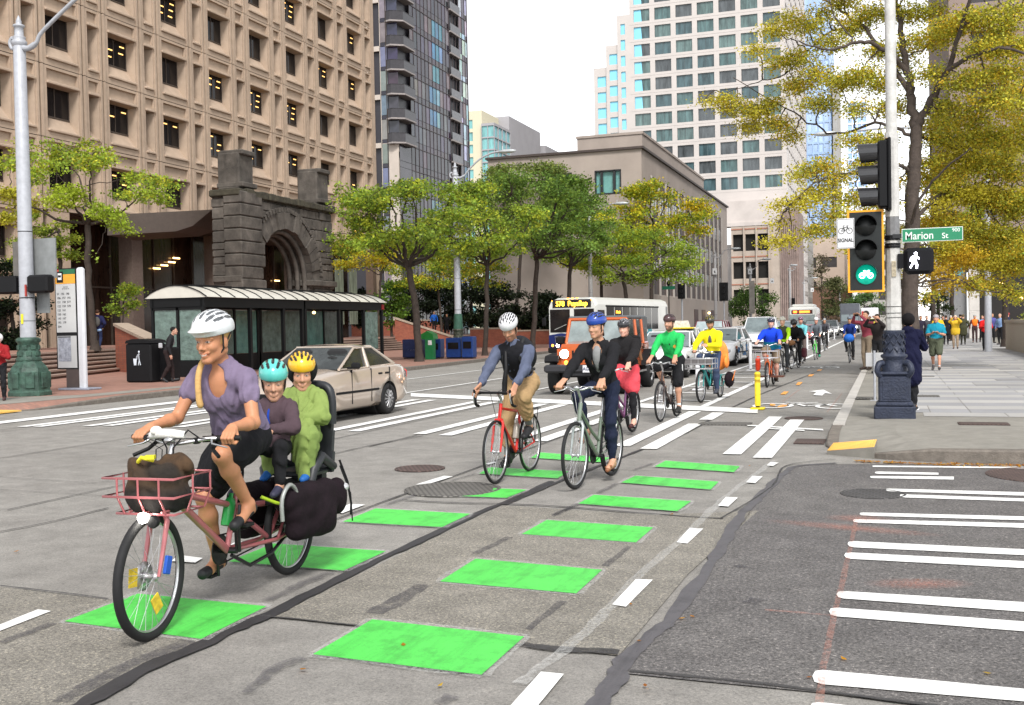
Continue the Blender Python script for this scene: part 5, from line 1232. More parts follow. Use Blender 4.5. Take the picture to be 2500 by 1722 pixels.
    b.lathe([(.02,-.07),(.02,.07)],bb,10,0,axis=(0,1,0)); b.lathe([(.085,-.052),(.095,-.050),(.095,-.046),(.085,-.044)],bb,24,0,axis=(0,1,0))
    for i in range(5): a=2*PI*i/5; b.tube([bb+V((0,-.048,0)),bb+V((math.cos(a)*.088,-.048,math.sin(a)*.088))],.006,5,0)
    for s_ in(1,-1):
        pe=bb+V((math.cos(th)*.168*s_,s_*.075,math.sin(th)*.168*s_)); b.tube([bb+V((0,s_*.07,0)),pe],[.014,.010],6,0); b.box(pe+V((0,s_*.065,0)),(.09,.085,.022),m=1,bev=.004)
    ch=[(bb.x+math.cos(a)*.09,-.048,bb.z+math.sin(a)*.09) for a in np.linspace(-PI/2,PI/2,8)]+[(math.cos(a)*.045,-.048,Rr+math.sin(a)*.045) for a in np.linspace(PI/2,3*PI/2,8)]
    b.tube(ch,.0055,4,1,closed=True,up=(0,1,0)); b.lathe([(.05,-.055),(.05,-.04)],(0,0,Rr),14,1,axis=(0,1,0)); b.build('crankset',[k.get('crankm',BLKM),BLKP],t)
    # handlebar
    bz=k.get('barz',ht.z+.08); bx=k.get('barx',wb-.10); hbk=k.get('bar','drop'); b=MB(); c=V((bx,0,bz)); b.tube([ht-V((0,0,.02)),ht+V((-.005,0,.05)),c],.015,8,1); out={}
    if hbk=='drop':
        for s_ in(1,-1):
            p=[c,c+V((0,s_*.19,0)),c+V((.035,s_*.205,-.002)),c+V((.085,s_*.205,-.012)),c+V((.115,s_*.207,-.06)),c+V((.09,s_*.21,-.12)),c+V((.02,s_*.212,-.14))]; b.tube([p[0],p[1]],.0135,8,0); b.tube(smooth_pts(p[1:],3),.0165,8,0)
            h0=c+V((.085,s_*.205,-.006)); b.tube([h0,h0+V((.045,0,.012)),h0+V((.062,0,.045))],[.018,.017,.012],8,0); b.tube([h0+V((.05,0,.02)),h0+V((.07,s_*.005,-.04)),h0+V((.045,s_*.01,-.10))],[.008,.006,.006],5,1)
            b.tube([h0+V((.045,0,.01)),h0+V((.10,-s_*.06,.06)),c+V((.08,s_*.05,.02)),hb+V((.04,s_*.02,0))],.0028,4,0); out[s_]=h0+V((.025,0,.012))
        out['bard']=(1,0,.15)
    else:
        w=k.get('barw',.30); rise=k.get('rise',.02); back=k.get('back',.05)
        for s_ in(1,-1):
            g0=c+V((-back*.7,s_*(w-.13),rise)); g1=c+V((-back,s_*w,rise)); b.tube(smooth_pts([c,c+V((0,s_*.05,0)),g0-V((-back*.2,s_*.05,0)),g0],3),.012,8,1); b.tube([g0,g1],.0165,8,2)
            b.tube([g0+V((.01,-s_*.03,0)),g0+V((.05,0,-.025)),g0+V((.055,s_*.10,-.045))],[.009,.006,.004],5,1)
            b.tube([g0+V((.02,-s_*.02,0)),c+V((.13,s_*.10,.04)),c+V((.13,-s_*.02,-.02)),hb+V((.04,-s_*.01,.0)),hb+V((.03,s_*.03,-.1))],.003,4,1 if k.get('cablew') else 0)
            out[s_]=(g0+g1)/2
        out['bard']=(0,1,0)
        b.ell(c+V((.03,0,.02)),(.03,.035,.022),8,6,1)
    b.build('handlebar',[BLKP,ALU,k.get('gripm',BLKP)],t)
    if k.get('rack'):
        b=MB(); 
        for y in(.06,-.06): b.tube([V((.12,y,Rr+.38)),V((-.2,y,Rr+.38))],.006,5); b.tube([V((-.12,y,Rr+.38)),V((0,y,Rr))],.005,5); b.tube([V((.05,y,Rr+.38)),V((0,y,Rr))],.005,5)
        for x in(.12,.0,-.1,-.2): b.tube([V((x,-.06,Rr+.38)),V((x,.06,Rr+.38))],.005,5)
        b.build('rear_rack',BLKM,t)
    if k.get('fender'):
        b=MB(); 
        for (x,Rq,a0,a1) in ((wb,Rw,.1*PI,.72*PI),(0,Rr,.15*PI,1.05*PI)):
            P=[(x+math.cos(a)*(Rq+.022),0,Rq+math.sin(a)*(Rq+.022)) for a in np.linspace(a0,a1,14)]; 
            vs=[];
            for p in P:
                for y,dz in((-.028,-.008),(0,.0),(.028,-.008)): vs.append((p[0]+(p[0]-x)*dz*3,y,p[2]+(p[2]-Rq)*dz*3))
            b.add(vs,[(3*i+j,3*i+j+1,3*i+j+4,3*i+j+3) for i in range(13) for j in(0,1)],0,True)
        b.build('fender',k.get('fenderm',BLKM),t)
    if k.get('bottle'): 
        b=MB(); q=bb.lerp(stp,.5)+V((.055,0,.0)); b.lathe([(.034,-.09),(.036,-.08),(.036,.05),(.026,.075),(.014,.085),(.014,.11)],q,12,0,axis=sd); b.build('water_bottle',k.get('bottlem',mat('grey_bottle',(.3,.3,.3),.3)),t)
    if k.get('light'):
        b=MB(); b.lathe([(.018,-.03),(.03,.0),(.03,.012)],hb+V((.06,0,.12)) if k['light']==1 else V(k['light']),10,0,axis=(1,0,0)); b.build('headlight',HEADL if k.get('lit') else BLKP,t)
    out.update(t=t,bb=bb,th=th,seat=seat,c=c,hb=hb,ht=ht,wb=wb,Rw=Rw,Rr=Rr); return out
def pedal(B,s_):
    th=B['th']; bb=B['bb']; return bb+V((math.cos(th)*.168*s_,s_*.135,math.sin(th)*.168*s_))
def rider(B,sty,vox=.012,s=1.0,lean=.42,head=None,hf=(1,0,0),hu=(0,0,1),seatdx=0,**kw):
    P=B['seat']+V((-.05+seatdx,0,.095)); sl=.50*s; N=P+V((math.sin(lean),0,math.cos(lean)))*sl
    N=kw.pop('neck',N)
    H=head or (N+V((.055+.07*math.sin(lean),0,.17))*s)
    bars=[B[1],B[-1]]; bd=V(B['bard']); drop=abs(bd.x)>.5
    if drop: wr=[b+V((-.085,0,.035)) for b in bars]; hd=[(1,0,-.1)]*2; 
    else: wr=[b+V((-.07,-.02*k,.055)) for b,k in zip(bars,(1,-1))]; 
    an=[];ft=[]
    for k in(1,-1):
        p=pedal(B,k); f=V((1,0,-.12 if k*math.sin(B['th'])<0 else -.35)).normalized(); an.append(p-f*.075*s+V((0,-k*.01,.085*s))); ft.append(f)
    J=dict(s=s,pelvis=P,neck=N,head=H,wrist=wr,bar=bars,elpole=[(-.25,.75,-.55),(-.25,-.75,-.55)],knpole=[(1,.18,.3),(1,-.18,.3)],ankle=an,foot=ft,hf=hf,hu=hu,hand=('grip','grip'),hnrm=[(.2,0,1),(.2,0,1)] if not drop else [(0,1,.6),(0,-1,.6)],hdir=[None,None] if drop else [(1,0,-.35),(1,0,-.35)],shf=.03)
    if drop:
        J['hnrm']=[(0,.95,.5),(0,-.95,.5)]; J['hdir']=[(1,0,-.15)]*2; J['thumb']=-1
    J.update(kw); return person(J,sty,vox)
def ride_at(B,fx,fy,rx=None,ry=None,body=None,lean=0):
    """fx,fy: front wheel contact point in the world"""
    ang=math.atan2(fy-ry,fx-rx) if rx is not None else -PI/2
    loc=V((fx-math.cos(ang)*B['wb'],fy-math.sin(ang)*B['wb'],0)); E=(lean,0,ang)
    for o in (B['t'],body) if body else (B['t'],): o.location=loc; o.rotation_mode='XYZ'; o.rotation_euler=E
    return Matrix.LocRotScale(loc,Euler(E),None)
GRP='people riding bicycles down the street'
def lab(o,l,g=GRP): return tag(o,l,'person',g)
TWO_PI=2*PI
# ================= woman on the pink longtail with two children
B=bike('dusty pink longtail cargo bicycle carrying a woman and two children',(.42,.13,.14),'long',wb=1.57,Rw=.345,Rr=.33,tw=.052,bbx=.80,bbz=.33,seatz=.90,hth=.49,crank=1.45,bar='flat',barx=1.33,barz=1.045,barw=.355,rise=.02,back=.13,steer=R(5),bottle=True,bottlem=mat('green_bottle',(.02,.30,.06),.3),light=(1.70,.06,.69),lit=True)
sty=dict(skin=(.47,.215,.115),top=(.165,.13,.20),top2=(.15,.12,.185),sleeve='short',slen=.42,tg=.012,skirt=(.008,.008,.010),sklen=.74,hair=(.50,.31,.12),hairstyle='braid',bside=-1,helmet=((.62,.64,.66),(.16,.17,.18)),visor=True,smile=1,fem=True,fat=1.08,shoes=(.012,.012,.014),shoetype='flat',vneck=True,collar=False,topname='blouse',bvox=.0048,famp=.6)
o,I=rider(B,sty,.0062,s=1.02,lean=.50,head=V((.882,-.01,1.618)),neck=V((.80,0,1.468)),slat=(.1,1,-.04),hs=1.1,knpole=[(1,.02,.3),(1,-.05,.3)],hf=(.98,-.10,-.12),seatdx=.03,elpole=[(-.5,.25,-.8),(-.5,-.25,-.8)],hdir=[(.95,.1,-.35),(.95,-.1,-.35)],shw=.175)
lab(o,'woman in lilac top, black skirt and white helmet smiling on the pink longtail')
M=ride_at(B,-3.80,4.78,-3.88,6.34,o); t=B['t']
PINKM=MATS['frame_42_13_14']
# white console bag between the bars, glove
b=MB(); b.tube([(1.31,-.15,1.085),(1.34,-.08,1.10),(1.35,.0,1.10),(1.33,.08,1.09)],[.022,.028,.028,.024],10,0); b.ell((1.34,-.10,1.115),(.036,.034,.028),10,8,0); b.build('handlebar_bag',mat('white_padding',(.75,.74,.70),.7,var=.1,vs=12,bump=.3,bs=30),t)
b=MB()
for s_ in(1,-1): b.tube([(1.20,s_*.20,1.035),(1.26,s_*.21,1.005),(1.31,s_*.28,.97)],.012,5,0); b.tube([(1.22,s_*.12,1.05),(1.33,s_*.10,1.12),(1.36,s_*.02,1.02),(1.36,s_*.03,.86)],.005,5,0); b.tube([(1.18,s_*.24,1.06),(1.25,s_*.14,1.06)],.019,7,0); b.box((1.28,s_*.12,1.055),(.05,.04,.035),m=0,bev=.008)
b.build('brake_lever',BLKP,t)
# rack basket
b=MB(); 
def loop(z,x0,x1,w,r=.0075): b.tube([(x0,-w,z),(x1,-w,z),(x1,w,z),(x0,w,z)],r,6,closed=True)
loop(.89,1.30,1.66,.22); loop(.79,1.30,1.66,.22); loop(.69,1.33,1.60,.18)
for x,y in ((1.66,-.13),(1.66,0),(1.66,.13),(1.48,.22),(1.48,-.22),(1.31,.22),(1.31,-.22)): b.tube([(x,y,.895),(x,y,.79),(x if x<1.6 else 1.60,max(-.18,min(.18,y)),.69)],.0065,6)
for y in(-.1,0,.1): b.tube([(1.33,y,.70),(1.60,y,.70)],.006,6)
for y in(.05,-.05): b.tube([(1.45,y,.70),(1.57,y,.345)],.006,6)
b.tube([(1.30,0,.78),(1.38,0,.70)],.012,6); b.build('front_basket',PINKM,t)
b=MB(); b.lathe([(.018,-.05),(.034,-.02),(.036,.0),(.03,.008)],(1.68,.10,.665),12,0,axis=(1,.1,-.05)); b.build('lamp_housing',BLKP,t)
sd_=SD(); sd_.ell((1.47,0,.87),(.14,.175,.09),None,.03); sd_.ell((1.42,.07,.93),(.09,.11,.06),None,.04); sd_.ell((1.50,-.09,.93),(.08,.07,.06),None,.04); sd_.ell((1.47,0,.78),(.15,.19,.11),None,.03,(.010,.009,.009)); sd_.ell((1.55,.05,.90),(.07,.12,.05),None,.03,(.012,.011,.010))
v,f=sd_.mesh(.009,lambda g:.016*np.sin(30*g[...,0]+16*g[...,1])*np.sin(26*g[...,1]+19*g[...,2])+.007*np.sin(55*g[...,1]-40*g[...,0]+30*g[...,2])); bag=np_obj('bag',v,f,mat('canvas_bag',(.5,.5,.5),.9,var=.5,vs=7,bump=.6,bs=20,attr=True),None,sd_.colors(v,(.06,.032,.014),.02),2); bag.matrix_world=M.copy(); tag(bag,'crumpled brown canvas bag lying in the pink front basket','bag')
b=MB(); b.box((1.60,.04,1.0),(.05,.05,.02),rz=.4); b.tube([(1.58,.05,.98),(1.62,.0,1.0),(1.58,-.05,.97)],.012,5); b.build('yellow_lock',mat('yellow_plastic',(.65,.6,.02),.5),t)
# spoke cards, disc, blue tag
b=MB(); b.box((1.57,.036,.20),(.07,.006,.095),ry=.5); b.box((1.68,-.03,.36),(.07,.006,.10),ry=-.1); b.build('spoke_card',mat('yellow_card',(.62,.45,.03),.6,var=.4,vs=25),t)
b=MB(); b.box((1.52,.075,.40),(.05,.02,.10),ry=-.3,bev=.004); b.build('axle_tag',mat('blue_plastic',(.01,.08,.42),.5),t)
b=MB(); b.lathe([(.03,-.045),(.08,-.044),(.08,-.041),(.03,-.04)],(1.57,0,.345),24,0,axis=(0,1,0)); b.build('brake_disc',ALU,t)
# rear deck, pannier bags, side hoop
b=MB(); b.b2(-.32,.36,-.10,.10,.53,.56,bev=.01); b.build('rear_deck',BLKP,t)
PANN=mat('dark_maroon_pannier',(.012,.007,.010),.9,spec=.2,var=.35,vs=6,bump=.5,bs=18)
for y in(1,-1):
    sd_=SD(); sd_.cone((.36,y*.17,.58),(-.16,y*.19,.56),.085,.085,.03); sd_.cone((.30,y*.19,.48),(-.18,y*.20,.50),.075,.085,.03); sd_.cone((.26,y*.19,.36),(-.14,y*.20,.34),.075,.08,.06); sd_.cone((.1,y*.19,.42),(-.1,y*.2,.42),.09,.09,.05); sd_.ell((-.27,y*.22,.50),(.09,.075,.13),None,.02)
    v,f=sd_.mesh(.013,lambda g:.005*np.sin(24*g[...,0]+9*g[...,2])*np.sin(17*g[...,2]+8*g[...,0])); np_obj('pannier',v,f,PANN,t,None,2)
b=MB(); b.tube(smooth_pts([V((.50,.22,.46)),V((.50,.22,.60)),V((.42,.23,.68)),V((.33,.23,.62)),V((.33,.22,.50))],4),.014,8,0); b.build('side_hoop',mat('grey_tube',(.30,.31,.30),.4,.3),t)
b=MB(); b.ell((-.30,.27,.56),(.05,.03,.03),10,6,0); b.tube([(-.38,.2,.74),(-.42,.24,.58),(-.45,.25,.42),(-.44,.25,.34)],.009,5,1); b.tube([(-.38,.2,.7),(-.40,.27,.5),(-.42,.27,.30)],.005,4,1); b.build('reflector_strap',[mat('silver_reflector',(.6,.6,.62),.2,.4),BLKP],t)
b=MB(); b.tube([(.55,.10,.62),(.48,.16,.575),(.40,.17,.55),(.35,.15,.58)],.012,5); b.build('bungee',mat('lime_strap',(.35,.50,.02),.6),t)
b=MB(); b.tube([(.80,.03,.30),(.62,.05,.20),(.35,.05,.22),(.15,.05,.30)],.012,6); b.tube([(.82,.10,.33),(.86,.12,.50),(.84,.12,.62)],.010,6); b.build('centre_stand',BLKM,t)
# rear child seat
b=MB(); b.b2(-.34,-.02,-.15,.15,.66,.70,bev=.015); 
P_=[(-.32,.66),(-.345,.80),(-.37,.95),(-.385,1.08),(-.39,1.18)]
for i in range(4): b.prism([(P_[i][0],P_[i][1]),(P_[i+1][0],P_[i+1][1]),(P_[i+1][0]-.04,P_[i+1][1]),(P_[i][0]-.04,P_[i][1])],-.165+.01*i,.165-.01*i,X=(1,0,0),Y=(0,0,1))
b.tube(smooth_pts([V((-.375,.15,1.0)),V((-.365,.155,1.19)),V((-.37,.10,1.27)),V((-.37,-.10,1.27)),V((-.365,-.155,1.19)),V((-.375,-.15,1.0))],4),.032,8); b.prism([(-.13,1.0),(.13,1.0),(.13,1.26),(-.13,1.26)],-.01,.02,O=(-.395,0,0),X=(0,1,0),Y=(0,0,1))
for y in(.17,-.17): b.tube([(-.34,y,.70),(-.12,y*1.1,.80),(.0,y*1.1,.72),(.02,y*.9,.55),(.05,y*.9,.42)],[.03,.035,.035,.03,.028],8)
b.b2(-.33,-.26,-.12,.12,.54,.68); b.build('child_seat',mat('child_seat_plastic',(.022,.024,.028),.45,var=.1),t)
# children
def kid(P,lab_,sty,s,hf,yaw=0):
    P=V(P); N=P+V((-.03,0,.36*s/.62*.62)); 
    J=dict(s=s,hs=1.6,pelvis=P,neck=P+V((-.02,0,.50*s)),head=P+V((.005,0,.50*s+.22*s)),wrist=[P+V((.20,.09,.14)),P+V((.20,-.09,.14))],bar=[P+V((.24,.07,.13)),P+V((.24,-.07,.13))],hand=('open','open'),elpole=[(-.2,.8,-.5),(-.2,-.8,-.5)],
        knpole=[(.8,.4,.6),(.8,-.4,.6)],ankle=[P+V((.23,.15,-.22)),P+V((.23,-.15,-.22))],foot=[(1,0,-.2)]*2,hf=hf,hdir=[(1,-.3,-.2),(1,.3,-.2)],hnrm=[(0,.4,1),(0,-.4,1)])
    o,I=person(J,sty,.0065); o.matrix_world=M.copy(); lab(o,lab_); return o,I
kid((.17,0,.89),'small boy in turquoise helmet and plum jacket directly behind the woman',dict(bvox=.005,famp=.6,skin=(.50,.27,.18),top=(.070,.045,.055),collar=True,hood=True,helmet=((.10,.50,.45),(.02,.02,.02)),vents=5,hair=(.08,.05,.03),pants=(.010,.010,.012),tg=.022,shoes=(.03,.03,.06),inner=(.01,.05,.35)),.60,(.80,.42,-.14))
o,I=kid((-.23,0,.93),'child in yellow helmet and lime green raincoat on the rear seat of the longtail',dict(bvox=.005,skin=(.50,.26,.17),top=(.20,.27,.075),collar=False,hood=False,helmet=((.80,.45,.02),(.015,.015,.015)),vents=7,hair=(.010,.010,.012),hairstyle='puffy',pants=(.18,.25,.07),pg=.03,tg=.034,shoes=(.01,.10,.35)),.60,(.80,.45,-.12))
sd_=SD(); 
sd_.cone(I['N']+V((0,0,.0)),I['N']+V((.03,0,-.07)),.055,.10,.03); sd_.cone(I['N']+V((.08,.08,-.12)),I['P']+V((.28,.10,.02)),.075,.085,.05); sd_.cone(I['P']+V((.28,.10,.02)),I['P']+V((.24,.13,-.25)),.075,.05,.05); sd_.cone(I['N']+V((.08,-.08,-.12)),I['P']+V((.22,-.10,.0)),.075,.08,.05); sd_.ell(I['H']+V((-.01,0,-.04)),(.12,.12,.11),None,.01,None,True)
v,f=sd_.mesh(.0065,lambda g:.006*np.sin(60*g[...,2]+20*g[...,0]+7*np.sin(30*g[...,1]))+.004*np.sin(80*g[...,0]-33*g[...,1])); np_obj('raincoat_cape',v,f,CLOTH,o,np.tile(np.array((.20,.27,.075)),(len(v),1)),1)
b=MB(); b.tube([I['N']+V((.13,.13,-.12)),I['N']+V((.19,.06,-.20)),I['P']+V((.24,-.03,.10))],[.02,.024,.02],6,sy=.6); b.build('seat_harness',BLKP,o)
# ================= man on the red road bike
B=bike('bright red road bicycle with drop bars and rear rack',(.62,.018,.012),'road',wb=1.0,Rw=.34,crank=-.05+PI*.55,bar='drop',barx=.93,barz=.965,seatz=.94,rack=True,bottle=True,bottlem=mat('steel_bottle',(.35,.31,.27),.35,.3),forkm=None or MATS.get('x',None) or mat('red_fork',(.62,.018,.012),.28,.15,coat=.4))
sty=dict(skin=(.47,.24,.15),top=(.085,.10,.155),sleeve='long',pants=(.38,.25,.125),pg=.026,plen=.62,cuff=.055,vest=(.010,.010,.013),hair=(.05,.035,.02),helmet=((.62,.62,.64),(.015,.015,.018)),vents=9,smile=0,beard=(.30,.15,.09),shoes=(.012,.012,.014),sock=(.16,.165,.15),socklen=.35,pack=(.018,.019,.024),topname='sweater')
o,I=rider(B,sty,.0085,s=1.04,lean=.58,hf=(.86,.10,-.50),hu=(.35,0,.9))
lab(o,'bearded man in blue grey sweater and khaki trousers leaning on the red bike'); ride_at(B,-3.95,10.60,-3.90,11.6,o)
b=MB(); b.tube([(.53,-.06,1.40),(.62,-.02,1.22),(.60,-.05,1.05),(.61,-.05,.92)],[.018,.022,.03,.028],6,sy=.5); b.build('hanging_strap',BLKP,o)
# ================= woman on the grey-green city bike
B=bike('pale grey green city bicycle with curved cables and alloy bars',(.16,.20,.155),'city',wb=1.04,Rw=.345,crank=PI+1.25,bar='flat',barx=.95,barz=1.01,barw=.29,rise=.02,back=.07,seatz=.91,hth=.52,fender=False,gripm=BROWNG,forkm=mat('silver_grey_fork',(.42,.45,.45),.3,.4),cablew=True,tw=.040,rack=True)
sty=dict(skin=(.50,.27,.175),top=(.010,.010,.012),inner=(.24,.24,.245),pants=(.010,.014,.033),pg=.008,cuff=.034,hair=(.055,.032,.02),hairstyle='pony',helmet=((.012,.05,.30),(.01,.01,.012)),vents=7,fem=True,shoes=(.25,.10,.045),shoetype='sandal',collar=False,vneck=True,vd=.13,vl=.17,topname='cardigan')
o,I=rider(B,sty,.0085,s=.99,lean=.30,hf=(.97,-.22,-.08))
lab(o,'woman in blue helmet, black cardigan and dark jeans on the grey green bike'); ride_at(B,-3.02,10.42,-2.90,11.46,o)
b=MB(); f=lambda x,y,z:I['N']+I['up']*z+I['fw']*x+I['lat']*y
for s_ in(1,-1): b.tube([f(-.03,s_*.055,.01),f(.09,s_*.05,-.05),f(.135,s_*.045,-.15),f(.14,s_*.015,-.27)],.006,5)
b.build('lanyard',BLKP,o)
# ================= smiling woman behind with coral skirt
B=bike('purple bicycle mostly hidden behind the grey green bike',(.14,.04,.12),'city',wb=1.04,Rw=.34,crank=PI+1.4,bar='flat',barx=.93,barz=1.0,barw=.28,seatz=.88,fender=True,rack=True)
sty=dict(skin=(.66,.36,.27),top=(.012,.011,.012),pants=(.010,.010,.012),pg=.004,cuff=.034,skirt=(.60,.065,.085),sklen=.7,hair=(.25,.12,.05),helmet=((.02,.02,.024),(.3,.3,.32)),vents=7,smile=1,fem=True,shoes=(.05,.01,.012),shoetype='flat',topname='poncho',tg=.03)
o,I=rider(B,sty,.012,s=.96,lean=.22,hf=(.97,.0,-.1)); lab(o,'smiling woman in black poncho and coral skirt behind the blue helmet rider'); ride_at(B,-3.84,15.15,-3.76,16.2,o)
b=MB(); b.tube([I['wr'][0].lerp(I['el'][0],.02),I['wr'][0].lerp(I['el'][0],.45)],[.038,.046],10); b.build('orange_cuff',mat('orange_knit',(.75,.10,.02),.9),o)
b=MB(); b.lathe([(.034,0),(.034,.008)],I['N']-I['up']*.14+I['lat']*.07+I['fw']*.115,14,axis=I['fw']); b.build('round_badge',mat('orange_badge',(.80,.38,.06),.5),o)
b=MB(); b.tube([I['N']+V((.02,.12,.0)),I['N']+V((-.02,.2,-.18)),I['N']+V((-.03,.24,-.32))],[.03,.04,.02],8); b.build('tan_lapel',mat('tan_cloth',(.16,.07,.03),.9),o)
# ================= bearded man in green top
B=bike('brown black hybrid bicycle with straight bars',(.035,.018,.015),'road',wb=1.08,Rw=.345,crank=PI+1.45,bar='flat',barx=1.0,barz=.99,barw=.29,seatz=.92,back=.03,tw=.04,hth=.5,bottle=True)
sty=dict(skin=(.50,.265,.175),top=(.02,.42,.095),pants=(.010,.010,.012),plen=.54,pg=.02,hair=(.05,.03,.02),beard=(.06,.03,.018),helmet=((.055,.022,.024),(.02,.02,.02)),vents=7,fat=1.12,shoes=(.012,.012,.012),sock=(.7,.7,.7),socklen=.12,topname='jersey')
o,I=rider(B,sty,.012,s=1.03,lean=.33,hf=(.95,-.25,0)); lab(o,'bearded man in bright green long sleeve top and black shorts on a dark bike'); ride_at(B,-3.68,17.95,-3.60,19.05,o)
b=MB(); b.lathe([(.03,0),(.03,.008)],I['N']-I['up']*.20+I['lat']*.09+I['fw']*.135,14,axis=I['fw']); b.build('round_badge',MATS['orange_badge'],o)
b=MB(); b.tube([I['N']-I['up']*.02+I['fw']*.08,I['N']-I['up']*.17+I['fw']*.145],.012,5); b.build('sunglasses',BLKP,o)
b=MB(); b.tube([(.30,.19,.95),(.33,.20,.78),(.28,.20,.55)],.008,5); b.build('white_piping',mat('white_piping',(.7,.7,.7)),o)
# ================= man in yellow jacket on teal longtail with front crate
B=bike('teal longtail bicycle with grey front crate and orange child seat',(.02,.30,.29),'long',wb=1.55,Rw=.345,Rr=.26,tw=.05,bbx=.82,bbz=.32,seatz=.90,crank=PI+1.5,bar='flat',barx=1.25,barz=1.04,barw=.30,back=.12,light=(1.32,.03,1.10),lit=True)
t=B['t']; b=MB()
for z in(.72,.82,.93): b.tube([(1.30,-.30,z),(1.72,-.30,z),(1.72,.30,z),(1.30,.30,z)],.010,6,closed=True)
for x,y in ((1.72,-.3),(1.72,-.15),(1.72,0),(1.72,.15),(1.72,.3),(1.5,.3),(1.5,-.3),(1.3,.3),(1.3,-.3)): b.tube([(x,y,.72),(x,y,.93)],.007,5)
b.b2(1.30,1.72,-.3,.3,.715,.73,1); b.b2(1.715,1.725,-.29,.29,.80,.92,1); b.build('front_crate',[ALU,mat('grey_crate_panel',(.11,.10,.10),.7,var=.3,vs=10)],t)
sd_=SD(); sd_.ell((-.02,0,.95),(.09,.20,.34),None,.03); sd_.ell((.06,.17,.80),(.16,.05,.14),None,.03); sd_.ell((.06,-.17,.80),(.16,.05,.14),None,.03); v,f=sd_.mesh(.018); np_obj('child_seat',v,f,mat('orange_seat',(.85,.24,.035),.6,var=.15,vs=8),t,None,2)
for y in(.24,-.24): sd_=SD(); sd_.ell((.1,y,.42),(.28,.09,.18),None,.03); v,f=sd_.mesh(.018); np_obj('pannier',v,f,PANN,t,None,2)
b=MB(); b.tube([(-.18,.3,.60),(.02,.34,.56),(.2,.33,.40)],.008,5); b.build('orange_strap',mat('orange_strap',(.8,.22,.03)),t)
sty=dict(skin=(.50,.26,.17),top=(.80,.68,.01),inner=(.10,.09,.095),pants=(.045,.065,.12),pg=.02,hair=(.03,.02,.015),beard=(.10,.06,.045),helmet=((.018,.017,.012),(.25,.2,.03)),vents=5,shoes=(.04,.045,.06),topname='rain_jacket',tg=.022,fat=1.05,tlen='hip')
J=dict(wrist=[V((1.10,.10,1.17)),V((1.13,-.27,1.08))],hand=('open','grip')); o,I=rider(B,sty,.014,s=1.02,lean=.20,hf=(.92,.12,-.35),wrist=[V((1.03,.03,1.20)),V((1.07,-.26,1.10))],hand=('open','grip'),hdir=[(.5,-.8,.1),(1,0,-.3)],hnrm=[(.5,.3,.6),(0,0,1)])
lab(o,'man in open yellow rain jacket and jeans on the teal longtail with crate'); ride_at(B,-3.72,22.35,-3.55,23.9,o)
# ================= man in two-tone blue anorak on orange cargo bike
B=bike('orange cargo bicycle with pale wire basket and side bag',(.55,.10,.015),'city',wb=1.30,Rw=.32,Rr=.32,crank=PI+1.3,bar='flat',barx=1.13,barz=1.06,barw=.36,rise=.05,back=.14,seatz=.86,tw=.05,step=True); t=B['t']
b=MB()
for z in(.76,.93): b.tube([(1.2,-.30,z),(1.56,-.30,z),(1.56,.30,z),(1.2,.30,z)],.009,6,closed=True)
for x,y in ((1.56,-.3),(1.56,-.1),(1.56,.1),(1.56,.3),(1.2,.3),(1.2,-.3)): b.tube([(x,y,.76),(x,y,.93)],.007,5)
for y in(-.2,0,.2): b.tube([(1.2,y,.76),(1.56,y,.76)],.006,5)
b.build('front_basket',mat('pale_wire',(.45,.43,.46),.4,.3),t)
b=MB(); b.box((.95,-.27,.60),(.28,.10,.34),bev=.03,ry=.3); b.build('side_bag',mat('red_orange_bag',(.60,.04,.01),.7,var=.3,vs=8),t); b=MB(); b.b2(.45,.95,-.35,.35,.24,.27); b.build('running_board',mat('brown_board',(.10,.03,.015),.7),t)
sty=dict(skin=(.62,.35,.27),top=(.008,.05,.55),top2=(.006,.13,.19),pants=(.20,.15,.10),plen=.5,pg=.02,hair=(.12,.11,.10),beard=(.30,.27,.25),helmet=((.02,.025,.05),(.6,.62,.66)),vents=7,fat=1.28,shoes=(.05,.03,.02),topname='anorak',tg=.03)
o,I=rider(B,sty,.016,s=1.03,lean=.18,hf=(1,0,0)); lab(o,'heavy man in two tone blue anorak on the orange cargo bike'); ride_at(B,-2.93,27.75,-2.90,29.1,o)
# ================= farther riders
def far_rider(label,blabel,sty,fc,f,r,vox=.022,s=1.0,lean=.3,**k):
    sty.setdefault('shoes',(.02,.02,.02)); B=bike(blabel,fc,k.pop('kind','road'),wb=1.02,crank=k.pop('crank',PI+1.3),bar=k.pop('bar','flat'),barx=.93,barz=1.0,barw=.27,far=True,light=k.pop('light',None),lit=True); h=k.pop('hf',(1,0,0))
    o,I=rider(B,sty,vox,s=s,lean=lean,hf=h,**k); lab(o,label); ride_at(B,*f,*r,body=o); return B,o,I
far_rider('man in lime jacket and pale helmet right behind the blue anorak rider','dark bicycle behind the orange cargo bike',dict(skin='light',top=(.35,.62,.02),vest=(.05,.06,.03),pants=(.02,.022,.025),helmet=((.55,.53,.45),(.2,.2,.2)),smile=1,hair=(.05,.03,.02)),(.02,.02,.02),(-3.15,33.6),(-3.1,34.7),lean=.3)
B,o,I=far_rider('rider in black hood bent over the bars with face hidden','black bicycle with tan handlebar bag',dict(skin='tan',top=(.008,.008,.009),tg=.045,hood=True,pants=(.012,.012,.013),helmet=((.01,.01,.012),(.01,.01,.01)),hair=(.008,.008,.008),hairstyle='puffy'),(.02,.02,.022),(-3.22,38.5),(-3.05,39.6),lean=.7,hf=(.7,0,-.75),s=1.03)
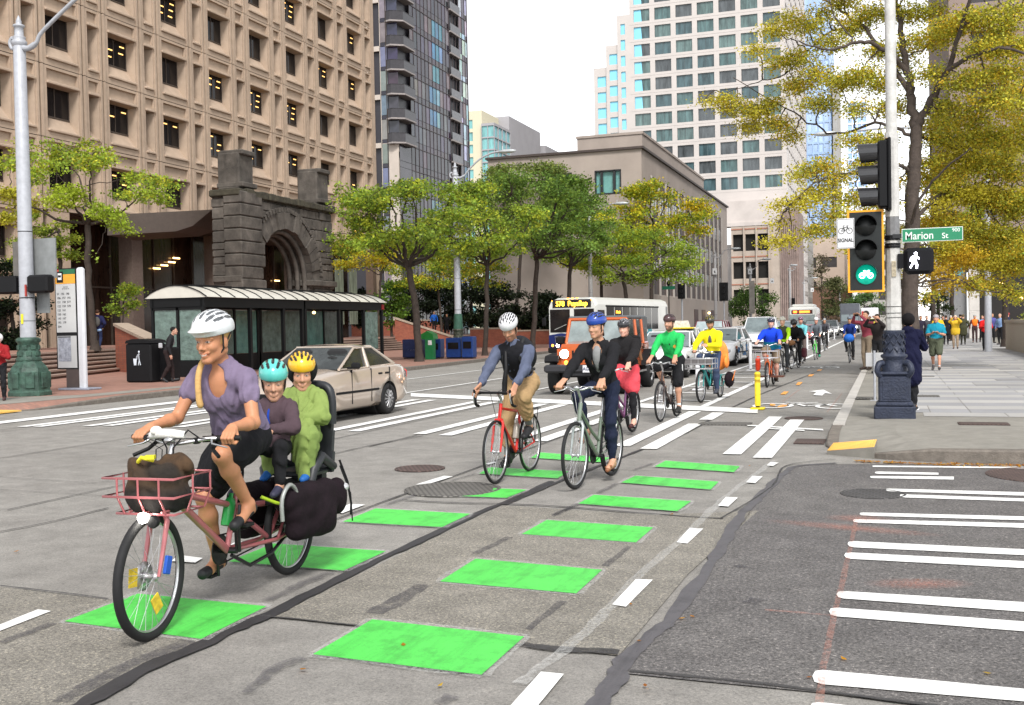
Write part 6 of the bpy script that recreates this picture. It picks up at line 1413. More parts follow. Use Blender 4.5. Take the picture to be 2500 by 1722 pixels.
b=MB(); b.ell((1.02,0,.93),(.10,.15,.10)); b.build('handlebar_bag',mat('tan_bag',(.25,.12,.05),.8),B['t']); b=MB(); b.box((-.05,.2,.55),(.35,.14,.34),bev=.04); b.build('pannier',mat('maroon_bag',(.10,.02,.03),.8),B['t'])
far_rider('rider in pale turquoise jacket and mauve helmet behind the black hooded rider','grey bicycle behind the black hooded rider',dict(skin='red',top=(.18,.55,.60),pants=(.16,.12,.11),helmet=((.20,.10,.16),(.4,.4,.4)),hair=(.1,.08,.06)),(.15,.15,.16),(-3.3,42.6),(-3.2,43.7),s=1.04)
far_rider('rider in grey jacket and white helmet on the lime green bike','lime green bicycle with thin black tyres',dict(skin='red',top=(.11,.125,.145),pants=(.02,.02,.022),helmet=((.75,.75,.78),(.75,.75,.78)),hair=(.08,.05,.03),shoes=(.02,.28,.16)),(.12,.70,.10),(-3.0,47.5),(-2.95,48.55),lean=.22)
B,o,I=far_rider('rider in navy top with bright blue handlebar bag riding beside the kerb','black bicycle with bright blue bag near the kerb',dict(skin='tan',top=(.012,.03,.16),pants=(.015,.015,.016),helmet=((.12,.14,.17),(.12,.14,.17)),hair=(.03,.02,.02)),(.02,.02,.02),(-1.46,43.7),(-1.45,44.75),lean=.22)
b=MB(); b.ell((1.08,0,.98),(.13,.2,.17)); b.build('handlebar_bag',mat('bright_blue_bag',(.01,.13,.55),.6),B['t'])
far_rider('far rider in dark clothes seen just behind the lime green bike','dark bicycle far down the bike lane',dict(skin='tan',top=(.05,.05,.06),pants=(.02,.02,.02),helmet=((.3,.3,.3),(.3,.3,.3))),(.02,.02,.02),(-3.4,62),(-3.4,63),vox=.035,light=(1.0,0,.95))
# ---------------------------------------------------------------- vehicles (local: front towards +x, left +y)
def paintm(n,c,**k): return mat('car_paint_'+n,c,k.get('rough',.25),.35 if k.get('met') else .0,var=.03,vs=2,coat=.8,spec=.5)
CGL=mat('car_window_glass',(.020,.024,.024),.06,var=.5,vs=2.5,spec=.9); WSH=mat('windscreen_glass',(.13,.16,.165),.05,var=.45,vs=1.6,spec=1.0); TRIM=mat('black_car_trim',(.008,.008,.009),.7,var=.15,spec=.25); HUB=mat('wheel_hub_silver',(.42,.42,.43),.35,.6,var=.1); AMB=mat('amber_lamp',(1,.35,.03),emit=2.5,var=0); HL=mat('car_headlamp_lit',(1,.93,.80),emit=9,var=0); HLO=mat('car_headlamp_glass',(.5,.5,.5),.1,.2,var=.2,vs=8); RL=mat('tail_lamp',(.55,.02,.015),.2,emit=.25,var=0); PLATE=mat('number_plate',(.6,.6,.62),.5,var=.3,vs=30); DARKIN=mat('car_interior',(.012,.012,.013),.8)
def boolean_cut(o,cuts):
    dg=bpy.context.evaluated_depsgraph_get(); 
    for c in cuts:
        m=o.modifiers.new('b','BOOLEAN'); m.operation='DIFFERENCE'; m.object=c; m.solver='EXACT'
    dg=bpy.context.evaluated_depsgraph_get(); me=bpy.data.meshes.new_from_object(o.evaluated_get(dg)); o.modifiers.clear(); o.data=me
    for c in cuts: bpy.data.objects.remove(c)
def cwheel(par,x,y,Rw,w,hub='multi',tm=TYRE):
    s_=1 if y>0 else -1; b=MB(); b.lathe([(Rw*.62,-w/2),(Rw*.93,-w/2),(Rw,-w*.35),(Rw,w*.35),(Rw*.93,w/2),(Rw*.62,w/2),(Rw*.6,w*.3)],(x,y,Rw),28,0,axis=(0,1,0)); o=b.build('wheel',tm,par)
    h=MB(); yy=y+s_*w*.42; h.lathe([(Rw*.63,-.02),(Rw*.62,.012),(Rw*.55,.0),(Rw*.15,.015),(.02,.03)],(x,yy,Rw),24,0,axis=(0,s_,0))
    n={'multi':12,'five':5,'seven':7}[hub]
    for i in range(n):
        a=2*PI*i/n; c,s=math.cos(a),math.sin(a); h.tube([(x+c*Rw*.14,yy+s_*.024,Rw+s*Rw*.14),(x+c*Rw*.56,yy+s_*.012,Rw+s*Rw*.56)],Rw*(.045 if n>7 else .085),5,0)
        a2=a+PI/n; c,s=math.cos(a2),math.sin(a2); h.tube([(x+c*Rw*.24,yy+s_*.016,Rw+s*Rw*.24),(x+c*Rw*.52,yy+s_*.006,Rw+s*Rw*.52)],Rw*(.028 if n>7 else .10),5,1)
    h.build('rim',[HUB,TRIM],o); return o
def car(label,name,paint,L=4.4,W=1.7,H=1.40,hood=.80,belt=.93,wb=2.5,Rw=.31,kind='sedan',lit=True,seen='front',grille=TRIM,hub='multi',fr=.84,group='cars in the traffic queue',far=False,trim=None,gl=CGL,ws=WSH):
    t=thing(name,label,'car',group=group); hw=W/2; xf=L/2; xr=-L/2; cl=.20
    # stations: x, belt height, roof height(None = no cabin), half width
    if kind=='sedan': a0,a1,r1,r0=.14,-.02+.0,-.19,-.345; 
    elif kind=='hatch': a0,a1,r1,r0=.20,.02,-.36,-.47
    elif kind=='suv': a0,a1,r1,r0=.16,.055,-.43,-.485
    else: a0,a1,r1,r0=.20,.06,-.44,-.485
    cowl=a0*L; rt0=a1*L-.05; rt1=r1*L; bt=r0*L
    st=[]  # (x, half width, z low, z shoulder, z top-centre)
    for (x,w,zl,zs,zt) in ((xf,.72,.36,.56,.60),(xf-.05,.86,.24,.62,.66),(xf-.22,.95,cl,hood-.10,hood-.04),(xf-.55,.99,cl,hood-.04,hood+.02),(cowl,1,cl,belt-.04,belt+.02),(rt0,1,cl,belt-.01,belt+.01),((rt0+rt1)/2,1,cl,belt,belt+.01),(rt1,1,cl,belt+.01,belt+.02),(bt,.99,cl,belt+.02,belt+.05),(xr+.35,.97,cl,belt+.0,belt+.05),(xr+.08,.90,.26,belt-.10,belt-.02),(xr,.78,.36,belt-.25,belt-.20)):
        st.append((x,w*hw,zl,zs,zt))
    b=MB(); nr=0; vs=[]
    for (x,w,zl,zs,zt) in st:
        zm=(zl+zs)*.52; ring=[(0,zl),(w*.90,zl),(w*.985,zl+.07),(w,zm),(w*.985,zs-.05),(w*.93,zs),(w*.6,zs+(zt-zs)*.75),(0,zt)]
        full=[(y,z) for y,z in ring]+[(-y,z) for y,z in ring[-2:0:-1]]; nr=len(full); vs+=[(x,y,z) for y,z in full]
    fs=[]
    for i in range(len(st)-1):
        for k in range(nr): fs.append((i*nr+k,i*nr+(k+1)%nr,(i+1)*nr+(k+1)%nr,(i+1)*nr+k))
    fs=[f[::-1] for f in fs]; fs.append(tuple(range(nr))); n_=len(st)-1; fs.append(tuple(n_*nr+k for k in range(nr-1,-1,-1)))
    b.add(vs,fs,0,True); body=b.build('body',[paint,TRIM],t)
    xw=[L/2-fr,L/2-fr-wb]; cuts=[]
    if not far:
        for x in xw:
            c=MB(); c.lathe([(Rw+.045,-hw-.2),(Rw+.045,hw+.2)],(x,0,Rw),28,0,axis=(0,1,0)); cuts.append(c.build('cut',[TRIM]))
        boolean_cut(body,cuts)
        inn=MB(); 
        for x in xw: inn.lathe([(Rw+.043,-hw*.98+.17),(Rw+.043,hw*.98-.17)],(x,0,Rw),24,0,axis=(0,1,0))
        inn.b2(-L*.45,L*.42,-hw*.7,hw*.7,.16,.5); inn.build('wheel_well',DARKIN,t)
    for x in xw:
        for s_ in(1,-1): cwheel(t,x,s_*(hw-.11),Rw,.20,hub)
    # cabin
    rw=hw*.74; bw=hw*.94; rz=H; zb=belt
    P=lambda x,y,z:(x,y,z)
    lowF=[(cowl,s_*bw*.93,zb) for s_ in(1,-1)]; topF=[(rt0,s_*rw,rz-.05) for s_ in(1,-1)]; lowR=[(bt,s_*bw*.9,zb+.04) for s_ in(1,-1)]; topR=[(rt1,s_*rw,rz-.05) for s_ in(1,-1)]
    c=MB(); nx=7; xs=[rt0+(rt1-rt0)*i/nx for i in range(nx+1)]; v2=[];f2=[]
    for i,x in enumerate(xs):
        u_=i/nx; crown=.05*math.sin(PI*min(1,max(0,u_*.9+.08))); 
        for y,z in ((-rw,rz-.055),(-rw*.75,rz-.015),(0,rz),(rw*.75,rz-.015),(rw,rz-.055)): v2.append((x,y,z+crown*.6-.02))
    for i in range(nx):
        for k in range(4): f2.append((i*5+k,i*5+k+1,(i+1)*5+k+1,(i+1)*5+k))
    c.add(v2,[f[::-1] for f in f2],0,True)
    pr=.028 if kind!='suv' else .035
    for s_ in(1,-1):
        k=0 if s_==1 else 1; r0_=V((rt0,s_*rw,rz-.07)); r1_=V((rt1,s_*rw,rz-.07)); f0=V((cowl+.03,s_*bw*.95,zb)); q0=V((bt-.03,s_*bw*.93,zb+.03))
        c.tube([f0,r0_,r1_,q0],[pr*1.1,pr,pr,pr*1.8],6,0,sy=.8)
        for u_ in ((.47,) if kind!='suv' else (.36,.72)):
            x=rt0+(rt1-rt0)*u_ ; c.tube([V((x+.04,s_*bw*.965,zb)),V((x,s_*rw*1.01,rz-.06))],[.05,.03],5,0)
        c.tube([f0,V((0,s_*bw*.99,zb-.005)),q0],.02,5,0)
    c.tube([topF[0],topF[1]],.022,6,0); c.tube([topR[0],topR[1]],.022,6,0); c.build('roof',paint,t)
    g=MB(); o_=.006; g.quad(V(lowF[0]),V(lowF[1]),V(topF[1]),V(topF[0])); g.build('windscreen',ws,t)
    g=MB(); g.quad(V(lowR[1]),V(lowR[0]),V(topR[0]),V(topR[1])); g.build('rear_window',gl,t)
    for s_ in(1,-1):
        cut=[0]+([.47] if kind!='suv' else [.36,.72])+[1]
        for a,b_ in zip(cut,cut[1:]):
            xa=rt0+(rt1-rt0)*a; xb=rt0+(rt1-rt0)*b_; la=cowl if a==0 else xa+.02; lb=bt if b_==1 else xb+.02
            g=MB(); q=[(la,s_*bw*.94,zb),(lb,s_*bw*.94,zb+.01),(xb,s_*rw*.99,rz-.06),(xa,s_*rw*.99,rz-.06)]; g.quad(*(q if s_<0 else q[::-1])); g.build('side_window',gl,t)
    g=MB(); g.b2(bt+.3,cowl-.3,-bw*.8,bw*.8,zb-.1,zb-.02); 
    for y in(.38,-.38): g.box((.05*L-.15,y,zb+.12),(.14,.42,.5),bev=.05,ry=-.15); g.box((-.14*L-.1,y,zb+.08),(.14,.5,.42),bev=.05,ry=-.15)
    g.lathe([(.16,0),(.19,.02),(.16,.04)],(cowl-.42,.38,zb+.06),14,0,axis=(-1,0,.45)); g.build('interior',DARKIN,t)
    # face
    g=MB(); g.b2(xf-.06,xf+.012,-hw*.50,hw*.50,.50,.60,bev=.01); g.b2(xf-.10,xf+.02,-hw*.78,hw*.78,.24,.34,bev=.02); g.build('grille',grille,t)
    for s_ in(1,-1):
        g=MB(); g.box((xf-.10,s_*hw*.70,.60),(.18,hw*.36,.13),rz=-s_*.35,bev=.03); g.build('headlight',HL if lit else HLO,t)
        g=MB(); g.box((xr+.07,s_*hw*.74,belt-.20),(.14,hw*.26,.20),bev=.03); g.build('tail_light',RL,t)
        g=MB(); g.box((cowl-.28,s_*(hw+.09),zb+.06),(.10,.18,.12),bev=.03); g.box((cowl-.25,s_*(hw-.02),zb+.02),(.05,.1,.04)); g.build('wing_mirror',trim or paint,t)
        g=MB(); 
        if not far:
            for x in (rt0-.42+(-.12*L if kind=='sedan' else -.1*L),rt1+.02): g.box((x,s_*(hw*.985),belt-.13),(.16,.03,.035),bev=.008)
            g.build('door_handle',TRIM,t)
            g=MB(); g.b2(xw[1]+Rw+.12,xw[0]-Rw-.12,s_*hw*.985,s_*(hw*.985+.018*1),.50,.545,bev=.004); g.build('rub_strip',TRIM,t)
            g=MB()
            for x in (cowl-.30,rt0+(rt1-rt0)*.47+.02,bt+.30): g.b2(x,x+.012,s_*(hw*.955),s_*(hw*1.003),.30,belt-.02)
            g.build('door_gap',TRIM,t)
    g=MB(); g.b2(xf+.0,xf+.03,-.16,.16,.38,.50); g.build('number_plate',PLATE,t)
    return t
def at_(o,x,y,h=(0,-1)): o.location=(x,y,0); o.rotation_euler=(0,0,math.atan2(h[1],h[0])); return o
# beige sedan turning through the crossing
t=car('beige four door sedan with silver hubcaps crossing behind the children','sedan',paintm('beige',(.50,.42,.35),met=True),L=4.32,W=1.68,H=1.40,hood=.84,belt=.95,wb=2.47,Rw=.305,lit=False,trim=TRIM,ws=mat('dark_windscreen',(.035,.04,.04),.08,var=.6,vs=2.5))
at_(t,-10.2,17.95,(-.03,-1))
for q in list(t.children):
    if q.name.startswith('tail_light'): pass
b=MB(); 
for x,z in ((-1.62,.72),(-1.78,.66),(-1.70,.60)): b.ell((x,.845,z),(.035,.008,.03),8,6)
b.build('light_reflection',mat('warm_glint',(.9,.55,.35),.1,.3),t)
# white VW-like hatch, painted car share hatch, cab etc.
VW=car('white car with round badge and lit headlights behind the green top rider','car',paintm('white',(.72,.72,.73)),L=4.5,W=1.80,H=1.46,hood=.86,belt=.95,wb=2.6,kind='sedan',hub='seven'); at_(VW,-6.75,34.4)
b=MB(); b.lathe([(.085,0),(.085,.012)],(2.255,0,.62),20,0,axis=(1,0,0)); b.lathe([(.072,0),(.072,.006)],(2.268,0,.62),20,1,axis=(1,0,0))
for y0,z0,y1,z1 in ((-.035,.675,0,.63),(.035,.675,0,.63),(-.055,.64,-.025,.57),(.055,.64,.025,.57),(-.025,.57,0,.61),(.025,.57,0,.61)): b.tube([(2.278,y0,z0),(2.278,y1,z1)],.007,5,0)
b.build('badge',[CHROME,TRIM],VW)
HB=car('white hatchback with blue and orange wrap graphics on its doors','hatchback',paintm('white',(.72,.72,.73)),L=4.3,W=1.78,H=1.50,hood=.88,belt=.98,wb=2.7,kind='hatch',hub='five',lit=False); at_(HB,-6.35,43.2,(-.06,-1))
b=MB()
for i,(x,z,w,h,m) in enumerate(((.9,.60,.5,.22,0),(.45,.75,.45,.12,1),(-.2,.45,.9,.16,0),(.2,.60,.5,.30,2),(-.7,.66,.4,.3,0),(1.35,.72,.35,.12,3),(-1.2,.75,.4,.12,1))):
    pts=[(x-w/2,z-h/2),(x+w*.3,z-h/2),(x+w/2,z+h/2),(x-w*.3,z+h/2)]; b.prism(pts,-.893,-.886,m,X=(1,0,0),Y=(0,0,1)) ; b.prism(pts,.886,.893,m,X=(1,0,0),Y=(0,0,1),Zd=(0,1,0))
b.build('wrap_graphic',[mat('wrap_blue',(.02,.16,.40),.3),mat('wrap_sky',(.20,.42,.55),.3),mat('wrap_grey',(.30,.33,.36),.3),mat('wrap_orange',(.65,.18,.04),.3)],HB)
b=MB(); b.prism([(1.35,-.4),(1.9,-.6),(2.0,-.1),(1.6,.1)],.90,.905,0); b.build('bonnet_graphic',MATS['wrap_blue'],HB)
CAB=car('white and yellow taxi cab with roof sign behind the white car','taxi',paintm('cream',(.62,.62,.60)),L=4.7,W=1.85,H=1.50,kind='sedan',far=False); at_(CAB,-9.3,50.5)
b=MB(); b.b2(-.55,.25,-.62,.62,1.43,1.50,bev=.02); b.build('yellow_roof_panel',mat('taxi_yellow',(.70,.50,.02),.3),CAB)
b=MB(); b.prism([(-.42,0),(.42,0),(.32,.32),(-.32,.32)],-.12,.12,O=(-.1,0,1.50),X=(0,1,0),Y=(0,0,1)); b.build('roof_sign',mat('roof_sign_white',(.60,.56,.50),.5,var=.3,vs=8),CAB)
MS=car('maroon suv with pale windscreen behind the yellow jacket rider','suv',paintm('maroon',(.14,.012,.022)),L=4.8,W=1.9,H=1.85,hood=1.05,belt=1.15,Rw=.37,kind='suv',lit=False,ws=mat('pale_windscreen',(.30,.36,.37),.08,var=.4,vs=1.2)); at_(MS,-9.4,60)
specs=[('dark blue car with red front lamps left of the blue anorak rider','car',(.02,.03,.06),-12.6,86,'sedan',1.45,True),('white van with big windscreen behind the black hooded rider','van',(.70,.70,.72),-6.9,62,'van',2.0,False),('silver minivan behind the white helmet rider','minivan',(.42,.43,.45),-6.6,71,'suv',1.75,True),
 ('dark grey suv behind the white flexible posts','suv',(.05,.055,.06),-6.6,80,'suv',1.8,True),('small red car with blazing headlights beyond the flexible posts','car',(.35,.02,.02),-6.3,90,'sedan',1.42,True),('black suv in the queue beyond the red car','suv',(.02,.02,.022),-6.4,101,'suv',1.8,True),
 ('pale silver car with roof bars further down the queue','car',(.5,.5,.5),-6.4,113,'hatch',1.5,True),('white suv far down the kerb side lane','suv',(.7,.7,.7),-6.2,126,'suv',1.8,True),('dark sedan far down the kerb side lane','car',(.03,.03,.04),-6.1,140,'sedan',1.45,True),
 ('silver car in the middle lane beyond the maroon suv','car',(.45,.45,.47),-9.6,75,'sedan',1.45,True),('black pickup like suv in the middle lane','suv',(.02,.02,.02),-9.6,92,'suv',1.85,True),('grey car in the middle lane far behind the bus','car',(.25,.26,.28),-9.5,122,'sedan',1.45,True),('red car far away in the middle lane','car',(.30,.03,.03),-9.3,138,'sedan',1.45,True),
 ('white car far away in the middle lane','car',(.7,.7,.7),-9.2,155,'sedan',1.45,True),('blue grey car farthest in the kerb side lane','car',(.12,.15,.2),-5.9,158,'sedan',1.45,True),('tan car at the far end of the queue','car',(.35,.3,.25),-5.6,178,'hatch',1.5,True),('dark suv at the far end of the queue','suv',(.03,.03,.03),-8.8,176,'suv',1.8,True),('far silver car crossing the next block','car',(.5,.5,.5),-8.6,200,'sedan',1.45,True),('far white van two blocks away','van',(.75,.75,.75),-5.2,205,'van',2.2,True)]
for i,(lb,nm,c,x,y,k,H_,lit) in enumerate(specs):
    q=car(lb,nm,paintm('q%d'%i,c),L=4.6 if k!='van' else 5.2,W=1.82,H=H_,hood=.85 if k in('sedan','hatch') else 1.02,belt=.94 if k in('sedan','hatch') else 1.12,kind=k,lit=lit,far=True,Rw=.32 if k in('sedan','hatch') else .36,hub='five'); at_(q,x,y)
# ---------------------------------------------------------------- orange off-roader
def jeep():
    t=thing('off_road_car','orange boxy off road car with black fenders, round lit headlights and spare black roof','off-road car',group=None); OR=paintm('orange',(.52,.105,.02),met=True); RF=mat('off_road_hardtop',(.09,.10,.11),.5,var=.1,vs=6)
    def part(n,f,m): b=MB(); f(b); return b.build(n,m,t)
    def body(b):
        b.b2(-1.75,.55,-.78,.78,.55,1.12,bev=.04); b.prism([(.5,.62),(1.55,.62),(1.60,.66),(1.60,1.10),(1.52,1.17),(.5,1.22)],-.58,.58,X=(1,0,0),Y=(0,0,1)); b.prism([(.5,.55),(1.58,.6),(1.58,1.06),(.5,1.15)],-.68,.68,X=(1,0,0),Y=(0,0,1)); b.b2(-1.72,.60,-.79,.79,.98,1.16,bev=.03)
        # windscreen frame
        for s_ in(1,-1): b.tube([(.62,s_*.74,1.12),(.40,s_*.69,1.74)],.045,6)
        b.tube([(.62,-.74,1.14),(.62,.74,1.14)],.04,6); b.tube([(.40,-.70,1.74),(.40,.70,1.74)],.045,6)
        for x in(-.32,-1.08):
            for s_ in(1,-1): b.tube([(x,s_*.77,1.12),(x-.02,s_*.71,1.72)],.045,6)
    part('body',body,OR)
    part('hardtop',lambda b:(b.b2(-1.78,.42,-.72,.72,1.73,1.82,bev=.03),b.b2(-1.79,-1.1,-.735,-.70,1.14,1.78),b.b2(-1.79,-1.1,.70,.735,1.14,1.78)),RF)
    part('windscreen',lambda b:b.quad((.625,-.70,1.17),(.625,.70,1.17),(.42,.66,1.70),(.42,-.66,1.70)),mat('off_road_windscreen',(.20,.24,.24),.08,var=.35,vs=2))
    for s_ in(1,-1):
        for a,c in ((.52,-.30),(-.36,-1.04),(-1.15,-1.70)):
            q=[(a,s_*.765,1.17),(c,s_*.765,1.17),(c-.01 if c<.0 else c,s_*.715,1.70),(a-.12 if a>.4 else a,s_*.715,1.70)]; part('side_window',lambda b:b.quad(*(q if s_<0 else q[::-1])),CGL)
        part('headlight',lambda b:b.lathe([(.105,0),(.10,.03),(.05,.05),(.0,.055)],(1.60,s_*.50,.94),20,0,axis=(1,0,0)),HL)
        part('headlight_ring',lambda b:b.lathe([(.135,-.02),(.135,.015),(.105,.02)],(1.60,s_*.50,.94),20,0,axis=(1,0,0)),OR)
        part('turn_signal',lambda b:b.lathe([(.05,0),(.045,.02),(0,.03)],(1.605,s_*.46,.74),12,0,axis=(1,0,0)),AMB)
        part('front_fender',lambda b:b.prism([(1.75,.78),(1.68,.90),(1.05,.96),(.72,.86),(.60,.60),(.68,.60),(.80,.80),(1.08,.88),(1.62,.82),(1.70,.74)],s_*.62 if s_>0 else -.94,.94 if s_>0 else -.62,X=(1,0,0),Y=(0,0,1),Zd=(0,1,0)),TRIM)
        part('rear_fender',lambda b:b.prism([(-1.85,.62),(-1.80,.86),(-1.55,.97),(-1.15,.97),(-.85,.84),(-.75,.58),(-.83,.58),(-.93,.78),(-1.17,.89),(-1.52,.89),(-1.72,.80),(-1.77,.62)],s_*.70 if s_>0 else -.94,.94 if s_>0 else -.70,X=(1,0,0),Y=(0,0,1),Zd=(0,1,0)),TRIM)
        part('wing_mirror',lambda b:b.box((.45,s_*.92,1.24),(.12,.22,.20),bev=.04),TRIM)
        part('side_step',lambda b:(b.b2(-.75,.55,s_*.80,s_*.92,.44,.49),),CHROME)
        part('door_handle',lambda b:(b.box((-.2,s_*.795,1.03),(.16,.03,.04)),b.box((-.98,s_*.795,1.03),(.16,.03,.04))),TRIM)
        part('door_gap',lambda b:(b.b2(-.31,-.30,s_*.79,s_*.797,.58,1.15),b.b2(.53,.54,s_*.79,s_*.797,.58,1.15),b.b2(-1.06,-1.05,s_*.79,s_*.797,.6,1.15)),TRIM)
        for x in(1.18,-1.36): cwheel(t,x,s_*.80,.395,.26,'five')
    part('bumper',lambda b:(b.b2(1.68,1.95,-.90,.90,.52,.70,bev=.04),b.b2(1.70,1.88,-.45,.45,.44,.56,bev=.02)),mat('black_bumper',(.022,.022,.026),.55,var=.1))
    part('grille',lambda b:[b.b2(1.60,1.608,y-.022,y+.022,.74,1.02,bev=.0) for y in np.linspace(-.30,.30,7)],TRIM)
    part('chassis',lambda b:(b.b2(-1.7,1.65,-.55,.55,.40,.62),b.b2(-1.5,.4,-.72,.72,.95,1.13)),DARKIN)
    part('number_plate',lambda b:b.b2(1.90,1.955,.02,.34,.53,.69),PLATE)
    text_mesh('plate_text','AGD33',.10,mat('plate_blue',(.03,.04,.12)),M4((1.962,.18,.61),(0,1,0),(0,0,1)),t,.002)
    part('bonnet_latch',lambda b:[b.box((1.35,y,1.16),(.12,.05,.04)) for y in(.55,-.55)],TRIM)
    return t
t=jeep(); at_(t,-6.93,26.6,(.02,-1)); t.scale=(1.10,1.06,1.05)
# ---------------------------------------------------------------- buses
def led(par,txt,w,h,M,size,sx=1.0,col=(1,.42,.02)):
    b=MB(M); b.b2(-w/2,w/2,-h/2,h/2,0,.015,bev=.0); o=b.build('destination_sign',mat('sign_black',(.012,.008,.008),.3),par)
    text_mesh('sign_text',txt,size,mat('led_amber_%d'%int(col[1]*100),col,emit=3.2,var=0),M@Matrix.Translation((0,-.01,.022)),o,.002,bold=.004,sx=sx)
def bus():
    t=thing('bus','white city bus with amber destination sign reading Puyallup behind the orange car','bus'); WHT=mat('bus_white',(.60,.60,.57),.3,var=.06,vs=1.2,coat=.3); NAV=mat('bus_navy',(.012,.022,.11),.3,var=.1); W_=2.6;L=11.2;hw=1.3; GL=mat('bus_window_glass',(.016,.013,.013),.10,var=.5,vs=1.2,spec=.5)
    def part(n,f,m): b=MB(); f(b); return b.build(n,m,t)
    def shell(b):
        prof=[(-hw,.95),(-hw,2.75),(-hw+.12,3.0),(-hw+.4,3.12),(hw-.4,3.12),(hw-.12,3.0),(hw,2.75),(hw,.95)]; vs=[];fs=[]
        for x,dz,k in ((L/2,-.10,.97),(L/2-.35,-.02,1),(-L/2+.1,0,1),(-L/2,-.08,.98)): vs+=[(x,y*k,z+(dz if z>2.5 else 0)) for y,z in prof]
        n=8
        for i in range(3):
            for k in range(n): fs.append((i*n+k,i*n+(k+1)%n,(i+1)*n+(k+1)%n,(i+1)*n+k))
        fs.append(tuple(range(n-1,-1,-1))); fs.append(tuple(3*n+k for k in range(n))); b.add(vs,fs)
    part('body',shell,WHT)
    part('lower_body',lambda b:(b.b2(-L/2+.02,L/2-.03,-hw+.005,hw-.005,.32,.955),),mat('bus_skirt',(.42,.44,.46),.4,var=.1))
    part('navy_front_panel',lambda b:b.prism([(-hw+.02,.45),(hw-.02,.45),(hw-.02,1.30),(.2,1.22),(-.6,1.32),(-hw+.02,1.22)],0,.03,O=(L/2,0,0),X=(0,1,0),Y=(0,0,1)),NAV)
    part('navy_side_panel',lambda b:(b.b2(L/2-1.6,L/2-.1,hw-.002,hw+.01,.45,1.25),),NAV)
    part('windscreen',lambda b:[b.b2(L/2-.004,L/2+.02,y0,y1,1.36,2.52,bev=.0) for y0,y1 in ((-1.20,-.10),(.12,1.20))],GL)
    part('windscreen_surround',lambda b:(b.b2(L/2,L/2+.03,-.10,.12,1.34,2.54),b.tube([(L/2+.03,-.95,1.5),(L/2+.03,-.3,1.75)],.012,5),b.tube([(L/2+.03,.95,1.5),(L/2+.03,.3,1.75)],.012,5)),WHT)
    led(t,'578  Puyallup',2.1,.40,M4((L/2+.01,0,2.80),(0,1,0),(0,0,1)),.36,.90,(1,.50,.03))
    for s_ in(1,-1):
        part('side_window',lambda b:b.b2(L/2-1.15,L/2-.25,s_*(hw-.006),s_*(hw+.008),1.75,2.45),GL) 
        x=L/2-1.35
        for i in range(7):
            part('side_window',lambda b:b.b2(x-1.12,x-.06,s_*(hw-.006),s_*(hw+.008),1.42,2.62),GL); x-=1.15
        part('top_strip',lambda b:b.b2(L/2-9.5,L/2-1.3,s_*(hw-.004),s_*(hw+.006),2.62,2.70),TRIM)
        part('headlight',lambda b:b.lathe([(.11,0),(.1,.03),(0,.05)],(L/2,s_*.80,.70),14,0,axis=(1,0,0)),HL if s_>0 else HL)
        part('turn_signal',lambda b:b.lathe([(.08,0),(.07,.03),(0,.04)],(L/2,s_*1.08,.70),12,0,axis=(1,0,0)),AMB)
        part('marker_light',lambda b:b.box((L/2-.02,s_*1.05,2.95),(.05,.12,.05)),AMB)
        part('wave_logo',lambda b:b.prism([(0,0),(.5,.28),(.62,.75),(.85,.55),(1.3,.70),(1.15,.35),(1.7,.15),(1.9,0)],s_*(hw-.001),s_*(hw+.007),O=(-3.2,0,.96),X=(1,0,0),Y=(0,0,1),Zd=(0,1,0)),mat('wave_teal',(.02,.22,.28),.4))
        part('rear_vent',lambda b:b.b2(-L/2+.15,-L/2+.45,s_*(hw-.004),s_*(hw+.006),1.9,2.7),mat('vent_grey',(.25,.25,.25)))
        for xx in (L/2-2.4,-L/2+2.6): cwheel(t,xx,s_*1.12,.48,.28,'five')
        part('wing_mirror',lambda b:(b.box((L/2+.15,s_*1.48,1.9),(.12,.22,.42),bev=.04),b.tube([(L/2,s_*1.25,2.3),(L/2+.14,s_*1.46,2.1)],.02,5)),TRIM)
    led(t,'S Seattle',.9,.20,M4((L/2-3.0,hw+.012,2.36),(-1,0,0),(0,0,1)),.19,.95,(1,.30,.02))
    part('bumper',lambda b:b.b2(L/2-.05,L/2+.16,-hw,hw,.32,.60,bev=.05),TRIM)
    part('bike_rack',lambda b:(b.tube([(L/2+.15,-.8,.62),(L/2+.35,-.8,1.15),(L/2+.35,.8,1.15),(L/2+.15,.8,.62)],.022,6),b.tube([(L/2+.2,-.8,.75),(L/2+.36,.2,1.10)],.015,5)),HUB)
    text_mesh('fleet_number','9063',.16,WP,M4((L/2+.032,.75,1.05),(0,1,0),(0,0,1)),t,.002)
    part('roof_marker',lambda b:[b.box((L/2-.12,y,3.06),(.10,.10,.05)) for y in(-.25,0,.25)],AMB)
    part('interior_dark',lambda b:b.b2(-L/2+.3,L/2-.5,-hw+.1,hw-.1,1.0,1.3),DARKIN)
    return t
t=bus(); C=V((-13.7,51.4,0)); d=V((-.128,-.989,0)).normalized(); left=V((-d.y,d.x,0))
t.location=C-d*5.6-left*1.3; t.rotation_euler=(0,0,math.atan2(d.y,d.x))
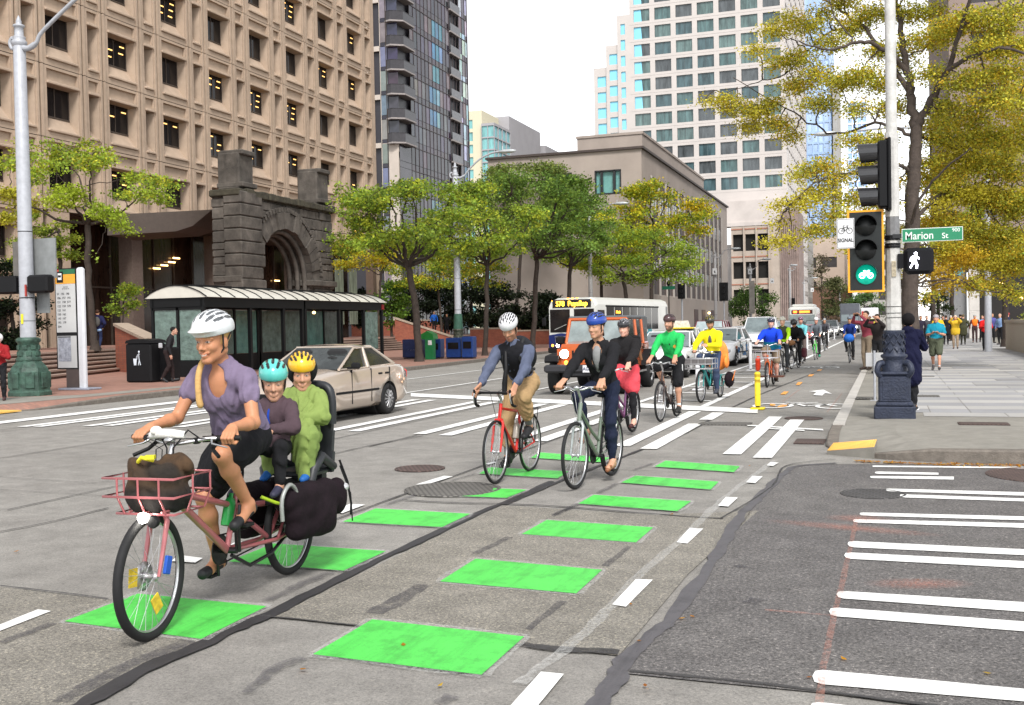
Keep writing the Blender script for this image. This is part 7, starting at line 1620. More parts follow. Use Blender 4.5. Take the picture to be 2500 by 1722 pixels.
def bus2():
    t=thing('bus','second white bus with amber sign far down the street behind the cyclists','bus'); W_=MATS['bus_white']
    b=MB(); b.b2(-6,0,-1.28,1.28,.35,3.05,bev=.2); b.b2(-5.5,-.8,-1.0,1.0,3.0,3.3,bev=.1); b.build('body',W_,t)
    b=MB(); b.b2(0,.02,-1.15,1.15,1.3,2.3); b.build('windscreen',MATS['off_road_windscreen'],t)
    b=MB(); b.b2(.0,.03,-.95,.95,2.4,2.75); b.build('destination_sign',mat('dim_sign',(.05,.01,.005),.3),t)
    b=MB(); b.b2(.03,.05,-.8,-.45,2.48,2.68); b.b2(.03,.05,-.25,.7,2.48,2.68); b.build('sign_text',mat('led_red',(1,.16,.02),emit=2,var=0),t)
    for s_ in(1,-1):
        b=MB(); b.b2(-5.6,-.3,s_*1.275,s_*1.285,1.5,2.4); b.build('side_window',CGL,t)
        for x in(-1.5,-4.8): cwheel(t,x,s_*1.1,.48,.28,'five')
    for s_ in(1,-1): b=MB(); b.ell((.03,s_*.9,.7),(.03,.12,.12)); b.build('headlight',HL,t)
    return at_(t,-7.6,103)
bus2()
t=thing('truck','boxy grey delivery truck far away near the signal pole','truck'); b=MB(); b.b2(-5,0,-1.25,1.25,.5,4.0,bev=.05); b.build('box_body',mat('truck_grey',(.12,.13,.15),.5,var=.2,vs=1),t); b=MB(); b.b2(0,.02,-1.1,-.08,1.6,2.5); b.b2(0,.02,.08,1.1,1.6,2.5); b.build('windscreen',mat('truck_glass',(.25,.30,.32),.2),t)
for s_ in(1,-1):
    for x in(-1,-4): cwheel(t,x,s_*1.05,.48,.28,'five')
    b=MB(); b.ell((.02,s_*.85,.8),(.04,.12,.1)); b.build('headlight',HL,t)
at_(t,-4.95,152)
t=thing('truck','white box truck with red and yellow markings beside the grey truck','truck'); b=MB(); b.b2(-5,0,-1.2,1.2,.5,3.5,bev=.05); b.build('box_body',mat('truck_white',(.7,.7,.72),.5),t); b=MB(); b.b2(0,.03,-1.1,-.2,2.1,3.0); b.build('red_panel',mat('truck_red',(.5,.04,.03)),t); b=MB(); b.b2(0,.03,.1,1.1,1.2,1.9); b.build('yellow_panel',mat('truck_yellow',(.6,.5,.05)),t)
for s_ in(1,-1):
    for x in(-1,-4): cwheel(t,x,s_*1.0,.48,.28,'five')
at_(t,-2.6,165)
t=thing('motorcycle','red motorcycle with lit headlamp standing beyond the white posts','motorcycle'); b=MB(); b.prism([(-.5,.6),(.2,.55),(.55,.75),(.45,1.05),(.1,.95),(-.4,.85),(-.75,.95)],-.18,.18,X=(1,0,0),Y=(0,0,1)); b.build('body',mat('moto_red',(.35,.015,.02),.3),t)
for x in(.72,-.62): cwheel(t,x,.001,.31,.12,'five')
b=MB(); b.ell((.58,0,.95),(.05,.12,.12)); b.build('headlight',HL,t); b=MB(); b.tube([(.35,-.35,1.08),(.40,0,1.05),(.35,.35,1.08)],.02,6); b.build('handlebar',BLKM,t); at_(t,-5.75,77)
# ---------------------------------------------------------------- trees
def leafmat():
    m,n,L,b,tc=nodes_mat('foliage'); a=n.new('ShaderNodeAttribute'); a.attribute_name='Col'
    tr=n.new('ShaderNodeBsdfTranslucent'); mx=n.new('ShaderNodeMixShader'); mx.inputs[0].default_value=.5
    L.new(a.outputs['Color'],b.inputs['Base Color']); b.inputs['Roughness'].default_value=.55; b.inputs['Specular IOR Level'].default_value=.25
    L.new(a.outputs['Color'],tr.inputs['Color']); out=[x for x in n if x.type=='OUTPUT_MATERIAL'][0]
    L.new(b.outputs[0],mx.inputs[1]); L.new(tr.outputs[0],mx.inputs[2]); L.new(mx.outputs[0],out.inputs[0]); return m
LEAF=leafmat(); BARK=mat('tree_bark',(.042,.031,.025),.95,var=.35,vs=5,bump=1,bs=18)
def leaves(name,clumps,n,size,pal,parent,seed=0,droop=.3,T=None,stretch=1.0):
    """clumps: (centre, (rx,ry,rz), tone index or None). Scatter small leaf sprays through every clump's volume"""
    rg=np.random.default_rng(seed); C=np.array([tuple(c[0]) for c in clumps]); Rr=np.array([c[1] for c in clumps]); vol=(Rr[:,0]*Rr[:,1]*np.sqrt(Rr[:,2])); k=rg.choice(len(C),n,p=vol/vol.sum())
    d=rg.normal(size=(n,3)); d/=np.linalg.norm(d,axis=1)[:,None]; r=rg.random(n)**(1/2.2); 
    # sprigs: points gather on little twigs so the crown breaks into tufts
    ns=max(4,n//14); sk=rg.choice(len(C),ns,p=vol/vol.sum()); sdv=rg.normal(size=(ns,3)); sdv/=np.linalg.norm(sdv,axis=1)[:,None]; sp=C[sk]+sdv*Rr[sk]*(rg.random(ns)**(1/2.6))[:,None]
    own=rg.integers(0,ns,n); P=sp[own]+rg.normal(size=(n,3))*np.array([1,1,.5])*size*1.55*stretch; k=sk[own]
    P[:,2]-=np.abs(rg.normal(size=n))*size*droop*2
    pal=np.array(pal); tone=np.array([c[2] if len(c)>2 and c[2] is not None else -1 for c in clumps])[k]; pi=rg.integers(0,len(pal),ns)[own]; pi=np.where(tone>=0,tone,pi); 
    col=pal[pi]*(1+.22*rg.normal(size=(n,1)))*(1+.25*rg.normal(size=(ns,1)))[own]; col=np.clip(col*(2.25 if np.max(pal)>.05 else 1.2),.004,.85)
    a=rg.normal(size=(n,3)); a[:,2]*=.55; a/=np.linalg.norm(a,axis=1)[:,None]; b=rg.normal(size=(n,3)); b-=a*(a*b).sum(1)[:,None]; b/=np.linalg.norm(b,axis=1)[:,None]
    s=size*(.55+.75*rg.random((n,1))); L=a*s; Wd=b*s*.36
    v=np.stack([P-L*.5,P+Wd-L*.05,P+L*.5,P-Wd-L*.05],1).reshape(-1,3)
    if T is not None: v=v-np.array(T)
    me=bpy.data.meshes.new(name); me.vertices.add(4*n); me.vertices.foreach_set('co',v.astype(np.float32).ravel()); me.loops.add(4*n); me.loops.foreach_set('vertex_index',np.arange(4*n,dtype=np.int32)); me.polygons.add(n)
    me.polygons.foreach_set('loop_start',np.arange(n,dtype=np.int32)*4); me.polygons.foreach_set('loop_total',np.full(n,4,np.int32)); me.materials.append(LEAF); me.update(calc_edges=True)
    at=me.color_attributes.new('Col','FLOAT_COLOR','POINT'); at.data.foreach_set('color',np.concatenate([np.repeat(col,4,0),np.ones((4*n,1))],1).astype(np.float32).ravel())
    o=bpy.data.objects.new(name,me); COL.objects.link(o); o.parent=parent; return o
GREEN=[(.10,.145,.016),(.135,.175,.018),(.075,.12,.018),(.18,.195,.018),(.11,.15,.022)]
YGREEN=[(.20,.20,.012),(.25,.22,.012),(.15,.175,.014),(.30,.22,.010),(.12,.155,.014)]
YEL_=[(.30,.23,.02),(.24,.21,.02),(.36,.24,.02),(.16,.17,.02)]
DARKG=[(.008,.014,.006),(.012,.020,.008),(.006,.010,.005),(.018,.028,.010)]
def limbs(b,p0,pts,r0,r1,rnd,wob=.12):
    """a wavy tapering limb from p0 through pts"""
    P=[V(p0)]+[V(p) for p in pts]; Q=smooth_pts(P,5); L=sum((a-c).length for a,c in zip(P,P[1:])); out=[]
    for i,q in enumerate(Q):
        w=wob*L*.08 if 0<i<len(Q)-1 else 0; out.append(q+V((rnd.uniform(-w,w),rnd.uniform(-w,w),rnd.uniform(-w,w))))
    n=len(out); b.tube(out,[r0+(r1-r0)*(i/(n-1))**.8 for i in range(n)],7); return out
def make_tree(label,trunk,clumps,pal,n,size,r0=.16,name='street_tree',seed=1,group='street trees along the left pavement',bark=BARK,twigs=True,stretch=1.0,droop=.3):
    """trunk: world points from ground to fork; clumps: (centre,(rx,ry,rz)[,tone])"""
    base=V(trunk[0]); t=thing(name,label,'tree',tuple(base),0,group); T=Matrix.Translation(-base); rnd=random.Random(seed)
    b=MB(T); fork=V(trunk[-1]); limbs(b,trunk[0]-V((0,0,.1)),trunk[1:],r0,r0*.72,rnd,.10); b.lathe([(r0*1.5,-.05),(r0*1.15,.15),(r0*1.0,.4)],trunk[0],9)
    mains=sorted(clumps,key=lambda c:-c[1][0])[:max(3,len(clumps)//5)]; mp=[]
    for c in mains:
        e=V(c[0]); m=fork.lerp(e,.5)+V((rnd.uniform(-.3,.3),rnd.uniform(-.3,.3),-(e-fork).length*.08)); mp.append((limbs(b,fork,[m,e],r0*.50,r0*.10,rnd,.35),e))
    if twigs:
        for c in clumps:
            e=V(c[0]); best=min((q for l,_ in mp for q in l[2:]),key=lambda q:(q-e).length); 
            if (best-e).length>.2: limbs(b,best,[best.lerp(e,.55)+V((0,0,rnd.uniform(-.1,.25))),e],r0*.16,r0*.05,rnd,.5)
            for _ in range(3):
                d=V((rnd.uniform(-1,1)*c[1][0],rnd.uniform(-1,1)*c[1][1],rnd.uniform(-.5,.9)*c[1][2])); limbs(b,e,[e+d*.85],r0*.06,r0*.025,rnd,.4)
    b.build('trunk',bark,t); leaves('crown',clumps,n,size,pal,t,seed,droop,T=tuple(base),stretch=stretch); return t
def umbrella(c,rx,ry,rz,n,seed,flat=.28,lo=-.6):
    """layered flat foliage sprays in a broad crown around c"""
    rnd=random.Random(seed); out=[]
    for i in range(n):
        u_=rnd.uniform(lo,1); a=rnd.uniform(0,2*PI); rr=math.sqrt(max(.05,1-abs(u_)**2.2))*math.sqrt(rnd.uniform(.12,1)); s=rnd.uniform(.15,.27)
        out.append((V((c[0]+math.cos(a)*rx*rr,c[1]+math.sin(a)*ry*rr,c[2]+u_*rz)),(rx*s,ry*s,rx*s*flat)))
    return out
def px_tree(label,tp,Y,cx,hw,top,bot,pal,n,size,seed,r0=.15,nc=30,extra=[],z0=.15,**k):
    hw*=1.13; n=int(n*1.25); nc=int(nc*1.75); top-=6; bot+=26; size*=.94
    """tp: trunk pixels; crown box in pixels at depth plane Y"""
    P=[PY(x,y,Y) for x,y in tp]; P[0].z=z0; c=PY(cx,(top+bot)/2,Y); e=PY(cx+hw,(top+bot)/2,Y); rx=abs(e.x-c.x); rz=abs(PY(cx,top,Y).z-c.z)
    cl=umbrella(c,rx,rx*.85,rz,nc,seed)
    for q in extra: x,y,r=q[:3]; p=PY(x,y,Y+(q[3] if len(q)>3 else 0)); s=r*Y/F*1.05; cl.append((p,(s,s,s*.42))+((q[4],) if len(q)>4 else ()))
    return make_tree(label,P,cl,pal,n,size,r0,seed=seed,**k)
px_tree('green honey locust with dark leaning trunk beside the blue news boxes',[(1024,884),(1015,760),(1003,680),(995,650)],45.5,1000,165,455,625,GREEN,15000,.15,1,.19,42,extra=[(860,480,42),(835,455,30),(900,470,45),(930,610,30,0,3)])
px_tree('green tree between the lamp post and the road bike rider',[(1184,868),(1188,740),(1190,650)],54.5,1165,130,455,640,GREEN,11000,.17,2,.15,34)
px_tree('tree with forked trunk just left of the city bus',[(1300,868),(1306,760),(1310,650),(1309,632)],70,1300,160,430,625,[(.065,.11,.02),(.09,.13,.02),(.055,.095,.018)],14000,.20,3,.2,40)
px_tree('tall back tree whose top covers the bank windows',[(1262,860),(1265,700),(1275,560)],96,1285,120,408,540,[(.085,.11,.025),(.11,.13,.03),(.06,.09,.02)],9000,.26,4,.2,30)
px_tree('green tree with straight trunk above the bus front',[(1388,860),(1390,700),(1392,650)],80,1385,105,475,640,[(.075,.125,.02),(.10,.145,.02),(.06,.10,.018)],9000,.20,5,.2,28)
px_tree('slim tree with trunk rising behind the bus roof centre',[(1470,860),(1468,720),(1465,650)],88,1470,100,520,655,YGREEN[:3]+GREEN[:2],8000,.21,6,.17,26)
px_tree('two stemmed low tree with curved limbs behind the bus',[(1545,860),(1528,720),(1520,670)],86,1570,130,570,690,GREEN[:3]+YGREEN[2:3],9000,.2,7,.2,28,extra=[(1670,640,45),(1690,680,30),(1650,600,40)])
px_tree('tall yellowing tree in front of the bank corner',[(1590,860),(1592,700),(1596,580),(1600,555)],98,1600,125,455,590,YGREEN+GREEN[:1],9000,.25,8,.22,28,extra=[(1700,500,35,0,3),(1700,560,28,0,3),(1725,510,20,0,0)])
px_tree('small yellow green tree with thin leaning trunk behind the bus shelter end',[(912,838),(925,740),(930,670)],66,880,85,570,640,YEL_[:2]+YGREEN,5500,.17,9,.10,18,z0=.6)
px_tree('thin tree with orange tinted leaves in the shaded plaza',[(1118,850),(1120,720),(1122,690)],74,1135,90,610,690,GREEN+YEL_[:1],5000,.19,10,.1,18,z0=.6)
px_tree('slender twin trunk tree in the dark plaza',[(1080,830),(1075,760),(1070,700)],84,1040,80,600,700,GREEN+YGREEN[:2],5000,.2,11,.12,18,z0=.6)
# dark planting behind the plaza
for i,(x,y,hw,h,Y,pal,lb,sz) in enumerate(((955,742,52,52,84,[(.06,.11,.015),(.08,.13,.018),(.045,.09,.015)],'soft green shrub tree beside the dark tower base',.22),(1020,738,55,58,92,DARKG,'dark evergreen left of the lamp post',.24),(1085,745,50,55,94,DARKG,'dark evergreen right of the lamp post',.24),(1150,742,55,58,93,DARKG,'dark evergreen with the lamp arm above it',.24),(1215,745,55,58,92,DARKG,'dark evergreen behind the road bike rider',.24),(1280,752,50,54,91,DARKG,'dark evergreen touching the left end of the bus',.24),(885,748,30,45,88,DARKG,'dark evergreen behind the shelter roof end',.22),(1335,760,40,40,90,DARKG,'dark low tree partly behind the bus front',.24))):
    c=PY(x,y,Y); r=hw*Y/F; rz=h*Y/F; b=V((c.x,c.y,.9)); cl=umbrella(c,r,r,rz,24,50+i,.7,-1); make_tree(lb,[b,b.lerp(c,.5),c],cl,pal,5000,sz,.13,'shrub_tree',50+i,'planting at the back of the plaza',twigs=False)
# left street tree (bare limbs and separate sprays)
def D_(x,y,dep): return DD(x,y,dep)
dp=46.
tr=[D_(x,y,dep) for x,y,dep in ((232,853,dp),(222,760,dp),(214,640,dp),(214,548,dp))]; tr[0].z=1.05
sp=[(170,375,48),(215,395,40),(245,385,38),(130,400,35),(255,365,22),(120,350,20),(330,430,36),(375,440,34),(345,470,40),(300,475,26),(410,450,26),(395,475,24),(400,490,22),(170,470,44,0),(140,490,34,0),(60,380,38),(25,400,34),(85,420,28),(25,470,40,3),(60,500,36,3),(20,530,34,3),(260,520,40,1),(290,545,30,1),(235,500,26),(310,560,22,1),(90,440,20),(205,350,22),(60,350,22),(235,620,14)]
cl=[(D_(q[0],q[1],dp+random.Random(i).uniform(-2.2,2.2)),(q[2]*dp/F*1.0,)*2+(q[2]*dp/F*.42,),)+((q[3],) if len(q)>3 else ()) for i,q in enumerate(sp)]
make_tree('light green tree with forked bare limbs near the bus stop sign at far left',tr,cl,[(.17,.21,.02),(.15,.20,.02),(.12,.17,.025),(.20,.20,.02),(.14,.20,.03)],12000,.13,.17,seed=31)
dp=52.
tr=[D_(x,y,dp) for x,y in ((150,850),(150,720),(146,600),(143,560))]; tr[0].z=1.05
cl=[(D_(x,y,dp+random.Random(i+9).uniform(-2,2)),(r*dp/F,r*dp/F,r*dp/F*.45)) for i,(x,y,r) in enumerate(((135,590,30),(110,610,25),(165,620,24),(95,560,26),(60,590,30),(40,640,26),(120,650,18),(175,580,18),(70,520,24),(150,545,20)))]
make_tree('second light green tree behind the near left pole',tr,cl,[(.13,.17,.02),(.10,.14,.02),(.16,.18,.02)],5000,.13,.12,seed=32)
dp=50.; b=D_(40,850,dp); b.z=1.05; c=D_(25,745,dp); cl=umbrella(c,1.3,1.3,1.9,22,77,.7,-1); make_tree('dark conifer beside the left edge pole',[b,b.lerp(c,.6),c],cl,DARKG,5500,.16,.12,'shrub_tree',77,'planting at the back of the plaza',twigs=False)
dp=47.; b=D_(298,850,dp); b.z=1.05; c=D_(302,735,dp); cl=umbrella(c,.55,.55,.75,12,78,.6,-1); make_tree('small bush with leaves beside the lobby entrance left of the shelter',[b,b.lerp(c,.6),c],cl,GREEN,1600,.12,.05,'shrub_tree',78,'planting at the back of the plaza',twigs=False)
# right big tree over the pavement
Yb=33.0
def prx(p): q=p-CAM; return (CW/2+F*q.dot(_r)/q.dot(_f),CH/2-F*q.dot(_u)/q.dot(_f))
def BT(x,y,dy=0): return PY(x,y,Yb+dy)
base=V((.62,33.2,.16)); BARK2=mat('big_tree_bark',(.065,.050,.042),.95,var=.35,vs=5,bump=1,bs=18)
t=thing('big_street_tree','large yellow green honey locust whose dark trunk rises behind the signal pole','tree',tuple(base)); TT=Matrix.Translation(-base); rnd=random.Random(2); b=MB(TT)
trunk=[base-V((0,0,.1)),BT(2222,800),BT(2225,620),BT(2228,480),BT(2234,390),BT(2238,305)]
main=limbs(b,trunk[0],trunk[1:],.28,.16,rnd,.05)
LB={}
def br(pts,r0,r1,dys=None):
    P=[BT(x,y,(dys or [0]*len(pts))[i]) for i,(x,y) in enumerate(pts)]; return limbs(b,P[0],P[1:],r0*.8,r1*.6,rnd,.12)
L=[br([(2236,310),(2226,240),(2218,180),(2200,80),(2185,-10),(2160,-120)],.20,.07,[0,0,.3,.6,1,1.5]),br([(2238,305),(2275,240),(2315,165),(2350,60),(2390,-60)],.17,.06,[0,-.3,-.8,-1.5,-2]),br([(2312,172),(2370,140),(2455,118),(2540,150)],.10,.04,[-.8,-1.2,-1.6,-2]),
 br([(2218,182),(2180,140),(2130,105),(2080,108),(2020,125),(1950,100)],.12,.03,[.3,0,-.6,-1.2,-1.8,-2.4]),br([(2225,235),(2160,130),(2100,60),(2040,20),(1990,-20)],.11,.04,[0,.8,1.5,2.2,3]),br([(2222,330),(2150,300),(2060,330),(1990,310),(1900,250),(1790,190)],.07,.02,[0,.4,1,1.6,2.2,2.6]),
 br([(2228,540),(2290,480),(2340,470),(2420,430)],.09,.03,[0,.6,1.2,2]),br([(2226,560),(2240,500),(2290,430),(2370,360)],.08,.03,[0,-.6,-1,-1.6]),br([(2228,420),(2170,400),(2090,420),(2000,440),(1930,500)],.08,.02,[0,-.4,-1,-1.4,-1.8]),br([(2236,330),(2300,350),(2380,400),(2480,430)],.09,.03,[0,1,2,3]),br([(2100,60),(2010,90),(1920,180),(1850,200),(1770,230)],.05,.015,[1.5,1.6,1.8,2,2.2]),br([(2350,60),(2420,20),(2520,-20)],.07,.03,[-1.5,-1,-.5])]
allp=[q for l in L for q in l]+main
big=[]
def cl_(x,y,r,dy=0,tone=None,fl=.42):
    p=BT(x,y,dy); s=r*(Yb+dy)/F*.92; big.append((p,(s,s,s*fl),tone)); 
for q in [(1765,245,42,2,1),(1720,240,26,2,1),(1800,260,40,2),(1850,275,42,2,1),(1830,310,38,2.5,1),(1880,250,38,2),(1900,300,40,2),(1930,330,34,2),(1850,120,34,1,1),(1890,70,42,1,1),(1930,40,38,1),(1970,60,40,1),(1900,150,36,1),(1950,140,44,1),(1990,180,50,1),(1940,210,44,1.5),(2000,250,52,1),(2050,200,50,.5),(2040,290,44,.5),(2100,180,50,0),(2090,260,44,0),(1990,320,36,1),(1970,370,30,-1,1),(2010,400,44,-1),(1960,420,44,-1),(2050,430,48,-1),(2000,470,50,-1,1),(1950,490,40,-1.5,1),(1900,500,30,-1.5,1),(1890,590,34,-1.5,1),(1930,580,30,-1.5,1),(2000,560,44,-1),(2040,520,46,-1),(2090,480,46,-.5),(2090,600,40,-.5,1),(2130,560,40,0),(2150,500,44,0),(1900,540,26,-1.5,1),(2080,340,40,0),(2140,340,46,.5),(2120,400,44,.5),(2170,440,40,.5),(2180,260,50,1),(2150,200,46,1),(2030,100,50,1),(2080,60,48,1.5),(2130,30,46,1.5),(2010,30,40,1.5),(2060,0,44,2),(2150,120,46,1),(2200,30,46,1),(2240,100,50,.5),(2260,30,50,.5),(2290,90,50,0),(2270,180,46,-.4),(2330,60,52,-1),(2380,40,54,-1.2),(2440,60,54,-1),(2480,20,50,-1),(2400,120,54,-1),(2460,170,54,-1),(2490,110,50,-1),(2350,200,54,-.6),(2420,240,56,-.6),(2480,260,54,-1),(2370,290,56,0),(2310,260,50,0),(2290,330,52,.5),(2430,330,58,.8),(2490,350,56,.5),(2340,370,56,.8,1),(2400,400,58,1),(2470,420,56,1.2),(2270,400,50,.6),(2310,450,54,.8),(2370,470,58,1,1),(2440,490,58,1.4),(2490,510,54,1.4),(2280,500,46,.6,1),(2330,540,54,1),(2400,560,58,1.4),(2460,580,56,1.6),(2300,600,50,.8),(2350,620,50,1,2),(2420,640,54,1.5,1),(2480,650,54,1.6),(2270,660,40,.6,2),(2310,680,36,.8,2),(2380,690,36,1.2),(2450,700,36,1.5),(2260,720,24,.6),(2490,720,30,1.5),(2520,300,60,0),(2520,480,60,1),(2520,600,60,1),(2160,700,22,3,1),(2120,690,22,3,1),(2210,560,34,1.5),(2210,660,26,1.5),(2205,150,40,2)]: cl_(*q[:3],*(q[3:] if len(q)>3 else ()))
for q in [(2300,300,54,2.5),(2360,340,54,3),(2430,380,56,3),(2330,420,54,3),(2400,470,56,3.5),(2470,480,56,3.5),(2300,540,50,3,2),(2370,600,54,3.5),(2440,620,56,3.5),(2320,640,46,3,2),(2250,440,44,2.5),(2260,560,40,2.5,2),(2490,220,56,3),(2400,180,54,3),(2440,110,54,3),(2390,690,40,3,2),(2290,700,30,2.5,2)]: cl_(*q)
for x in range(1980,2560,70): cl_(x,-60,50,random.Random(x).uniform(-1,2)); cl_(x+30,-150,55,random.Random(x).uniform(-1,2))
big=[c for c in big if not (1950<prx(c[0])[0]<2070 and 270<prx(c[0])[1]<400)]
for c in big:
    e=c[0]; best=min(allp,key=lambda q:(q-e).length)
    if .3<(best-e).length<4.5: limbs(b,best,[best.lerp(e,.5)+V((0,0,rnd.uniform(-.1,.3))),e],.028,.010,rnd,.6)
    for _ in range(4): d=V((rnd.uniform(-1,1)*c[1][0],rnd.uniform(-1,1)*c[1][1],rnd.uniform(-.8,.8)*c[1][2])); limbs(b,e,[e+d],.010,.004,rnd,.4)
b.build('trunk',BARK2,t)
leaves('crown',big,190000,.074,[(.20,.20,.026),(.26,.225,.024),(.31,.21,.02),(.23,.21,.024),(.16,.175,.026)],t,5,.5,T=tuple(base),stretch=1.5)
# far trees
for i,(x,y,hw,h,Y,pal,lb,n) in enumerate(((1832,748,60,42,165,[(.03,.055,.012),(.05,.085,.015),(.02,.035,.008)],'rounded dark green tree in front of the parking garage',5000),(2035,740,26,60,210,[(.045,.055,.02),(.06,.065,.025),(.05,.05,.02)],'narrow grey green tree down the left side of the street',3500),(2005,665,14,40,214,[(.07,.055,.035),(.06,.06,.03)],'sparse twiggy tree top left of the narrow grey green tree',900),(2110,745,34,24,200,[(.03,.06,.02),(.045,.08,.02)],'green trees at the far end beneath the bike signal',2500),(2045,790,24,20,170,[(.09,.06,.04),(.07,.05,.03)],'reddish brown street tree far down the road',1500),(2290,735,30,26,75,[(.03,.045,.012),(.02,.03,.01)],'shaded green tree behind the big trunk on the right pavement',1500),
   (1660,795,30,12,140,[(.06,.11,.02),(.08,.13,.03)],'low green hedge at the foot of the bank wall right of the bus',1500),(2190,760,20,28,120,[(.04,.06,.02),(.06,.07,.02)],'dark green tree seen left of the signal pole base',1200))):
    c=PY(x,y,Y); r=hw*Y/F; rz=h*Y/F; b0=V((c.x,c.y,.1)); cl=umbrella(c,r,r,rz,20,90+i,.7,-1); make_tree(lb,[b0,b0.lerp(c,.5),c],cl,pal,n,.0019*Y,.14,'street_tree',90+i,'trees far down the street',twigs=(i==2))
# right pavement trunks and planter plants
for i,(x,y0,y1,Y) in enumerate(((2322,790,640,78),(2452,760,600,60),(2275,780,640,70))):
    p=PY(x,y0,Y); q=PY(x+4,y1,Y); p.z=.15; cl=umbrella(q+V((0,0,1.2)),2.6,2.4,1.4,18,120+i,.5); make_tree(['slim trunk street tree left of the shop entrance','street tree beside the lamp pole at right','street tree with dark trunk behind the crowd'][i],[p,p.lerp(q,.5),q],cl,YGREEN+GREEN[:2],2500,.14,.17,'street_tree',120+i,'street trees on the right pavement')
make_tree('yellow green shrubs growing over the planter wall at right',[V((6.1,52,1.4)),V((6.1,52,1.5)),V((6.1,52,1.7))],[(V((5.6+random.Random(i).uniform(0,2.0),44+i*1.0,1.7)),(.5,.6,.35)) for i in range(12)],[(.16,.20,.03),(.10,.14,.02),(.2,.2,.03)],4000,.10,.04,'planter_shrub',140,None,twigs=False)
# fallen leaves along the kerb and a few on the road
rg=np.random.default_rng(3); P=[]
for i in range(2600):
    u_=rg.random(); x=.6+u_*7.5+rg.normal()*.2; y=13.05-abs(rg.normal())*.08; P.append((x,y,.012+rg.random()*.015))
for i in range(400): x=-.4+rg.random()*1.1; P.append((x,13.2-.2*(x+.4)-abs(rg.normal())*.06,.012))
for s_ in ((1830,1140),(1640,1260),(1560,1570),(1540,1480),(985,1580),(740,1640),(1075,1680),(1580,1690),(1665,1515),(1975,1660),(1690,1510),(1575,1680),(2060,1615),(2410,1650),(2240,1420),(40,1350)): 
    p=G(*s_); P+= [(p.x,p.y,.014)]
n=len(P); P=np.array(P); a=rg.normal(size=(n,3)); a[:,2]*=.25; a/=np.linalg.norm(a,axis=1)[:,None]; b_=np.cross(a,[0,0,1.0]); b_/=np.linalg.norm(b_,axis=1)[:,None]; s=.013+.013*rg.random((n,1)); v=np.stack([P-a*s,P+b_*s*.6,P+a*s,P-b_*s*.6],1).reshape(-1,3); v[:,2]=np.maximum(v[:,2],.0125)
me=bpy.data.meshes.new('fallen_leaves'); me.from_pydata([tuple(q) for q in v],[],[(4*i,4*i+1,4*i+2,4*i+3) for i in range(n)]); me.materials.append(LEAF)
at=me.color_attributes.new('Col','FLOAT_COLOR','POINT'); c_=np.array([(.50,.20,.02),(.62,.30,.03),(.35,.12,.02),(.55,.36,.05)])[rg.integers(0,4,n)]; at.data.foreach_set('color',np.concatenate([np.repeat(c_,4,0),np.ones((4*n,1))],1).astype(np.float32).ravel())
o=bpy.data.objects.new('fallen_leaves',me); COL.objects.link(o); tag(o,'orange and yellow fallen leaves drifted along the kerb','leaves',kind='stuff')
# ---------------------------------------------------------------- street furniture
def lampm(n,c,**k): return mat(n,c,k.get('rough',.5),k.get('metal',.1),var=k.get('var',.15),vs=k.get('vs',7),bump=k.get('bump',.2),bs=30)
GALV=lampm('painted_pole_grey',(.36,.37,.40),var=.12); VERD=lampm('verdigris_iron',(.035,.075,.055),var=.7,vs=5,bump=.6); WHP=lampm('weathered_white_pole',(.50,.49,.47),var=.22,vs=5); NVY=lampm('navy_iron',(.022,.028,.050),var=.25,vs=8,bump=.5); SGN=mat('sign_back_grey',(.24,.25,.25),.5,.3,var=.15,vs=4); SBLK=mat('signal_black',(.005,.005,.006),.5,var=.15,spec=.25); OLDB=lampm('old_bronze_base',(.05,.055,.04),var=.6,vs=6,bump=.6)
def cobra(b,p,d,s=1.0,m=0):
    """cobra head lamp at p pointing along d"""
    d=V(d).normalized(); x=d; y=V((0,0,1)).cross(x); R3=Matrix((x,y,V((0,0,1)))).transposed(); b.ell(V(p)+x*.42*s,(.52*s,.17*s,.11*s),14,8,m,R3)
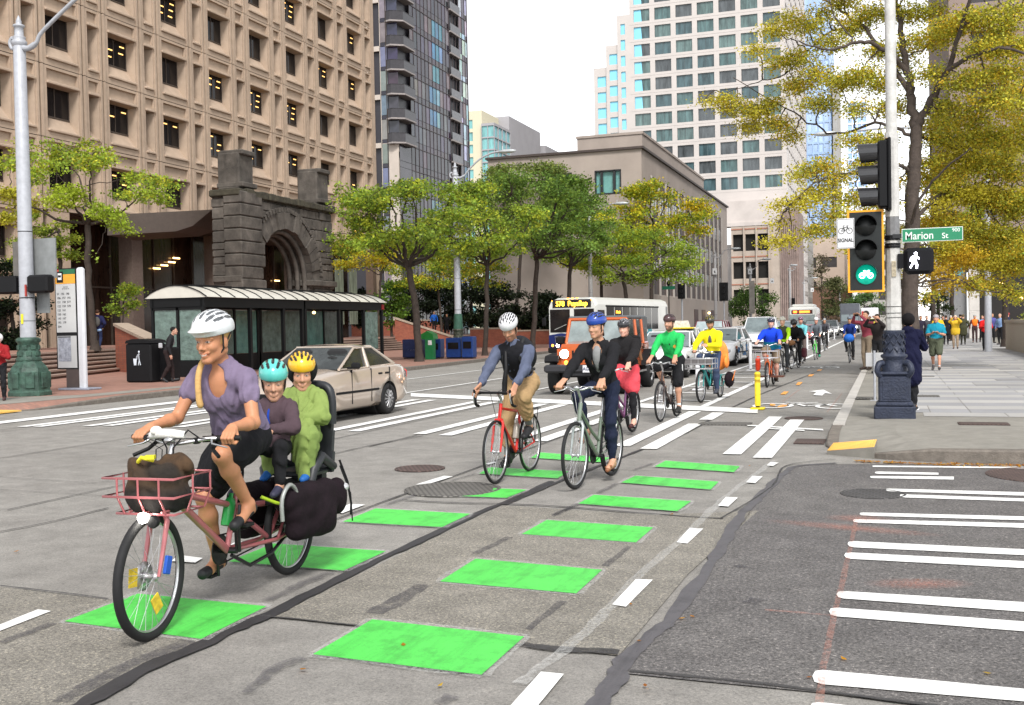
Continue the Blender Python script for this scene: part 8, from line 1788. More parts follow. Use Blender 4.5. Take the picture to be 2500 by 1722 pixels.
def lamp_post(label,x,y,h,arm,basemat=VERD,pole=GALV,ld=1.0,base=True,group='street lamps'):
    """ornate lamp post: arm=(dx,dz) reach of the curved arm along +x"""
    t=thing('street_lamp',label,'street lamp',(x,y,.15),0,group); dx,dz=arm; H=h-.15
    if base:
        b=MB(); b.lathe([(.56,0),(.56,.10),(.52,.14),(.50,.62),(.46,.72),(.34,.86),(.30,.9)],seg=8,smooth=False); b.lathe([(.30,.88),(.33,.93),(.27,1.0),(.26,1.35),(.30,1.40),(.30,1.46),(.24,1.5)],seg=12)
        for i in range(8): a=2*PI*i/8; b.box((math.cos(a)*.48,math.sin(a)*.48,.40),(.06,.22,.42),rz=a,bev=.02)
        for i in range(8):
            for z in(1.08,1.24): a=2*PI*(i+(z>1.1)*.5)/8; b.box((math.cos(a)*.265,math.sin(a)*.265,z),(.035,.13,.12),rz=a,bev=.012)
        b.build('base',basemat,t)
    b=MB(); b.lathe([(.19,.2),(.195,1.5),(.185,2.5),(.15,H-.65),(.13,H-.62)],seg=14)
    for z in(1.9,2.5,4.2): b.lathe([(.20-.006*z,z),(.205-.006*z,z+.03)],seg=14,m=1)
    b.lathe([(.13,H-.66),(.19,H-.58),(.19,H-.52),(.14,H-.46),(.16,H-.42),(.155,H-.40),(.11,H-.38),(.11,H-.16),(.145,H-.14),(.14,H-.10),(.06,H-.06),(.075,H-.02),(.05,H+.06),(.0,H+.16)],seg=12)
    b.build('pole',[pole,BLKM],t)
    b=MB(); z0=H-.62; b.tube(smooth_pts([V((0,0,z0)),V((.25,0,z0-.10)),V((.55,0,z0+.02)),V((.85,0,z0+.35)),V((dx*.55,0,z0+dz*.72)),V((dx*.8,0,z0+dz*.95)),V((dx,0,z0+dz))],4),[.075]*8+[.05]*17,8); b.tube(smooth_pts([V((0,0,z0)),V((-.22,0,z0-.06)),V((-.30,0,z0+.10)),V((-.22,0,z0+.22)),V((-.14,0,z0+.15))],4),.05,7)
    b.build('arm',pole,t); b=MB(); cobra(b,(dx-.05,0,z0+dz-.02),(1,0,0),ld); b.tube([(dx+.1,0,z0+dz+.06),(dx+.1,0,z0+dz+.28)],.03,6); b.build('lamp_head',mat('lamp_head_grey',(.42,.44,.45),.35,.2,var=.1),t); return t
# near left pole with sign backs
L1=lamp_post('grey street lamp on green verdigris base at the left edge with dark sign backs',-20.93,21.8,9.75,(4.6,1.9)); 
b=MB(); b.b2(-.43,.75,.22,.26,3.02,4.05) ; b.build('sign_back',SGN,L1); b=MB(); b.b2(-.62,-.1,.20,.24,3.0,4.0); b.build('sign_back',mat('sign_back_dark',(.12,.11,.10),.6,var=.2),L1)
b=MB(); b.b2(.12,.52,.20,.24,2.12,3.0); b.build('sign_back',SGN,L1)
b=MB(); b.box((-.50,-.05,2.86),(.62,.32,.46),bev=.05); b.build('walk_signal',SBLK,L1); b=MB(); b.box((.50,-.05,2.86),(.66,.32,.46),bev=.05); b.build('walk_signal',SBLK,L1)
b=MB(); b.b2(-.02,.04,-.21,-.18,1.85,2.1); b.build('yellow_sticker',mat('sticker_yellow',(.7,.62,.03)),L1)
b=MB(); b.b2(.12,.16,-.20,-.16,2.55,2.85); b.build('red_sticker',mat('sticker_red',(.35,.05,.04)),L1)
L2=lamp_post('grey street lamp with white sign box rising through the trees beside the news boxes',-22.0,53.6,10.5,(2.65,1.15),OLDB)
b=MB(); b.box((-.05,-.10,8.75),(.68,.30,.55),bev=.03); b.build('sign_box',mat('white_sign_box',(.55,.56,.56),.5,var=.2,vs=6),L2); b=MB(); b.b2(-.25,.18,-.265,-.255,8.6,8.78); b.build('blue_lettering',mat('box_blue',(.05,.22,.40),var=.6,vs=14),L2)
b=MB(); b.lathe([(.27,1.35),(.22,2.3)],seg=12); b.build('green_sleeve',mat('green_sleeve',(.03,.09,.06),var=.3),L2)
def far_lamp(label,px,pyt,pyb,Y,head,sign=None):
    p=PY(px,pyt,Y); q=PY(head[0],head[1],Y); t=lamp_post(label,p.x,Y,p.z,(q.x-p.x-.9*(1 if q.x>p.x else -1),q.z-p.z+.6),GALV,mat('far_pole_grey',(.33,.32,.32),.5,.1,var=.1),ld=1.2,base=True); return t
far_lamp('street lamp whose head shows over the tree canopy beside the bank',1438,500,870,84,(1530,495))
far_lamp('street lamp left of the bank corner above the bus rear',1615,640,830,112,(1735,565))
far_lamp('street lamp with white notice in front of the bank end',1745,615,810,125,(1805,606))
far_lamp('street lamp with arrow notice in front of the garage',1831,645,800,140,(1880,632))
far_lamp('street lamp on the garage corner leaning left',1928,650,800,165,(1915,648))
far_lamp('street lamp further down beyond the garage',1963,684,800,205,(1995,678))
far_lamp('faint street lamp in the distance beneath the beige building',2050,705,800,260,(2040,705))
t=thing('street_lamp','silver lamp with long arm reaching out of the big tree left of the signal pole','street lamp',(4.2,52,.15),0,'street lamps'); b=MB(); h=PY(2040,325,50); b.tube([(0,0,0),(0,0,8.2)],[.16,.11],10); b.build('pole',GALV,t); b=MB(); e=V((h.x-4.2,h.y-52,h.z-.15)); b.tube(smooth_pts([V((0,0,8.0)),V((-1.2,-.3,9.6)),e.lerp(V((0,0,9.6)),.45)+V((0,0,.3)),e],5),.05,7); b.build('arm',GALV,t); b=MB(); cobra(b,e,(-1,-.1,-.02),1.0); b.build('lamp_head',MATS['lamp_head_grey'],t)
t=thing('lamp_pole','bluish grey pole standing among the crowd on the right pavement','pole',(5.0,62,.15)); b=MB(); b.tube([(0,0,0),(0,0,4.9)],[.14,.12],10); b.build('pole',mat('bluegrey_pole',(.20,.24,.28),.5,var=.1),t); b=MB(); b.lathe([(.2,0),(.2,.3),(.15,.35)],seg=10); b.build('base',MATS['bluegrey_pole'],t)
# small signals far left side
for x,y0,y1,Y,lb in ((1664,693,730,92,'black traffic signal back to back beside the bus tail'),(1767,690,735,118,'black traffic signal on a pole at the bank end'),(1937,728,745,165,'small black traffic signal beyond the garage corner')):
    p=PY(x,(y0+y1)/2,Y); h=abs(PY(x,y0,Y).z-PY(x,y1,Y).z); t=thing('traffic_signal',lb,'traffic signal',(p.x,Y,.15),0,'traffic signals'); b=MB(); b.tube([(0,.1,0),(0,.1,p.z+h*.4)],.08,8); b.build('pole',GALV,t); b=MB(); b.box((0,-.05,p.z-.15),(h*.48,.25,h),bev=.04); 
    for k in(-1,0,1): b.lathe([(.14,0),(.15,.22)],(0,-.17,p.z-.15+k*h*.31),10,axis=(0,-1,0))
    b.build('signal_head',SBLK,t)
t=thing('street_name_sign','small green street name sign behind the bus tail','sign',tuple(PY(1632,703,90))); b=MB(); b.b2(-.55,.55,0,.02,-.14,.14); b.build('panel',mat('sign_green',(.01,.18,.10),.4,var=.05),t); b=MB(); b.ell((0,0,.35),(.16,.1,.22)); b.tube([(0,.1,-4.6),(0,.1,.3)],.05,6); b.build('bracket',SBLK,t)
for px_,py_,Y,lb in ((1745,663,124.6,'white notice on the lamp in front of the bank end'),(1831,663,139.6,'white arrow notice on the lamp in front of the garage'),(1885,686,160,'white arrow notice on the garage column'),(1983,708,200,'tiny white notice far down the street')):
    p=PY(px_,py_,Y); b=MB(); b.b2(-.26,.26,-.02,.02,-.36,.36,0); b.prism([(-.10,-.15),(.0,.15),(.10,-.15)],-.03,-.022,1,X=(1,0,0),Y=(0,0,1),Zd=(0,1,0)); o=b.build('notice',[mat('notice_white',(.6,.6,.6),.5),SBLK]); o.location=p; tag(o,lb,'sign','small notices on far poles')
b=MB(); b.b2(-.34,.34,-.03,.0,-2.1,2.1); o=b.build('pole_banner',mat('tan_banner',(.30,.28,.25),.8,var=.3,vs=1.2)); o.location=PY(1836,726,139.4); tag(o,'pale tan banners on the lamp in front of the garage tree','banner')
# ---------------------------------------------------------------- bus stop totem
t=thing('bus_stop_sign','tall bus stop sign with orange bus panel, route list and map on a white post','bus stop sign',(-21.5,24.2,.15)); z=lambda v:v-.15
b=MB(); b.box((.18,.0,1.72),(.24,.16,3.42),bev=.05); b.build('post',mat('white_post',(.60,.61,.64),.35,.1,var=.05),t)
b=MB(); b.box((.05,0,.03),(1.05,.55,.06),bev=.015); b.build('foot_plate',mat('foot_grey',(.30,.32,.38),.5,.3),t); b=MB(); b.b2(-.38,.06,-.04,.04,.05,.60); b.build('lower_panel',mat('brown_panel',(.07,.05,.045),.4),t)
b=MB(); b.b2(-.68,.065,-.05,.04,.58,3.42); b.build('frame',SBLK,t)
def pan(n,x0,x1,z0,z1,m,y=-.055): b=MB(); b.b2(x0,x1,y-.004,y,z0,z1); return b.build(n,m,t)
pan('route_panel',-.65,.035,1.62,2.98,mat('panel_pale',(.50,.51,.51),.5,var=.03)); pan('orange_panel',-.65,.035,2.985,3.25,mat('panel_orange',(.75,.34,.03),.5)); pan('green_panel',-.52,.035,3.255,3.39,mat('panel_green',(.015,.13,.055),.5)); pan('red_panel',-.65,-.525,3.255,3.39,mat('panel_red',(.50,.05,.02),.5)); pan('map_panel',-.64,.03,.62,1.52,MATS['panel_pale'])
pan('map',-.61,-.17,.80,1.47,mat('map_print',(.30,.32,.37),.5,var=.5,vs=9),-.061)
pan('bus_symbol_plate',-.60,-.38,3.02,3.33,SBLK,-.061)
b=MB(); b.box((-.49,-.068,3.19),(.13,.006,.19),bev=.002); b.build('bus_symbol',mat('symbol_white',(.8,.8,.8)),t); b=MB(); b.b2(-.54,-.44,-.077,-.072,3.17,3.23); b.b2(-.535,-.515,-.077,-.072,3.075,3.10); b.b2(-.465,-.445,-.077,-.072,3.075,3.10); b.build('bus_symbol_windows',SBLK,t)
TXT=mat('print_dark',(.05,.05,.055),.6)
rows=['57  152  190','106  157  192','121  158  577','122  159  578','123  161','150  162','143  167','192  179','304','']
for i,r_ in enumerate(rows): 
    if r_: text_mesh('route_text',r_,.085,TXT,M4((-.61,-.062,2.70-i*.115),(1,0,0),(0,0,1)),t,.001,'LEFT',bold=.001)
text_mesh('stop_name','2nd Ave\n& Marion St',.05,TXT,M4((-.30,-.062,2.87),(1,0,0),(0,0,1)),t,.001)
pan('map_title',-.62,-.17,1.475,1.505,TXT,-.061)
# ---------------------------------------------------------------- litter bin
t=thing('litter_bin','black square litter bin with white litter symbol left of the bus shelter','bin',(-22.35,28.2,.15)); b=MB(); b.box((0,0,.62),(.98,.80,1.24),bev=.05); b.box((.62,.35,.55),(.4,.6,1.1),bev=.04); b.build('body',mat('bin_black',(.005,.005,.006),.55,var=.15,spec=.25),t); b=MB(); b.lathe([(.0,0)],seg=3) if 0 else b.prism([(-.49,0),(.49,0),(.44,.09),(.2,.14),(-.2,.14),(-.44,.09)],-.40,.40,O=(0,0,1.24),X=(1,0,0),Y=(0,0,1),Zd=(0,1,0)); b.build('lid',MATS['bin_black'],t)
b=MB(); yy=-.405; b.tube([(-.04,yy,.72),(.0,yy,.88),(.08,yy,.90)],.014,5); b.ell((.05,yy,.97),(.035,.01,.035)); b.tube([(.04,yy,.92),(.05,yy,.70),(.02,yy,.55)],.014,5); b.tube([(.05,yy,.74),(.10,yy,.55)],.014,5); b.tube([(.04,yy,.90),(-.06,yy,.80)],.012,5); b.prism([(-.14,.55),(-.06,.55),(-.03,.76),(-.17,.76)],0,.01,O=(0,yy,0),X=(1,0,0),Y=(0,0,1)); b.build('litter_symbol',mat('symbol_pale',(.55,.60,.66)),t)
# ---------------------------------------------------------------- bus shelter
def shelter():
    y0,y1=31.3,45.3; x0,x1=-24.5,-22.4; t=thing('bus_shelter','long black bus shelter with curved translucent roof and frosted pattern glass panels','bus shelter',(-23.5,y0,.15)); TT=Matrix.Translation((23.5,-y0,-.15)); BF=mat('shelter_black',(.004,.0045,.005),.5,.0,var=.1,spec=.25)
    FG=mat('patterned_glass',(.10,.15,.13),.25,var=.42,vs=3.5,bump=1,bs=6,spec=.6,det=8); RP=mat('polycarbonate_roof',(.52,.50,.44),.35,var=.08,vs=2)
    mod=(y0,y0+6.8,y0+14.0); fr=MB(TT)
    for a,c in zip(mod,mod[1:]):
        c=c-.12
        for z_,h in ((2.72,.30),): 
            fr.b2(x1-.08,x1+.08,a,c,2.58,2.92); fr.b2(x0-.08,x0+.08,a,c,2.58,2.92); fr.b2(x0,x1,a,a+.1,2.58,2.92); fr.b2(x0,x1,c-.1,c,2.58,2.92)
        for y in np.linspace(a+.06,c-.06,5): fr.b2(x0-.05,x0+.05,y-.06,y+.06,.15,2.6)
        for y in (a+.06,a+2.9,a+5.2,c-.06): fr.b2(x1-.06,x1+.06,y-.07,y+.07,.15,2.6)
        fr.b2(x0-.04,x0+.04,a,c,.15,.75); fr.b2(x0-.035,x0+.035,a,c,.75,.82)
    for y in (y0+.05,): fr.b2(x0,x1,y-.05,y+.05,.15,.72); fr.b2(x0,x1,y-.05,y+.05,2.5,2.6); fr.b2((x0+x1)/2-.05,(x0+x1)/2+.05,y-.05,y+.05,.15,2.6)
    fr.build('frame',BF,t)
    for mi,(a,c) in enumerate(zip(mod,mod[1:])):
        c=c-.12; n=8; rm=MB(TT); rb=MB(TT)
        def arc(u_,dz=0,k=1.0): 
            x=x0-.25+(x1-x0+.5)*u_; return x,2.93+dz+.42*math.sin(PI*min(1,max(0,u_)))**.8*k
        ys=np.linspace(a-.1,c+.1,n+1); m=10
        for i in range(n):
            vs=[];fs=[]
            for j in range(m+1):
                x,z_=arc(j/m); vs+=[(x,ys[i]+.02,z_),(x,ys[i+1]-.02,z_)]
            for j in range(m): fs.append((2*j,2*j+1,2*j+3,2*j+2))
            rm.add(vs,fs,0,False)
        for yy in (a-.08,c+.08):
            P=[(arc(j/m)[0],yy,arc(j/m)[1]-.01) for j in range(m+1)]; rm.add(P,[tuple(range(m+1))])
        rm.build('roof_panels',RP,t)
        for i in range(n+1): rb.tube([(arc(j/m)[0],ys[i],arc(j/m)[1]+.012) for j in range(m+1)],.022,5)
        rb.b2((x0+x1)/2-.9,(x0+x1)/2+.1,a+.9,a+3.2,3.30,3.42); rb.b2((x0+x1)/2-.9,(x0+x1)/2+.1,a+3.7,a+6.0,3.30,3.42); rb.build('roof_ribs',BF,t)
        yb=np.linspace(a+.06,c-.06,5)
        for i in range(4):
            g=MB(TT); g.b2(x0-.012,x0+.012,yb[i]+.07,yb[i+1]-.07,.84,2.56); g.build('glass_panel',FG if (i+mi)%4!=3 else mat('patterned_glass_teal',(.09,.21,.18),.25,var=.35,vs=2.5,bump=.8,bs=6,det=8),t)
    g=MB(TT)
    for xa,xb in ((x0+.08,(x0+x1)/2-.07),((x0+x1)/2+.07,x1-.08)): g.b2(xa,xb,y0+.04,y0+.06,.74,2.5)
    g.build('glass_panel',FG,t)
    g=MB(TT); g.b2(x1-.012,x1+.012,a+5.3,a+6.6,.8,2.5) if 0 else g.b2(x1-.012,x1+.012,mod[1]+5.3,mod[1]+6.6,.8,2.5); g.build('glass_panel',FG,t)
    g=MB(TT); g.b2(x0+.3,x0+.75,mod[0]+1,mod[0]+3.2,.55,.62); 
    for y in(mod[0]+1.2,mod[0]+3.0): g.b2(x0+.35,x0+.7,y-.03,y+.03,.15,.55)
    g.build('bench',BF,t); g=MB(TT); g.ell((x1-.4,mod[1]+1.5,2.45),(.07,.07,.06)); g.build('shelter_lamp',LAMPW,t); g=MB(TT); g.b2(x1+.08,x1+.1,mod[2]-.3,mod[2]-.05,2.62,2.85); g.build('red_end_cap',mat('red_cap',(.35,.02,.02)),t)
shelter()
# ---------------------------------------------------------------- newspaper boxes
for (px_,w,h,m,lb,tx) in ((1012,1.1,1.0,mat('navy_box',(.006,.016,.075),.5,var=.3),'navy advertising news box with white lettering behind the tree trunk',True),(1062,.85,1.0,mat('blue_box',(.008,.035,.16),.4,var=.2),'bright blue news box between the trunk and lamp post',False),(1112,.8,1.05,mat('blue_box',(.01,.06,.32)),'blue news box just left of the lamp base',False),(1146,.6,1.1,mat('blue_box',(.01,.06,.32)),'blue news box right of the lamp base',False)):
    p=G(px_,876,.15); t=thing('news_box',lb,'news box',(p.x,p.y,.15),0,'news boxes'); b=MB(); b.box((0,0,h/2+.03),(w,.55,h-.06),bev=.03); b.build('cabinet',m,t); b=MB(); b.box((0,-.28,h*.62),(w*.72,.02,h*.32),bev=.005); b.build('window',GDK if not tx else m,t); b=MB(); b.b2(-w*.45,w*.45,-.25,.25,0,.05); b.build('foot',BLKM,t)
    if tx: text_mesh('lettering','Asian\nWeekly',.18,mat('print_white',(.7,.7,.7)),M4((-.05,-.285,.60),(1,0,0),(0,0,1)),t,.002); b=MB(); b.prism([(.33,.3),(.5,.26),(.36,.65)],0,.01,O=(0,-.285,0),X=(1,0,0),Y=(0,0,1)); b.build('torn_paper',mat('print_white',(.7,.7,.7)),t)
p=G(1043,878,.15); t=thing('news_box','green pitched roof news dispenser behind the navy box','news box',(p.x,p.y+.3,.15),0,'news boxes'); b=MB(); b.prism([(-.36,1.0),(.36,1.0),(.32,1.25),(0,1.42),(-.38,1.22)],-.3,.3,X=(1,0,0),Y=(0,0,1),Zd=(0,1,0)); b.build('pitched_top',mat('green_box',(.015,.17,.03),.4,var=.1),t); b=MB(); b.b2(-.05,.38,-.42,-.1,0,1.02); b.build('cabinet',mat('green_box_dark',(.012,.16,.05),.5),t); b=MB(); b.b2(.12,.32,-.43,-.42,.72,.95); b.build('label',mat('print_white',(.7,.7,.7)),t)
# ---------------------------------------------------------------- right signal pole
t=thing('signal_pole','weathered white pole on a heavy ornate navy base carrying the signals','signal pole',(.075,17.45,.14)); 
b=MB(); b.box((0,0,.10),(.60,.60,.20),bev=.02); b.box((0,0,.23),(.54,.54,.08),bev=.03); b.box((0,0,.46),(.47,.47,.42),bev=.03); b.box((0,0,.455),(.36,.482,.30),bev=.01); b.box((0,0,.70),(.50,.50,.06),bev=.025)
for sx in(1,-1):
    for sy in(1,-1): b.tube(smooth_pts([V((sx*.20,sy*.20,.66)),V((sx*.245,sy*.245,.74)),V((sx*.22,sy*.22,.84)),V((sx*.16,sy*.16,.86))],4),.045,7); b.tube(smooth_pts([V((sx*.24,sy*.24,.72)),V((sx*.26,sy*.10,.80)),V((sx*.24,0,.82))],3),.02,5)
b.lathe([(.21,.72),(.20,.84),(.165,.92),(.20,.95),(.20,.98),(.16,1.0),(.155,1.14),(.150,1.30),(.160,1.33),(.155,1.36)],seg=16)
for k in range(3):
    for i in range(10): a=2*PI*(i+.5*(k%2))/10; b.tube([(math.cos(a-.25)*.158,math.sin(a-.25)*.158,1.30-k*.105),(math.cos(a)*.170,math.sin(a)*.170,1.24-k*.105),(math.cos(a+.25)*.158,math.sin(a+.25)*.158,1.30-k*.105)],.010,5)
b.build('ornate_base',NVY,t)
b=MB(); 
b.lathe([(.115,1.30),(.108,2.75),(.106,2.76)],seg=10,smooth=False); b.lathe([(.106,3.10),(.10,4.38)],seg=10,smooth=False,m=0); b.lathe([(.085,4.38),(.078,8.5)],seg=12)
b.lathe([(.105,2.75),(.102,3.11)],seg=10,smooth=False,m=1)
for z_ in(2.62,2.66,2.74,2.78,1.72,1.62,1.55): b.lathe([(.118,z_),(.118,z_+(.035 if z_>2 else .008))],seg=12,m=2)
b.build('pole',[WHP,mat('grey_pole_band',(.16,.16,.165),.6,var=.3),SBLK],t)
b=MB(); b.b2(-.02,.045,-.125,-.10,2.18,2.42); b.build('torn_sticker',mat('old_sticker',(.38,.33,.24),.9,var=.5,vs=25),t)
b=MB(); b.tube([(-.07,-.06,4.30),(-.09,-.10,4.18),(-.09,-.10,3.25),(-.20,-.12,3.19)],.02,6); b.build('conduit',mat('orange_conduit',(.50,.26,.03),.6),t)
# three-lens signal pointing left
t=thing('traffic_signal','black three lens traffic signal with long hoods pointing left near the top of the pole','traffic signal',(-.02,17.28,3.40),0,'signals on the pole'); b=MB(); b.box((-.03,.0,.47),(.16,.30,1.02),bev=.03); b.box((.06,0,.47),(.05,.36,1.10),bev=.02); b.build('housing',SBLK,t)
for k in range(3):
    b=MB(); zc=.14+k*.335; n=22; vs=[];fs=[]
    for i in range(n+1):
        a=-.62*PI/1+1.0+ (2*PI*.82)*i/n - .0; a=PI/2-PI*.82+2*PI*.82*i/n
        ln=.30-.06*(1-math.sin(a))*.5
        for x,r in ((-.11,.145),(-.11-ln,.152),(-.11-ln,.146),(-.11,.139)): vs.append((x,math.cos(a)*r,zc+math.sin(a)*r))
    for i in range(n):
        for j in range(4): fs.append((4*i+j,4*i+(j+1)%4,4*(i+1)+(j+1)%4,4*(i+1)+j))
    b.add(vs,fs,0,False); b.build('visor',mat('visor_black',(.022,.022,.024),.22,var=.1,spec=.7),t); b=MB(); b.lathe([(.135,0),(.12,.03),(0,.05)],(-.11,0,zc),16,axis=(-1,0,0)); b.build('lens',mat('dark_lens',(.03,.02,.02),.2),t)
b=MB(); b.tube([(.02,.02,1.0),(.10,.17,1.04)],.03,6); b.tube([(.02,.02,-.04),(.10,.17,-.08)],.03,6); b.build('bracket',SBLK,t)
# bicycle signal with amber edged backplate
t=thing('bicycle_signal','tall black bicycle signal with yellow border showing a lit green bicycle','bicycle signal',(-.315,17.22,2.09),R(4),'signals on the pole')
YB=mat('border_yellow',(.78,.34,.015),.5,var=.08); b=MB(); w,h=.265,1.255
b.b2(-w+.03,w-.03,0,.02,.03,h-.03); b.box((0,.12,h/2),(.34,.2,1.12),bev=.03); b.build('housing',mat('backplate_black',(.006,.009,.009),.6,var=.2),t)
b=MB(); 
for a,c,d,e in ((-w,-w+.03,0,h),(w-.03,w,0,h),(-w+.03,w-.03,0,.03),(-w+.03,w-.03,h-.03,h)): b.b2(a,c,-.004,.018,d,e)
b.build('yellow_border',YB,t)
GL_=mat('green_lens_lit',(.0,.30,.20),emit=.35,var=.35,vs=9); GB_=mat('green_symbol_lit',(.45,1.0,.85),emit=6,var=0)
for k,z_ in enumerate((.27,.64,1.01)):
    b=MB(); b.lathe([(.15,0),(.14,.02),(.0,.035)],(0,-.005,z_),24,axis=(0,-1,0)); b.build('lens',GL_ if k==0 else mat('dark_lens2',(.004,.005,.005),.5),t)
    b=MB(); n=16; vs=[];fs=[]
    for i in range(n+1):
        a=.02*PI+PI*.96*i/n
        for y,r in ((-.0,.158),(-.16,.162),(-.16,.156),(.0,.152)): vs.append((math.cos(a)*r,y,z_+math.sin(a)*r))
    for i in range(n):
        for j in range(4): fs.append((4*i+j,4*i+(j+1)%4,4*(i+1)+(j+1)%4,4*(i+1)+j))
    b.add(vs,fs); b.build('visor',SBLK,t)
b=MB(); z_=.27
def ringm(b,cx,cz,r,th,y): b.tube([(cx+math.cos(a)*r,y,cz+math.sin(a)*r) for a in np.linspace(0,2*PI,20,endpoint=False)],th,6,closed=True,up=(0,1,0))
ringm(b,-.060,z_-.016,.036,.0065,-.042); ringm(b,.060,z_-.016,.036,.0065,-.042)
for p in (((-.06,-.012),(-.025,.035),(.035,.035),(.06,-.012)),((-.025,.035),(.005,-.012),(.035,.035)),((-.06,-.012),(.005,-.012)),((-.03,.035),(-.035,.055),(-.015,.058)),((.035,.035),(.03,.06),(.05,.055)),((-.02,.045),(.03,.045))): b.tube([(x,-.043,z_+zz) for x,zz in p],.0065,5)
b.build('bicycle_symbol',GB_,t)
# BICYCLE SIGNAL plate
t=thing('bicycle_signal_sign','white sign reading SIGNAL under a black bicycle beside the bicycle signal','sign',(-.60,17.0,2.985),R(3)); b=MB(); w,h=.128,.228; b.box((0,0,0),(w*2,.006,h*2),bev=.002); b.build('panel',mat('sign_white',(.62,.62,.63),.4,var=.06,vs=14),t)
b=MB()
for P in ([(-.118,-.215),(.118,-.215),(.118,.215),(-.118,.215)],): b.tube([(x,-.005,z_) for x,z_ in P],.0028,4,closed=True)
ringm(b,-.058,.04,.042,.0035,-.006); ringm(b,.058,.04,.042,.0035,-.006)
for p in (((-.058,.04),(-.028,.092),(.030,.092),(.058,.04)),((-.028,.092),(.0,.04),(.034,.092)),((-.058,.04),(.0,.04)),((-.028,.092),(-.035,.115),(-.012,.122)),((.030,.092),(.026,.115)),((.012,.112),(.042,.118))): b.tube([(x,-.006,zz) for x,zz in p],.0038,5)
b.build('bicycle_symbol',SBLK,t); text_mesh('sign_text','SIGNAL',.078,SBLK,M4((0,-.006,-.105),(1,0,0),(0,0,1)),t,.002,sx=.86,bold=.0012)
# pedestrian signal
t=thing('pedestrian_signal','black walk signal showing a white walking figure right of the pole','pedestrian signal',(.445,17.36,2.545),0,'signals on the pole'); b=MB(); b.box((0,0,0),(.42,.20,.40),bev=.05); b.b2(-.30,-.19,-.03,.05,-.10,.12); b.build('housing',mat('ped_black',(.004,.004,.006),.5,spec=.25),t)
b=MB(); y=-.104
fig=[[(-.10,.115),(-.075,.135),(-.052,.12),(-.055,.095),(-.085,.09)],[(-.14,.06),(-.10,.085),(-.065,.085),(-.045,.06),(-.02,.035),(-.032,.022),(-.062,.042),(-.066,-.005),(-.045,-.06),(-.052,-.115),(-.075,-.115),(-.082,-.06),(-.098,-.02),(-.115,-.055),(-.145,-.11),(-.165,-.095),(-.135,-.045),(-.12,.0),(-.118,.035),(-.135,.015),(-.14,-.01),(-.158,-.005),(-.155,.03)]]
for p in fig: b.prism([(x+.03,z_) for x,z_ in p],0,.006,O=(0,y,0),X=(1,0,0),Y=(0,0,1))
b.build('walking_figure',mat('walk_white',(.85,.85,1),emit=5,var=0),t)
# street name sign
t=thing('street_name_sign','green street name sign reading Marion St 900 on the signal pole','sign',(.635,17.33,2.935)); SG=mat('sign_green_bright',(.012,.20,.095),.35,var=.03); b=MB(); b.box((0,0,0),(.86,.006,.205),bev=.002); b.build('panel',mat('sign_edge_white',(.62,.66,.63),.4),t); b=MB(); b.b2(-.42,.42,-.006,-.003,-.092,.092); b.build('green_face',SG,t); SWT=mat('sign_letter_white',(.70,.74,.70),.4)
text_mesh('sign_text','Marion',.165,SWT,M4((-.385,-.007,-.012),(1,0,0),(0,0,1)),t,.001,'LEFT',sx=.86,bold=.0015); text_mesh('sign_text','St',.115,SWT,M4((.135,-.007,-.027),(1,0,0),(0,0,1)),t,.001,'LEFT',bold=.001); text_mesh('block_number','900',.075,SWT,M4((.335,-.007,.052),(1,0,0),(0,0,1)),t,.001,bold=.0005)
b=MB(); b.b2(-.56,-.42,.0,.02,-.03,.03); b.build('bracket',BLKM,t)
# small post with blank sign back
p=G(2136,980,.14); t=thing('small_sign_post','short grey post with blank white sign back beside the signal pole','sign post',tuple(p)); b=MB(); b.tube([(0,0,0),(0,0,.95)],.022,8); b.box((0,0,.01),(.16,.1,.02)); b.build('post',GALV,t); b=MB(); b.box((-.0,.03,.78),(.31,.01,.26),bev=.004); b.build('sign_back',mat('sign_back_pale',(.42,.42,.42),.5),t)
# flexible posts
def flexpost(label,x,y,h,m,band,bm):
    t=thing('flexible_post',label,'flexible post',(x,y,0),0,'flexible lane posts'); b=MB(); b.lathe([(.055,.07),(.055,h-.02),(.03,h)],seg=12,m=0)
    for z_ in((h*.72,h*.86) if band else ()): b.lathe([(.0565,z_),(.0565,z_+h*.08)],seg=12,m=1)
    b.build('tube',[m,bm],t); b=MB(); b.box((0,0,.02),(.26,.26,.04),bev=.012); b.build('foot',m,t); b=MB(); b.lathe([(.03,.03),(.045,.08)],seg=10); b.build('hinge',SBLK,t)
    return t
YP=mat('post_yellow',(.78,.60,.02),.5,var=.12,vs=15); YPD=mat('post_band',(.50,.34,.01),.5,var=.3,vs=20); WPp=mat('post_white',(.68,.68,.70),.5,var=.08); WPd=mat('post_band_white',(.85,.85,.87),.4)
flexpost('yellow flexible post standing on the stop line end',-2.37,20.74,.72,YP,True,YPD)
fp=[(1702,952),(1832,904),(2012,840),(2028,832),(1995,846)]
for i,(x,y) in enumerate(((-4.5,26.6),(-4.5,37.4),(-4.45,52),(-4.45,58),(-4.45,64),(-4.5,71),(-4.5,79),(-4.5,88),(-4.5,98))): flexpost('white flexible post %s'%(['behind the teal longtail','left of the blue anorak rider','nearest of the far row beyond the lime green bike','second in the far row of lane posts','third in the far row of lane posts','fourth in the far row of lane posts','fifth in the far row of lane posts','sixth in the far row of lane posts','last visible in the far row of lane posts'][i]),x,y,.98,WPp,True,WPd)
